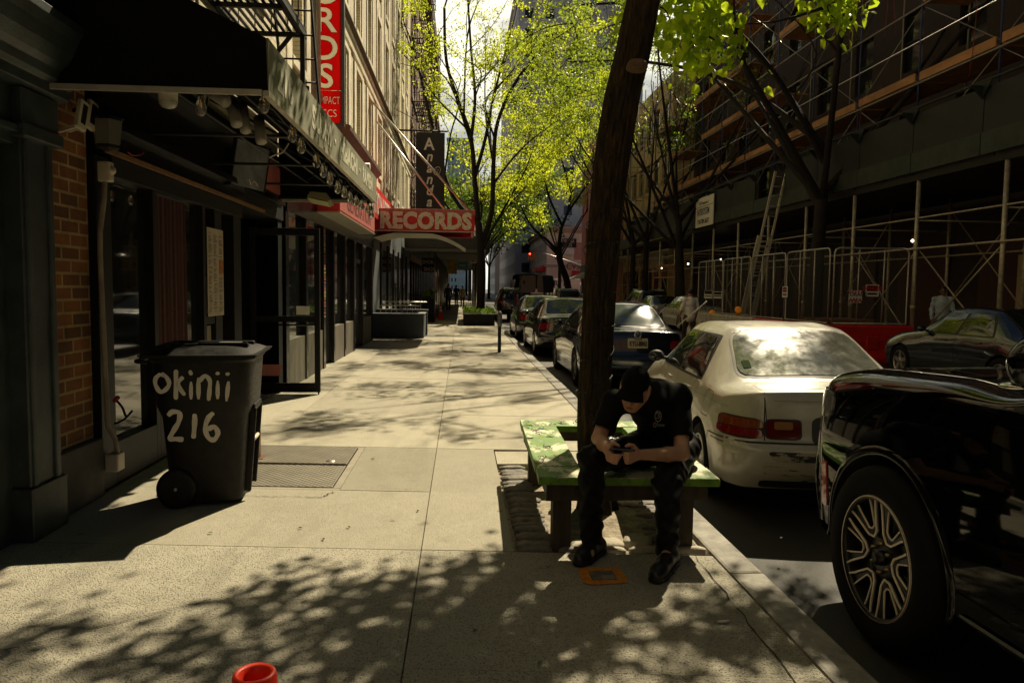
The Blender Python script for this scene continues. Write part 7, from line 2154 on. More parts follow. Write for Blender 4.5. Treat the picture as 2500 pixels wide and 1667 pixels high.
# --- white sedan
M_wcar = mat('aged_white_paint', (.50, .475, .39), .34, coat=.7, var=.07, vscale=2.2, c2=(.36, .325, .235), c2scale=1.8, c2lo=.52, c2hi=.78, rvar=.1, bump=.0006, bscale=5)
CX0, CY0_ = 2.75, 5.02
civ, S = sedan('white_sedan', 'old dirty white sedan with scuffed rear bumper parked right behind the bench', (CX0, CY0_, -.14), R(-5), M_wcar, 4.40, 1.70, 1.385, rearglass=M_hazeglass, wr=.29, tail=M_wcar)
for ch in kids(civ.t):
    if ch.name.startswith('mirror'): ch.data.materials[0] = M_rubber
    elif ch.name.startswith('tail_light') or ch.name.startswith('side_marker'): bpy.data.objects.remove(ch)
for sg in (-1, 1):
    d1 = (-sg * .5, 1, 0)
    o = civ.patch('tail_light', [(sg * .80, .5, .60), (sg * .575, .1, .60), (sg * .575, .13, .748), (sg * .79, .5, .748)], d1, M_rubber, off=.004, rnd=.14, n=12)
    civ.patch('red_lens', [(sg * .792, .5, .610), (sg * .585, .1, .610), (sg * .585, .13, .668), (sg * .79, .5, .668)], d1, M_redl, off=.011, rnd=.10, parent=o)
    civ.patch('amber_lens', [(sg * .785, .5, .673), (sg * .585, .1, .672), (sg * .585, .13, .739), (sg * .775, .50, .739)], d1, M_ambl, off=.011, rnd=.12, parent=o)
    o = civ.patch('inner_light', [(sg * .562, -.1, .60), (sg * .305, -.1, .60), (sg * .305, -.1, .748), (sg * .562, -.1, .748)], (0, 1, 0), M_rubber, off=.004, rnd=.10)
    civ.patch('red_lens', [(sg * .553, -.1, .61), (sg * .315, -.1, .61), (sg * .315, -.1, .738), (sg * .553, -.1, .738)], (0, 1, 0), mat('deep_red_lens', (.13, .006, .004), .12, coat=1.0), off=.010, rnd=.10, parent=o)
    civ.patch('reversing_lens', [(sg * .50, -.1, .672), (sg * .37, -.1, .672), (sg * .37, -.1, .728), (sg * .50, -.1, .728)], (0, 1, 0), mat('reversing_lens_tint', (.34, .17, .05), .2, coat=1.0), off=.014, rnd=.08, parent=o)
civ.patch('plate_recess', [(-.235, -.1, .555), (.235, -.1, .555), (.235, -.1, .775), (-.235, -.1, .775)], (0, 1, 0), M_rubber, off=.004, rnd=.14)
M_scuff = mat('scuffed_bumper_paint', (.42, .39, .29), .5, c2=(.012, .011, .01), c2scale=5, c2lo=.455, c2hi=.485, streak=(.9, 1, 3.2), var=.15, vscale=5)
M_scuf2 = mat('light_scratches', (.44, .41, .31), .45, c2=(.05, .045, .035), c2scale=9, c2lo=.55, c2hi=.59, streak=(.5, 1, 4.5), var=.1)
civ.patch('scuff', [(-.52, -.1, .455), (.42, -.1, .455), (.42, -.1, .525), (-.56, -.1, .525)], (0, 1, 0), M_scuff, off=.0015, th=.003, rnd=.05, n=14)
civ.patch('scuff', [(-.58, -.1, .30), (.5, -.1, .30), (.5, -.1, .452), (-.60, -.1, .452)], (0, 1, 0), M_scuf2, off=.0013, th=.003, rnd=.05, n=14)
civ.seam([(-.80, -.1, .578), (.80, -.1, .578)], (0, 1, 0), .013, off=.003); civ.seam([(-.555, -.1, .93), (-.565, -.1, .75), (-.568, -.1, .59)], (0, 1, 0), .009, off=.003)
civ.seam([(-.50, -.1, .875), (.50, -.1, .875)], (0, 1, 0), .004, mat('crease_shade', (.25, .23, .17), .5)); civ.seam([(-.9, .30, .575), (-.9, .62, .565), (-.9, .64, .50)], (1, 0, 0), .010, off=.003)  # first strip paints the shade of the boot crease, the second is a gap
# fuel door, body line, door edges
fd = [(-.9, .70, .68), (-.9, .69, .835), (-.9, .72, .86), (-.9, .86, .865), (-.9, .885, .84), (-.9, .885, .69), (-.9, .86, .665), (-.9, .73, .66), (-.9, .70, .68)]
civ.seam(fd, (1, 0, 0), .005); civ.seam([(-.9, .35, .80), (-.9, 1.25, .80)], (1, 0, 0), .003, mat('crease_grey', (.2, .18, .13), .6))  # fuel door gap, then the side crease's shade painted as a thin strip
civ.seam([(-.9, .28, .545), (-.9, .55, .54)], (1, 0, 0), .008)
civ.seam([(-.60, 1.40, 1.5), (-.58, 2.4, 1.5)], (0, 0, -1), .008); civ.seam([(.60, 1.40, 1.5), (.58, 2.4, 1.5)], (0, 0, -1), .008)
civ.patch('roof_strip', [(-.5, 1.30, 1.5), (.5, 1.30, 1.5), (.49, 1.345, 1.5), (-.49, 1.345, 1.5)], (0, 0, -1), M_rubber, off=.002, n=8)
civ.patch('window_sticker', [(-.53, .78, 1.05), (-.47, .78, 1.05), (-.47, .88, 1.10), (-.53, .88, 1.10)], (0, .62, -.78), mat('green_sticker', (.02, .05, .012), .9, spec=.1), off=.009, n=4)
a = at_y(1652, 797, 7.75); b = at_y(1725, 736, 7.55)
MB().tube([a, b], .0045, 6).ball(b, .008, 6).build('antenna', M_steel, civ.t)

# --- navy saloon with plate
M_navy = paint('navy_paint', (.002, .005, .012), .2)
vw, S = sedan('navy_sedan', 'dark navy sedan half hidden by the trunk, plate KYU 8843', (2.86, 11.75, -.14), 0, M_navy, 4.6, 1.80, 1.46, rimm=M_rimd, rearglass=mat('hazy_green_glass', (.08, .10, .085), .10, coat=1, var=.3, vscale=4))
pl = vw.patch('number_plate', [S(-.155, -.1, .69), S(.155, -.1, .69), S(.155, -.1, .84), S(-.155, -.1, .84)], (0, 1, 0), mat('plate_cream', (.55, .48, .33), .5), off=.012, th=.012, rnd=.02, n=4)
ply = [wmat(pl) @ v.co for v in pl.data.vertices]; pz0 = min(v.z for v in ply); pz1 = max(v.z for v in ply); py_ = min(v.y for v in ply)
text_obj('KYU-8843', 'plate_text', M_black, pl, .115, (2.86, py_ - .004, pz0 + (pz1 - pz0) * .22), (1, 0, 0), (0, 0, 1), .003, align='CENTER', squash=.58, bold=.003)
MB().box(2.80, 2.92, py_ - .006, py_ - .001, pz1 - .020, pz1 - .008).build('plate_frame_print', M_black, pl)
h_, n_ = vw.hit(S(0, -.1, .90), (0, 1, 0)); ez = h_.z - .14
mb = MB(); E = lambda pts, r=.006: mb.tube([(2.86 + x, 11.75 + h_.y - .012, ez + z) for x, z in pts], r, 5)
E([(.055 * math.cos(q), .055 * math.sin(q)) for q in [2 * PI * k / 24 for k in range(25)]]); E([(-.024, .046), (0, .006), (.024, .046)]); E([(-.046, .026), (-.022, -.038), (0, .0), (.022, -.038), (.046, .026)])
mb.build('round_badge', M_chrome, vw.t)
vw.patch('trim_strip', [S(-.7, -.1, .40), S(.7, -.1, .40), S(.7, -.1, .425), S(-.7, -.1, .425)], (0, 1, 0), mat('blue_grey_trim', (.05, .12, .19), .3), off=.008, n=8)
# sticker on the boot: small roundel
h2, _ = vw.hit(S(-.48, -.1, .62), (0, 1, 0)); mb = MB(); E2 = [(2.86 + h2.x + .045 * math.cos(q), 11.75 + h2.y - .01, h2.z - .14 + .045 * math.sin(q)) for q in [2 * PI * k / 20 for k in range(21)]]; mb.tube(E2, .004, 4); mb.build('roundel', M_chrome, vw.t)

sedan('olive_sedan', 'black sedan with red and clear tail lights parked ahead of the navy one', (2.74, 17.6, -.14), 0, paint('black_green_paint', (.012, .014, .011), .2), 4.8, 1.82, 1.46)
sedan('dark_sedan', 'dark sedan parked third along the left kerb, next to the meter post', (2.70, 23.4, -.14), 0, paint('dark_grey_paint', (.02, .022, .024), .22), 4.7, 1.8, 1.47)
sedan('blue_sedan', 'dark blue sedan parked beyond the black car at the right edge', (9.72, 10.6, -.14), 0, paint('dark_blue_paint', (.003, .007, .013), .2), 4.7, 1.8, 1.45)
sedan('white_far_sedan', 'cream white sedan across the road behind the walking man', (9.95, 29.4, -.14), 0, paint('cream_car_paint', (.52, .48, .38), .3), 4.7, 1.82, 1.47)
sedan('grey_sedan', 'small grey sedan in the road between van and trunk', (7.6, 41, -.14), 0, paint('mid_grey_paint', (.12, .12, .11), .25), 4.5, 1.78, 1.48)
sedan('silver_sedan', 'pale silver sedan beyond the fence notices across the road', (9.95, 33.9 + .9, -.14), 0, paint('silver_car_paint', (.35, .35, .33), .25, metal=.4), 4.6, 1.8, 1.45)

SUV = [
 (.10, .42, .80, .14, .42, .90, .25, .42, .93, .40, .42, .93, .50, .36),
 (.00, .62, .80, .08, .62, .93, .24, .60, .96, .44, .58, .95, .56, .36),
 (.02, .95, .80, .10, .95, .93, .30, .92, .965, .55, .75, .955, .70, .36),
 (.10, 1.20, .76, .18, 1.19, .91, .36, 1.05, .965, .70, .78, .955, .80, .36),
 (.26, 1.60, .66, .32, 1.56, .91, .46, 1.08, .965, .85, .78, .955, .95, .36),
 (.55, 1.72, .66, .62, 1.66, .915, .70, 1.10, .965, 1.0, .78, .955, 1.1, .36),
 (2.0, 1.76, .68, 2.0, 1.70, .925, 2.0, 1.11, .97, 2.0, .78, .96, 2.0, .36),
 (2.75, 1.71, .66, 2.68, 1.64, .92, 2.7, 1.10, .97, 2.7, .78, .96, 2.7, .36),
 (3.2, 1.45, .72, 3.1, 1.40, .91, 3.1, 1.09, .965, 3.1, .78, .96, 3.1, .36),
 (3.6, 1.18, .76, 3.5, 1.14, .89, 3.5, 1.06, .96, 3.45, .78, .955, 3.4, .36),
 (4.3, 1.10, .74, 4.2, 1.06, .88, 4.15, .98, .95, 4.0, .76, .95, 3.9, .36),
 (4.62, .95, .74, 4.50, .93, .88, 4.35, .86, .94, 4.2, .70, .94, 4.05, .36),
 (4.70, .65, .76, 4.58, .65, .90, 4.38, .62, .94, 4.25, .58, .93, 4.12, .38),
 (4.62, .36, .74, 4.5, .36, .87, 4.35, .36, .90, 4.25, .36, .9, 4.15, .36)]
def suv(name, label, loc, pm, k=1.0, group='cars parked along the kerbs'):
    c = Car(name, label, [tuple(v * k for v in r) for r in SUV], loc, 0, pm, [(.95 * k, .36 * k), (3.72 * k, .36 * k)], .41 * k, group)
    S = lambda *p: tuple(v * k for v in p)
    c.patch('rear_window', [S(-.66, .1, 1.15), S(.66, .1, 1.15), S(.58, .2, 1.58), S(-.58, .2, 1.58)], (0, 1, -.3), M_carglass, rnd=.06)
    c.patch('windscreen', [S(-.66, 3.5, 1.18), S(.66, 3.5, 1.18), S(.58, 2.8, 1.64), S(-.58, 2.8, 1.64)], (0, -.7, -.7), M_carglass, rnd=.05)
    for sg in (-1, 1):
        d = (-sg, 0, 0)
        c.patch('side_window', [S(sg * .9, 2.12, 1.14), S(sg * .9, 3.1, 1.13), S(sg * .7, 2.66, 1.58), S(sg * .7, 2.08, 1.62)], d, M_carglass, rnd=.03)
        c.patch('side_window', [S(sg * .9, 1.2, 1.15), S(sg * .9, 2.05, 1.14), S(sg * .7, 2.0, 1.62), S(sg * .7, 1.2, 1.62)], d, M_carglass, rnd=.03)
        c.patch('side_window', [S(sg * .9, .5, 1.2), S(sg * .9, 1.12, 1.15), S(sg * .7, 1.12, 1.62), S(sg * .7, .66, 1.58)], d, M_carglass, rnd=.05)
        c.patch('tail_light', [S(sg * .92, .4, .95), S(sg * .55, .05, .98), S(sg * .55, .1, 1.10), S(sg * .9, .45, 1.12)], (-sg * .5, 1, 0), M_redl, off=.008)
        for yy in (.95, 3.72): c.wheel(sg * .84 * k, yy * k, .36 * k, .24 * k, .22)
        MB().tube([S(sg * .62, .7, 1.74), S(sg * .62, 2.6, 1.76)], .018, 6).build('roof_rail', M_steel, c.t, local=True)
    return c
suv('dark_suv', 'dark suv with roof rails across the road ahead of the white sedan', (9.95, 37.6, -.14), paint('black_suv_paint', (.012, .013, .015), .2), .98)
suv('grey_suv', 'grey suv farther down the road to the right of the van', (7.3, 50, -.14), paint('grey_suv_paint', (.09, .09, .09), .25))
suv('parked_suv', 'dark suv parked far along the left kerb behind the planter tree', (2.75, 37, -.14), paint('maroon_suv_paint', (.03, .012, .012), .25))

# --- black panel van
VAN = [(.06, .45, .88, .10, .45, .96, .16, .45, .98, .25, .45, .98, .3, .40), (.0, .7, .90, .03, .7, .98, .10, .7, 1.0, .2, .7, 1.0, .26, .4),
       (.02, 1.6, .88, .05, 1.6, .97, .12, 1.5, 1.0, .25, .9, 1.0, .34, .4), (.06, 2.5, .80, .09, 2.46, .93, .16, 1.75, 1.0, .32, .9, 1.0, .4, .4), (.14, 2.66, .76, .18, 2.60, .92, .26, 1.8, 1.0, .4, .9, 1.0, .5, .4),
       (.6, 2.70, .76, .6, 2.64, .92, .6, 1.8, 1.0, .7, .9, 1.0, .8, .4), (4.4, 2.70, .76, 4.4, 2.64, .92, 4.4, 1.8, 1.0, 4.4, .9, 1.0, 4.4, .4), (4.9, 2.55, .74, 4.8, 2.48, .90, 4.8, 1.7, 1.0, 4.8, .9, 1.0, 4.8, .4),
       (5.5, 1.75, .80, 5.35, 1.7, .90, 5.3, 1.4, .98, 5.2, .9, 1.0, 5.1, .4), (6.0, 1.3, .80, 5.85, 1.25, .92, 5.7, 1.1, .97, 5.5, .8, .98, 5.3, .4), (6.2, .9, .82, 6.05, .9, .93, 5.85, .8, .97, 5.6, .7, .97, 5.45, .4), (6.15, .42, .8, 6.0, .42, .92, 5.85, .42, .95, 5.7, .42, .95, 5.6, .4)]
vn = Car('black_van', 'tall black high roof van driving down the road beyond the parked cars', VAN, (3.35, 33.2, -.14), 0, paint('black_van_paint', (.008, .009, .011), .22), [(1.2, .37), (5.0, .37)], .42, 'vehicles moving on the road', cat='van')
for sg in (-1, 1):
    vn.patch('rear_window', [(sg * .80, -.1, 1.50), (sg * .03, -.1, 1.50), (sg * .03, -.1, 2.28), (sg * .76, -.1, 2.28)], (0, 1, 0), M_carglass, off=.006)
    vn.patch('tail_light', [(sg * .96, .0, .95), (sg * .86, -.1, .95), (sg * .86, -.1, 1.45), (sg * .95, .0, 1.45)], (-sg * .4, 1, 0), M_redl, off=.008)
    vn.patch('side_window', [(sg * 1, 4.5, 1.3), (sg * 1, 5.3, 1.3), (sg * .9, 4.95, 1.95), (sg * .9, 4.5, 2.0)], (-sg, 0, 0), M_carglass)
    for q in range(3): vn.patch('side_window', [(sg * 1, .7 + 1.25 * q, 1.3), (sg * 1, 1.85 + 1.25 * q, 1.3), (sg * .93, 1.85 + 1.25 * q, 2.1), (sg * .93, .7 + 1.25 * q, 2.1)], (-sg, 0, 0), M_carglass)
    for yy in (1.2, 5.0): vn.wheel(sg * .88, yy, .37, .22, .22)
    MB().box(sg * 1.02 if sg > 0 else -1.25, 1.25 if sg > 0 else -1.02, 5.0, 5.08, 1.35, 1.75).build('mirror', M_rubber, vn.t, local=True, bevel=.02)
vn.seam([(0, -.1, .6), (0, -.1, 2.5)], (0, 1, 0), .012)
vn.patch('windscreen', [(-.8, 5.5, 1.7), (.8, 5.5, 1.7), (.72, 4.95, 2.4), (-.72, 4.95, 2.4)], (0, -.8, -.5), M_carglass)
vn.patch('number_plate', [(-.16, -.1, .85), (.16, -.1, .85), (.16, -.1, 1.0), (-.16, -.1, 1.0)], (0, 1, 0), M_cream, off=.01, n=3)
MB().box(-.25, .25, -.01, .02, 2.55, 2.60).build('brake_light', M_redl, vn.t, local=True)
# box truck
t = thing('box_truck', 'white box truck with blue MARTIN lettering crossing far down the street', 'truck', (12, 97, -.14), group='vehicles moving on the road')
mb = MB(); mb.box(9.5, 16.5, 103, 105.3, .9, 3.0); mb.build('cargo_box', M_white, t, bevel=.04)
mb = MB(); mb.prism([(16.6, .5), (18.6, .5), (18.6, 1.4), (18.1, 2.4), (16.6, 2.5)], 103.1, 105.2, 'y'); mb.build('cab', M_white, t, bevel=.05)
text_obj('MARTIN', 'letters', mat('truck_blue', (.02, .05, .15), .5), t, 1.1, (13.2, 102.98, 2.0), (1, 0, 0), (0, 0, 1), .01, align='CENTER', bold=.02)
for x in (10.8, 15.2, 17.6): mb = MB(); mb.lathe([(.001, -.12), (.42, -.12), (.45, 0), (.42, .12), (.001, .12)], 20, 0, Matrix.Translation((x, 103.2, .31)) @ Matrix.Rotation(R(90), 4, 'X')); mb.build('wheel', M_tyre, t)

# --- big black car, nose beside the white sedan
M_wag = mat('black_car_lacquer', (.002, .002, .0024), .035, spec=.5)
WAG = [
 (.10, .45, .85, .14, .45, .98, .25, .45, 1.0, .40, .45, 1.0, .50, .38), (.00, .75, .88, .06, .75, 1.0, .2, .75, 1.03, .42, .7, 1.02, .56, .38), (.02, 1.1, .86, .08, 1.1, .99, .25, 1.05, 1.045, .6, .82, 1.03, .75, .38),
 (.10, 1.75, .76, .18, 1.72, .98, .35, 1.15, 1.05, .8, .85, 1.03, .9, .38), (.40, 1.90, .76, .46, 1.83, 1.0, .6, 1.18, 1.05, 1.0, .85, 1.03, 1.1, .38), (2.0, 1.93, .77, 2.0, 1.86, 1.015, 2.0, 1.20, 1.055, 2.0, .88, 1.035, 2.0, .38),
 (3.0, 1.87, .75, 2.9, 1.80, 1.01, 2.95, 1.20, 1.055, 2.9, .88, 1.035, 2.9, .38), (3.45, 1.62, .80, 3.35, 1.56, 1.0, 3.4, 1.20, 1.055, 3.35, .88, 1.035, 3.3, .38), (3.92, 1.34, .93, 3.80, 1.30, 1.02, 3.85, 1.19, 1.06, 3.8, .85, 1.045, 3.75, .38),
 (4.30, 1.325, .935, 4.25, 1.295, 1.02, 4.30, 1.18, 1.062, 4.3, .85, 1.05, 4.3, .40), (4.90, 1.29, .925, 4.86, 1.265, 1.015, 4.87, 1.15, 1.062, 4.85, .85, 1.05, 4.85, .42), (5.22, 1.25, .91, 5.17, 1.225, 1.005, 5.14, 1.12, 1.055, 5.10, .84, 1.04, 5.06, .42),
 (5.37, 1.19, .90, 5.29, 1.165, .995, 5.22, 1.07, 1.045, 5.16, .82, 1.035, 5.11, .42), (5.42, 1.05, .90, 5.34, 1.02, .995, 5.25, .96, 1.045, 5.18, .78, 1.035, 5.13, .42), (5.44, .70, .90, 5.36, .70, 1.0, 5.26, .68, 1.045, 5.19, .62, 1.035, 5.14, .42), (5.40, .36, .88, 5.30, .36, .98, 5.22, .36, 1.01, 5.16, .36, 1.01, 5.13, .36)]
WX, WY = 3.02, -1.24; FWY = 4.51
wg = Car('black_suv', 'large glossy black suv with polished spoked wheel filling the right foreground', WAG, (WX, WY, -.14), 0, M_wag, [(1.39, .43), (FWY, .43)], .475, nu=8, nv=7)
for sg in (-1, 1):
    d = (-sg, 0, 0)
    # flared arches
    for ay in (1.39, FWY):
        mb = MB(); n = 40; vs = []; fs = []
        for i in range(n + 1):
            q = R(-6) + R(198) * i / n
            for rr, xo in ((.474, .002), (.477, .009), (.492, .012), (.512, .008), (.520, .001)):
                pt = (sg * 1.05, ay + rr * math.cos(q), .43 + rr * math.sin(q)); h, nn = wg.hit((sg * 1.05, ay + .53 * math.cos(q), .43 + .53 * math.sin(q)), d)
                vs.append((h.x + sg * xo, pt[1], max(pt[2], .34)))
        for i in range(n):
            for k in range(4): a = i * 5 + k; fs.append((a, a + 1, a + 6, a + 5) if sg < 0 else (a, a + 5, a + 6, a + 1))
        mb.add(vs, fs, 0, True); mb.build('arch_flare', M_wag, wg.t, local=True, sharp=60)
    wg.patch('side_window', [(sg * 1, 2.35, 1.25), (sg * 1, 3.52, 1.25), (sg * .8, 3.05, 1.70), (sg * .8, 2.3, 1.78)], d, M_carglass, rnd=.03)
    wg.patch('side_window', [(sg * 1, 1.3, 1.25), (sg * 1, 2.25, 1.25), (sg * .8, 2.2, 1.78), (sg * .8, 1.3, 1.78)], d, M_carglass, rnd=.03)
    wg.patch('side_window', [(sg * 1, .45, 1.28), (sg * 1, 1.2, 1.25), (sg * .8, 1.2, 1.78), (sg * .8, .5, 1.74)], d, M_carglass, rnd=.03)
    wg.patch('chrome_strip', [(sg * 1, .4, 1.225), (sg * 1, 3.7, 1.215), (sg * 1, 3.7, 1.232), (sg * 1, .4, 1.243)], d, M_chrome, off=.008, n=12)
    wg.seam([(sg * 1.2, 3.55, 1.2), (sg * 1.2, 3.62, .95), (sg * 1.2, 3.60, .5), (sg * 1.2, 3.55, .42)], d, .007); wg.seam([(sg * 1.2, 2.3, 1.2), (sg * 1.2, 2.3, .42)], d, .007)
    wg.seam([(sg * .865, 3.9, 1.5), (sg * .85, 4.6, 1.5), (sg * .835, 5.12, 1.5)], (0, 0, -1), .008)
    o = wg.patch('headlight', [(sg * 1.05, 5.06, .99), (sg * .72, 5.42, .99), (sg * .72, 5.38, 1.13), (sg * 1.03, 5.10, 1.13)], (-sg * 1, -.8, 0), M_clear, off=.010, rnd=.10, n=12)
    wg.patch('marker_light', [(sg * 1.05, 5.035, .52), (sg * 1.05, 5.095, .52), (sg * 1.05, 5.095, .76), (sg * 1.05, 5.045, .76)], d, mat('red_marker', (.42, .02, .008), .15, coat=1), off=.008, th=.02, n=4)
    wg.patch('sill_trim', [(sg * 1.05, 1.95, .40), (sg * 1.05, 3.95, .40), (sg * 1.05, 3.95, .415), (sg * 1.05, 1.95, .415)], d, M_chrome, off=.012, n=12)
    for yy in (2.5, 1.35): wg.patch('door_handle', [(sg * 1.05, yy, 1.04), (sg * 1.05, yy + .2, 1.04), (sg * 1.05, yy + .2, 1.075), (sg * 1.05, yy, 1.075)], d, M_chrome, off=.03, th=.03, n=4)
    for yy in (1.39, FWY):
        o, Mw = wg.wheel(sg * .965, yy, .43, .288, .255, 'none', rimm=M_rimd)
        dark = MB(); pol = MB(); zf = .255 / 2
        pol.lathe([(.2905, zf - .006), (.287, zf + .001), (.276, zf - .001), (.274, zf - .01)], 48, 0, Mw)
        dark.lathe([(.001, zf - .045), (.07, zf - .045), (.11, zf - .05), (.13, zf - .07)], 32, 0, Mw)
        dark.lathe([(.001, zf - .01), (.032, zf - .012), (.036, zf - .04)], 20, 0, Mw)
        for k in range(6):
            q0 = 60 * k + 30
            pp = lambda r, a_: Vector((r * math.cos(R(q0 + a_)), r * math.sin(R(q0 + a_)), 0))
            # nested V outlines (polished) on dark spokes
            for sgn in (-1, 1):
                A = [pp(.280, sgn * 25), pp(.225, sgn * 22.5), pp(.125, sgn * 17), pp(.098, sgn * 0)]
                B = [pp(.280, sgn * 12.5), pp(.235, sgn * 12.5), pp(.150, sgn * 9.5), pp(.138, sgn * 0)]
                for P_, w_, z_ in ((A, .0075, zf - .012), (B, .0055, zf - .018)):
                    for i in range(3):
                        a_ = P_[i]; b_ = P_[i+1]; drop = lambda r: -.03 * (1 - r / .28)
                        za = z_ + drop(a_.length); zb2 = z_ + drop(b_.length)
                        pol.bar(Mw @ Vector((a_.x, a_.y, za)), Mw @ Vector((b_.x, b_.y, zb2)), w_ * 1.2, .006, 0, Mw.to_3x3() @ Vector((0, 0, 1)))
                # dark web between outline A and B
                for i in range(3):
                    qv = [A[i], A[i+1], B[i+1], B[i]]
                    vv = [Mw @ Vector((v.x, v.y, zf - .024 - .03 * (1 - v.length / .28))) for v in qv]; vb = [v + (Mw.to_3x3() @ Vector((0, 0, -.02))) for v in vv]
                    dark.add(vv + vb, [(0, 1, 2, 3), (7, 6, 5, 4), (0, 4, 5, 1), (1, 5, 6, 2), (2, 6, 7, 3), (3, 7, 4, 0)])
        dark.build('spokes', M_rimd, o, local=True); pol.build('polished_edges', mat('rim_polished', (.88, .78, .60), .35, metal=.15), o, local=True)
        for k in range(6):
            q = R(60 * k); nb = MB(); nb.lathe([(.001, zf - .022), (.009, zf - .024), (.010, zf - .045)], 8, 0, Mw @ Matrix.Translation((.068 * math.cos(q), .068 * math.sin(q), 0))); nb.build('lug_nut', mat('brass_nut', (.25, .19, .11), .3, metal=.8), o, local=True)
    # mirror
    s_ = SDF((-.2, -.2, -.2), (.2, .2, .25), .008); s_.ell((0, 0, .03), (.11, .08, .098), k=.02).cone((-sg * .12, .04, -.06), (0, 0, -.02), .035, .05, .03)
    mo = s_.mesh('mirror', M_wag); mo.data.transform(Matrix.Translation((sg * 1.16, 3.49, 1.41))); mo.parent = wg.t
    MB().ball((sg * 1.18, 3.53, 1.365), .088, 8, 0, 1.0, .7, .22).build('mirror_trim', M_chrome, mo, local=True)
    MB().ball((sg * 1.17, 3.425, 1.44), .082, 8, 0, 1.05, .2, .95).build('mirror_glass', M_clear, mo, local=True)
text_obj('WAGONEER', 'door_lettering', M_chrome, wg.t, .085, (WX - 1.075, WY + 3.47, .44), (0, -1, 0), (0, 0, 1), .003, spacing=2.0)
wg.patch('windscreen', [(-.78, 3.85, 1.4), (.78, 3.85, 1.4), (.68, 3.1, 1.82), (-.68, 3.1, 1.82)], (0, -.6, -.8), M_carglass, rnd=.05, n=12)
wg.patch('grille', [(-.66, 5.4, .86), (.66, 5.4, .86), (.62, 5.4, 1.06), (-.62, 5.4, 1.06)], (0, -1, 0), M_chrome, off=.012)
wg.patch('roof_glass', [(-.5, 1.0, 2), (.5, 1.0, 2), (.5, 2.6, 2), (-.5, 2.6, 2)], (0, 0, -1), M_carglass)

# ================================================================ PEOPLE
M_skin = mat('skin', (.58, .33, .21), .45, spec=.4, var=.08, vscale=30, bump=.0006, bscale=300)
_b = M_skin.node_tree.nodes['Principled BSDF']; _b.inputs['Subsurface Weight'].default_value = .35; _b.inputs['Subsurface Radius'].default_value = (1.0, .18, .08); _b.inputs['Subsurface Scale'].default_value = .012
M_skin2 = mat('dark_skin', (.18, .09, .055), .45)
M_hair = mat('black_hair', (.008, .007, .006), .55, bump=.003, bscale=200)
M_tee = mat('black_tee', (.005, .005, .0055), .8, spec=.15, bump=.0015, bscale=60); M_trou = mat('black_nylon', (.004, .004, .004), .6, spec=.2, bump=.0012, bscale=22)
M_cap = mat('black_cap', (.004, .004, .004), .85, spec=.12, bump=.0008, bscale=260)
M_shoe = mat('black_shoe', (.008, .0075, .007), .45, bump=.001, bscale=120)

mn = thing('person', 'man in black cap, tee and trousers sitting hunched on the green bench over his phone', 'person', (1.25, 4.42, .45))
f_ = Vector((-.42, -.72, -.47)).normalized(); u_ = Vector((-.02, -.42, .90)); u_ = (u_ - f_ * u_.dot(f_)).normalized(); s_x = f_.cross(u_)   # s_x: to the face's right side
HC = Vector((.962, 4.035, .970)); HM = np.array([[s_x[i], f_[i], u_[i]] for i in range(3)])
def hl(x, y, z): return tuple(HC + s_x * x + f_ * y + u_ * z)
def rot_ell(s, c, r, k=.01, sub=False, tilt=None): s.ell(hl(*c), r, HM, k, sub)
shR, shL = (.885, 4.20, .875), (1.285, 4.285, .895); elR, elL = (.778, 4.085, .690), (1.245, 4.055, .612); wrR, wrL = (.795, 3.905, .668), (.965, 3.895, .640)
hipR, hipL = (1.15, 4.46, .555), (1.36, 4.47, .555); knR, knL = (.735, 4.06, .575), (1.135, 3.94, .475); anR, anL = (.755, 4.14, .10), (1.150, 3.975, .10)
B = SDF((.56, 3.60, -.02), (1.62, 4.72, 1.18), .0048)
# legs, pelvis and trunk
for h, k, a in ((hipR, knR, anR), (hipL, knL, anL)): B.cone(h, k, .082, .056, .03).cone(k, a, .052, .036, .02).cone(a, (a[0] - .03, a[1] - .12, .05), .034, .028, .02)
B.cone(hipR, hipL, .10, .10, .04).chain([(1.26, 4.47, .58), (1.24, 4.43, .72), (1.13, 4.29, .86), (1.06, 4.21, .93)], [.115, .115, .112, .07], .04)
B.cone(shR, shL, .05, .05, .04)
# arms
B.chain([shR, ((shR[0] + elR[0]) / 2 - .008, (shR[1] + elR[1]) / 2 + .004, (shR[2] + elR[2]) / 2), elR], [.056, .047, .039], .02).chain([elR, ((elR[0] + wrR[0]) / 2, (elR[1] + wrR[1]) / 2, elR[2] - .014), wrR], [.040, .038, .026], .015)
B.chain([shL, ((shL[0] + elL[0]) / 2 + .006, (shL[1] + elL[1]) / 2, (shL[2] + elL[2]) / 2), elL], [.056, .050, .042], .02).chain([elL, (elL[0] * .66 + wrL[0] * .34, elL[1] * .66 + wrL[1] * .34, .617), wrL], [.043, .041, .027], .015)
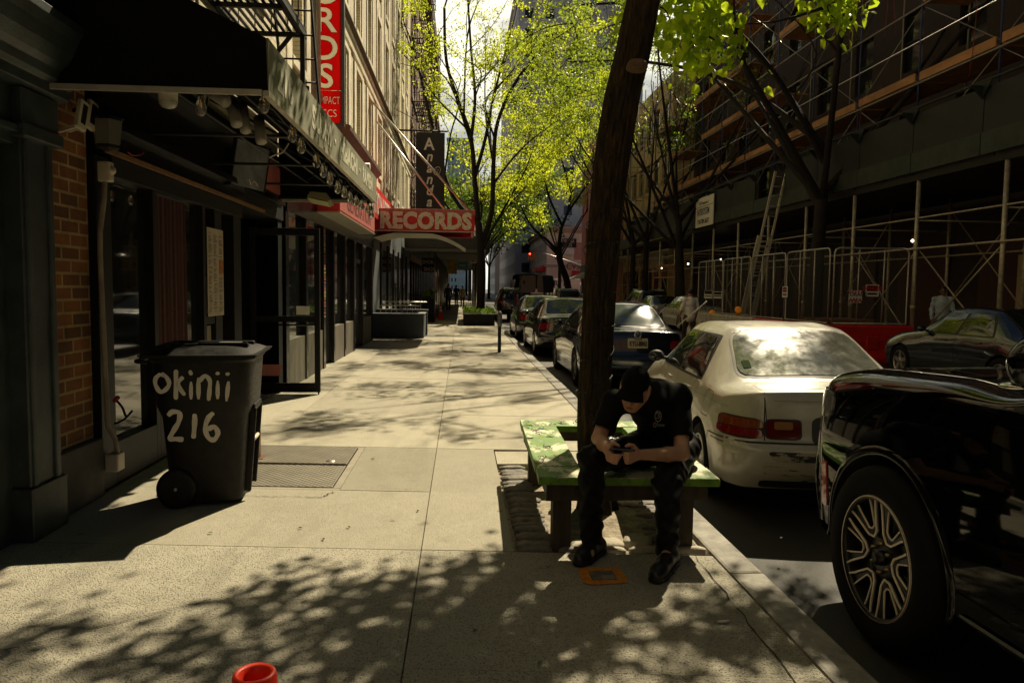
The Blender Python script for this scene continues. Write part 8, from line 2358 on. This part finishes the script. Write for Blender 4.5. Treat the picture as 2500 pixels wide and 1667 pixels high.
# neck and head
B.cone((1.065, 4.185, .945), hl(0, -.045, -.045), .062, .056, .03)
rot_ell(B, (0, -.012, .030), (.073, .092, .098), .02); rot_ell(B, (0, .020, -.035), (.062, .068, .068), .03); rot_ell(B, (0, .052, -.088), (.030, .028, .022), .022)
for sg in (-1, 1):
    B.cone(hl(sg * .058, -.01, -.040), hl(sg * .018, .052, -.088), .022, .017, .02)       # jaw
    rot_ell(B, (sg * .040, .050, -.012), (.022, .02, .018), .02)                             # cheek
    rot_ell(B, (sg * .032, .082, .014), (.017, .014, .011), .008, True)                     # eye socket
    rot_ell(B, (sg * .031, .066, .013), (.0135, .0135, .0125), .003)                        # eyeball under the lid
    B.cone(hl(sg * .012, .079, .032), hl(sg * .048, .068, .030), .007, .006, .008)         # brow
    rot_ell(B, (sg * .079, -.012, .0), (.010, .021, .033), .006); rot_ell(B, (sg * .088, -.008, .002), (.006, .012, .020), .004, True)  # ear
    B.cone(hl(sg * .078, -.02, .028), hl(sg * .079, -.03, -.01), .008, .006, .004)
B.cone(hl(0, .078, .022), hl(0, .103, -.026), .0075, .0115, .008); 
for sg in (-1, 1): B.cone(hl(sg * .012, .085, -.030), hl(sg * .013, .090, -.030), .0078, .0078, .006)
B.cone(hl(-.021, .074, -.058), hl(.021, .074, -.058), .0065, .0065, .006); B.cone(hl(-.018, .073, -.068), hl(.018, .073, -.068), .0075, .0075, .005)
B.cone(hl(-.024, .085, -.0628), hl(.024, .085, -.0628), .0028, .0028, .002, True)
# hands: right hand (left in the view)
B.ell((.792, 3.880, .667), (.026, .040, .034), k=.018)
for i in range(4):
    z = .683 - .0165 * i; r = (.0088, .0090, .0086, .0076)[i]
    B.chain([(.782, 3.870, z), (.783, 3.846, z - .010), (.803 + .002 * i, 3.822, .656 - .0145 * i), (.832 - .003 * i, 3.819, .653 - .0140 * i), (.852 - .008 * i, 3.828, .655 - .0135 * i)], [r * 1.2, r * 1.1, r, r * .95, r * .82], .0035)
B.chain([(.800, 3.895, .688), (.808, 3.880, .704), (.824, 3.864, .706), (.842, 3.856, .696)], [.0145, .0120, .0105, .0088], .005)
# left hand (right in the view)
B.ell((.930, 3.872, .645), (.040, .027, .038), M=Matrix.Rotation(R(25), 3, 'Z'), k=.018)
for i in range(4):
    z = .668 - .0178 * i; r = (.0092, .0094, .0090, .0080)[i]
    B.chain([(.925, 3.862, z), (.906, 3.840, z - .002), (.886, 3.824, z - .004), (.869 + .003 * i, 3.829, z - .003), (.862 + .004 * i, 3.846, z - .001)], [r * 1.2, r * 1.12, r, r * .95, r * .82], .0035)
B.chain([(.938, 3.872, .674), (.918, 3.860, .695), (.899, 3.852, .702), (.880, 3.850, .696)], [.0150, .0125, .0108, .0088], .005)
B.mesh('body', M_skin, mn, 1)

lp = SDF((.84, 3.85, .82), (1.08, 4.12, .98), .0022)
for zz, r in ((-.0585, .0046), (-.0675, .0058)): lp.chain([hl(-.019, .0765, zz + .001), hl(-.008, .0825, zz), hl(.008, .0825, zz), hl(.019, .0765, zz + .001)], [r * .6, r, r, r * .6], .003)
lp.mesh('lips', mat('lip_skin', (.36, .13, .10), .45), mn, 1)
eb = SDF((.82, 3.82, .86), (1.10, 4.12, 1.06), .0028)
for sg in (-1, 1): eb.chain([hl(sg * .014, .0865, .034), hl(sg * .032, .0835, .039), hl(sg * .050, .0705, .034)], [.003, .0042, .0026], .003)
eb.mesh('eyebrows', M_hair, mn, 1)
# tee
T_ = SDF((.70, 3.96, .46), (1.56, 4.70, 1.10), .0062)
T_.chain([(1.27, 4.47, .56), (1.25, 4.44, .70), (1.15, 4.31, .85), (1.07, 4.225, .925)], [.152, .150, .148, .095], .05)
T_.cone(shR, shL, .072, .074, .06).cone((1.09, 4.30, .88), (1.22, 4.36, .86), .10, .10, .05)
mR = tuple(shR[i] * .34 + elR[i] * .66 for i in range(3)); mL = tuple(shL[i] * .32 + elL[i] * .68 for i in range(3))
T_.cone(shR, mR, .072, .066, .03).cone(shL, mL, .074, .068, .03)
T_.cone((1.09, 4.22, .925), hl(0, -.055, -.085), .088, .068, .03).cone((1.08, 4.16, .88), (1.18, 4.30, .80), .095, .11, .05)
def tee_folds(P):
    x, y, z = P.T
    a = np.sin(38 * (z * .8 + x * .55) + 3 * np.sin(9 * x)) * .0035 + np.sin(70 * (x * .6 - z * .5) + 5 * np.sin(11 * z)) * .0018
    low = np.clip((.80 - z) / .25, 0, 1)
    return a * .6 + low * .006 * np.sin(52 * z + 6 * x + 3 * np.sin(14 * x))
T_.disp(tee_folds)
for (a, b, r, w_) in ((shR, elR, .0535, mR), (shL, elL, .0545, mL)):
    d = Vector(b) - Vector(a); d.normalize(); e = Vector(w_) + d * .035
    # flat sleeve hem: cut everything of the sleeve past the hem, then hollow it
    T_.cone(tuple(e + d * .055), tuple(e + d * .10), .078, .078, .004, True)
    T_.cone(tuple(e - d * .03), tuple(e + d * .06), r, r, .003, True)
nk = Vector(hl(0, -.050, -.062)); nd = (nk - Vector((1.065, 4.185, .945))).normalized()
T_.cone(tuple(nk - nd * .004), tuple(nk + nd * .06), .058, .075, .004, True)
tee = T_.mesh('tee_shirt', M_tee, mn, 1)

L_ = SDF((.58, 3.80, .03), (1.62, 4.74, .78), .0066)
L_.cone(hipR, hipL, .118, .120, .05).cone((1.26, 4.49, .60), (1.26, 4.48, .64), .145, .142, .04)
for h, k, a, kk in ((hipR, knR, anR, 1), (hipL, knL, anL, 1)):
    L_.cone(h, k, .112, .078, .04).cone(k, (a[0], a[1], .16), .074, .064, .03).cone((a[0], a[1], .16), (a[0], a[1] - .006, .072), .064, .058, .02)
def leg_folds(P):
    x, y, z = P.T
    shin = np.clip((.46 - z) / .2, 0, 1)
    return .005 * np.sin(46 * z + 9 * x + 4 * np.sin(20 * x + 8 * z)) * (1 - .3 * shin) + .004 * np.sin(62 * (y * .7 + z * .7) + 3 * np.sin(30 * x)) + shin * .003 * np.sin(90 * z + 20 * y)
L_.disp(leg_folds)
L_.mesh('trousers', M_trou, mn, 1)

for (a, hx, hy_, tx, ty) in ((anR, .805, 4.165, .665, 3.985), (anL, 1.175, 3.965, 1.03, 3.735)):
    s = SDF((min(hx, tx) - .1, ty - .08, -.02), (max(hx, tx) + .1, hy_ + .08, .17), .0045)
    d = Vector((tx - hx, ty - hy_, 0)).normalized()
    s.cone((a[0], a[1] - .005, .12), (hx, hy_, .055), .052, .043, .03).chain([(hx, hy_, .048), (hx + d.x * .12, hy_ + d.y * .12, .058), (tx - d.x * .05, ty - d.y * .05, .040), (tx, ty, .032)], [.042, .045, .046, .036], .02)
    s.cut((0, 0, .018), (0, 0, -1)); sh_o = s.mesh('shoe', M_shoe, mn, 1)
    s = SDF((min(hx, tx) - .1, ty - .08, -.02), (max(hx, tx) + .1, hy_ + .08, .08), .0045)
    s.chain([(hx, hy_, .02), (hx + d.x * .12, hy_ + d.y * .12, .02), (tx - d.x * .05, ty - d.y * .05, .02), (tx, ty, .02)], [.047, .046, .051, .041], .02)
    s.cut((0, 0, .0305), (0, 0, 1)).cut((0, 0, .002), (0, 0, -1)); so = s.mesh('sole', M_rubber, sh_o, 0)

C_ = SDF((.72, 3.76, .82), (1.12, 4.24, 1.18), .0042)
rot_ell(C_, (0, -.012, .038), (.080, .100, .098), .01)
# everything below the cap's rim goes
rim = Vector(hl(0, 0, .046)); n_dn = (-(u_) + f_ * -.16).normalized(); C_.cut(rim, n_dn)
for q in range(-9, 10):      # curved brim
    a_ = q / 9; rr = .152 - .040 * a_ * a_
    C_.cone(hl(a_ * .055, .060, .052 - .006 * a_ * a_), hl(a_ * .074, rr, .042 - .020 * a_ * a_), .0065, .0055, .004)
C_.ell(hl(0, -.012, .143), (.008, .008, .005), HM, k=.003)
C_.mesh('cap', M_cap, mn, 1)
Hh = SDF((.80, 3.95, .84), (1.12, 4.22, 1.1), .0045)
rot_ell(Hh, (0, -.020, .020), (.0765, .092, .085), .01); Hh.cut(hl(0, 0, .055), u_).cut(hl(0, .012, 0), f_).cut(hl(0, -.02, -.035), (-(u_) + f_ * .5).normalized())
Hh.mesh('hair', M_hair, mn, 1)
# badge and lettering on the chest
dg_ = bpy.context.evaluated_depsgraph_get(); bt = BVHTree.FromObject(tee, dg_); ti = wmat(tee).inverted()
def on_tee(px, py):
    o = ti @ Vector((0, 0, EYE)); d = (ti.to_3x3() @ _ray(px, py)).normalized(); h = bt.ray_cast(o, d)
    if h[0] is None: return None
    return wmat(tee) @ (h[0] + h[1] * .0012)
M_logo = mat('print_white', (.55, .52, .46), .7); M_logr = mat('print_red', (.42, .02, .02), .7)
def on_line(pts, r, m, nm):
    P_ = [on_tee(*p) for p in pts]
    P_ = [p for p in P_ if p is not None]
    if len(P_) > 1: MB().tube(P_, r, 4).build(nm, m, tee)
on_line([(1606.5 + 7.6 * math.cos(q), 1015.5 + 12.8 * math.sin(q)) for q in [2 * PI * k / 26 for k in range(27)]], .0022, M_logo, 'chest_badge')
on_line([(1602, 1010), (1605, 1006), (1610, 1009), (1606, 1014), (1611, 1016), (1608, 1021), (1602, 1019)], .0028, M_logo, 'chest_badge')
on_line([(1598 + 3.4 * math.cos(q), 1036.5 + 6.2 * math.sin(q)) for q in [2 * PI * k / 16 for k in range(17)]], .0018, M_logo, 'chest_lettering'); on_line([(1598, 1032), (1597, 1037), (1598, 1041)], .0034, M_logr, 'chest_mark')
for pts in ([(1604.5, 1030), (1603.5, 1041)], [(1608, 1034), (1604.5, 1037), (1608, 1041)], [(1610.3, 1035), (1610, 1041)], [(1612.5, 1041), (1613, 1035.5), (1616, 1036), (1616, 1041)], [(1618.6, 1035), (1618.4, 1041)], [(1621.2, 1035), (1621, 1041)]):
    on_line(pts, .0014, M_logo, 'chest_lettering')
# phone: held by the man, so a thing of its own
pn = thing('smartphone', 'dark smartphone held in both hands of the seated man', 'phone', (.856, 3.848, .680))
PM = Matrix.Translation((.856, 3.848, .678)) @ Matrix.Rotation(R(4), 4, 'Y') @ Matrix.Rotation(R(-14), 4, 'X')
MB().box(-.070, .066, -.036, .036, -.0045, .0035, 0, PM).build('case', mat('phone_case', (.01, .01, .012), .3, coat=.5), pn, bevel=.0025)
MB().box(-.065, .061, -.032, .032, .0036, .0042, 0, PM).build('screen', mat('phone_screen', (.02, .02, .022), .08, emit=(.6, .65, .7), estr=.02), pn)
bag = s_bag = None
s_ = SDF((.84, 4.40, .42), (1.24, 4.90, .70), .008)
s_.ell((1.02, 4.62, .515), (.13, .11, .062), k=.03).ell((.94, 4.58, .54), (.07, .07, .05), k=.03).cut((0, 0, .452), (0, 0, -1))
s_.disp(lambda P: .010 * np.sin(P[:, 0] * 60 + 4 * np.sin(P[:, 1] * 40)) * np.cos(P[:, 1] * 70 + P[:, 2] * 50))
# it leans on the man's back corner of the front board
tag(s_.mesh('plastic_bag', M_bag), 'crumpled black plastic bag between trunk and seated man', 'bag')

def figure(label, loc, rz, skin, top, legs, hairm, stride=.28, h=1.74, res=.016, arms=((.05, -.12), (-.05, .12)), shoe=None, sleeves=.6, bagm=None, hair_r=.10, headturn=0):
    """a walking figure, facing +y locally; feet at z=0"""
    t = thing('person', label, 'person', loc, rz)
    k = h / 1.74; W = wmat(t)
    def p(x, y, z): return tuple(W @ Vector((x * k, y * k, z * k)))
    lo = (loc[0] - .5, loc[1] - .6, loc[2] - .03); hi = (loc[0] + .5, loc[1] + .6, loc[2] + h + .05)
    hip = [p(-.09, 0, .92), p(.09, 0, .92)]; kn = [p(-.09, stride * .45 + .05, .50), p(.09, -stride * .30, .49)]; an = [p(-.09, stride, .09), p(.09, -stride, .13)]
    sh = [p(-.18, 0, 1.42), p(.18, 0, 1.42)]; el = [p(-.235, arms[0][0], 1.14), p(.235, arms[1][0], 1.14)]; wr = [p(-.245, arms[0][0] + arms[0][1] * -.6 + .08, .90), p(.245, arms[1][0] + arms[1][1] * .2 + .1, .91)]
    b = SDF(lo, hi, res * .8)
    for i in (0, 1):
        b.cone(hip[i], kn[i], .08 * k, .055 * k, .03).cone(kn[i], an[i], .05 * k, .035 * k, .02); q = an[i]; fw = p(0, .13, 0); b.cone(q, (q[0] + fw[0] - loc[0], q[1] + fw[1] - loc[1], loc[2] + .04), .035, .03, .02)
        b.cone(sh[i], el[i], .048 * k, .038 * k, .03).cone(el[i], wr[i], .036 * k, .026 * k, .02)
        e = Vector(wr[i]); d = (e - Vector(el[i])).normalized(); b.cone(tuple(e), tuple(e + d * .07), .030, .026, .01)
        for j in range(4): o = (W.to_3x3() @ Vector((0, -.024 + .016 * j, 0))); b.cone(tuple(e + d * .07 + o), tuple(e + d * (.135 - .008 * abs(j - 1.5)) + o), .009, .008, .006)
        o = (W.to_3x3() @ Vector((0, .035, 0))); b.cone(tuple(e + d * .03 + o * .6), tuple(e + d * .085 + o * 1.2), .011, .009, .006)
    b.chain([p(0, 0, .95), p(0, 0, 1.15), p(0, .01, 1.32), p(0, 0, 1.43)], [.13 * k, .125 * k, .14 * k, .09 * k], .05).cone(sh[0], sh[1], .055 * k, .055 * k, .04)
    b.cone(p(0, -.005, 1.43), p(0, .015, 1.55), .055 * k, .052 * k, .02).ell(p(0, .015, 1.635), (.074 * k, .088 * k, .108 * k), W.to_3x3(), k=.02).cone(p(0, .05, 1.56), p(0, .075, 1.555), .03 * k, .022 * k, .02).cone(p(0, .10, 1.64), p(0, .115, 1.615), .010, .013, .01)
    for sg in (-1, 1): b.ell(p(sg * .078, .01, 1.625), (.012, .02, .03), W.to_3x3(), k=.01)
    b.mesh('body', skin, t, 1)
    s = SDF(lo, hi, res); s.chain([p(0, 0, .90), p(0, 0, 1.12), p(0, .01, 1.32), p(0, 0, 1.43)], [.165 * k, .150 * k, .162 * k, .10 * k], .05).cone(sh[0], sh[1], .068 * k, .068 * k, .04)
    for i in (0, 1):
        e = tuple(sh[i][j] + (el[i][j] - sh[i][j]) * min(1, sleeves * 1.6) for j in range(3)); s.cone(sh[i], e, .066 * k, .060 * k, .03)
        if sleeves > .7: s.cone(el[i], wr[i], .055 * k, .042 * k, .02)
    s.disp(lambda P: .006 * np.sin(P[:, 2] * 40 + P[:, 0] * 30)); s.mesh('shirt', top, t, 1)
    s = SDF(lo, hi, res); s.cone(hip[0], hip[1], .105 * k, .105 * k, .04).cone(p(0, 0, .92), p(0, 0, .98), .14 * k, .14 * k, .03)
    for i in (0, 1): s.cone(hip[i], kn[i], .098 * k, .072 * k, .03).cone(kn[i], an[i], .070 * k, .055 * k, .02)
    s.disp(lambda P: .006 * np.sin(P[:, 2] * 38 + P[:, 1] * 20)); s.mesh('trousers', legs, t, 1)
    for i in (0, 1):
        q = an[i]; fw = W.to_3x3() @ Vector((0, .15, 0)); z0 = loc[2]; s = SDF((q[0] - .25, q[1] - .25, z0 - .03), (q[0] + .25, q[1] + .25, z0 + .2), .012)
        s.cone((q[0], q[1], z0 + .045), (q[0] + fw.x, q[1] + fw.y, z0 + .035), .045, .040, .02).cone((q[0], q[1], z0 + .045), (q[0], q[1], q[2]), .045, .045, .02).cut((0, 0, z0 + .002), (0, 0, -1)); s.mesh('shoe', shoe or M_shoe, t, 1)
    s = SDF(lo, hi, res * .7); s.ell(p(0, -.006, 1.665), (.084 * k, .098 * k, hair_r * k), W.to_3x3(), k=.02).cut(p(0, .075, 1.66), W.to_3x3() @ Vector((0, 1, -.55))).cut(p(0, 0, 1.60), (0, 0, -1)); s.mesh('hair', hairm, t, 1)
    return t
c = at_y(1686, 708, 21.5)
figure('man in white tee and olive trousers walking away along the road', (c.x, 21.5, -.14), R(12), M_skin, mat('white_cotton', (.88, .86, .80), .8), mat('olive_cotton', (.06, .045, .025), .85), M_hair, .22, 1.72, .014, hair_r=.085)
c = at_y(2303, 706, 18.6)
figure('man in light blue shirt and dark cap walking on the far pavement', (c.x, 18.6, -.02), R(155), M_skin2, mat('light_blue_cotton', (.42, .50, .60), .8), mat('pale_trousers', (.4, .38, .35), .8), M_hair, .2, 1.74, .014, sleeves=1.0)
figure('person in navy hooded top walking away under the left shed', (-.88, 51, 0), 0, M_skin, mat('navy_cotton', (.03, .045, .09), .85), M_tee, M_hair, .22, 1.78, .02, sleeves=1.0)
figure('person in tan top farther away under the left shed', (.10, 62, 0), R(6), M_skin, mat('tan_cotton', (.35, .26, .13), .85), mat('dark_denim', (.03, .035, .05), .85), M_hair, .2, 1.7, .024, sleeves=1.0)
figure('person in dark coat beside the tan topped one under the left shed', (-.42, 64, 0), R(-5), M_skin, mat('dark_coat', (.02, .02, .022), .85), mat('grey_denim', (.12, .13, .15), .85), M_hair, .2, 1.76, .024, sleeves=1.0)
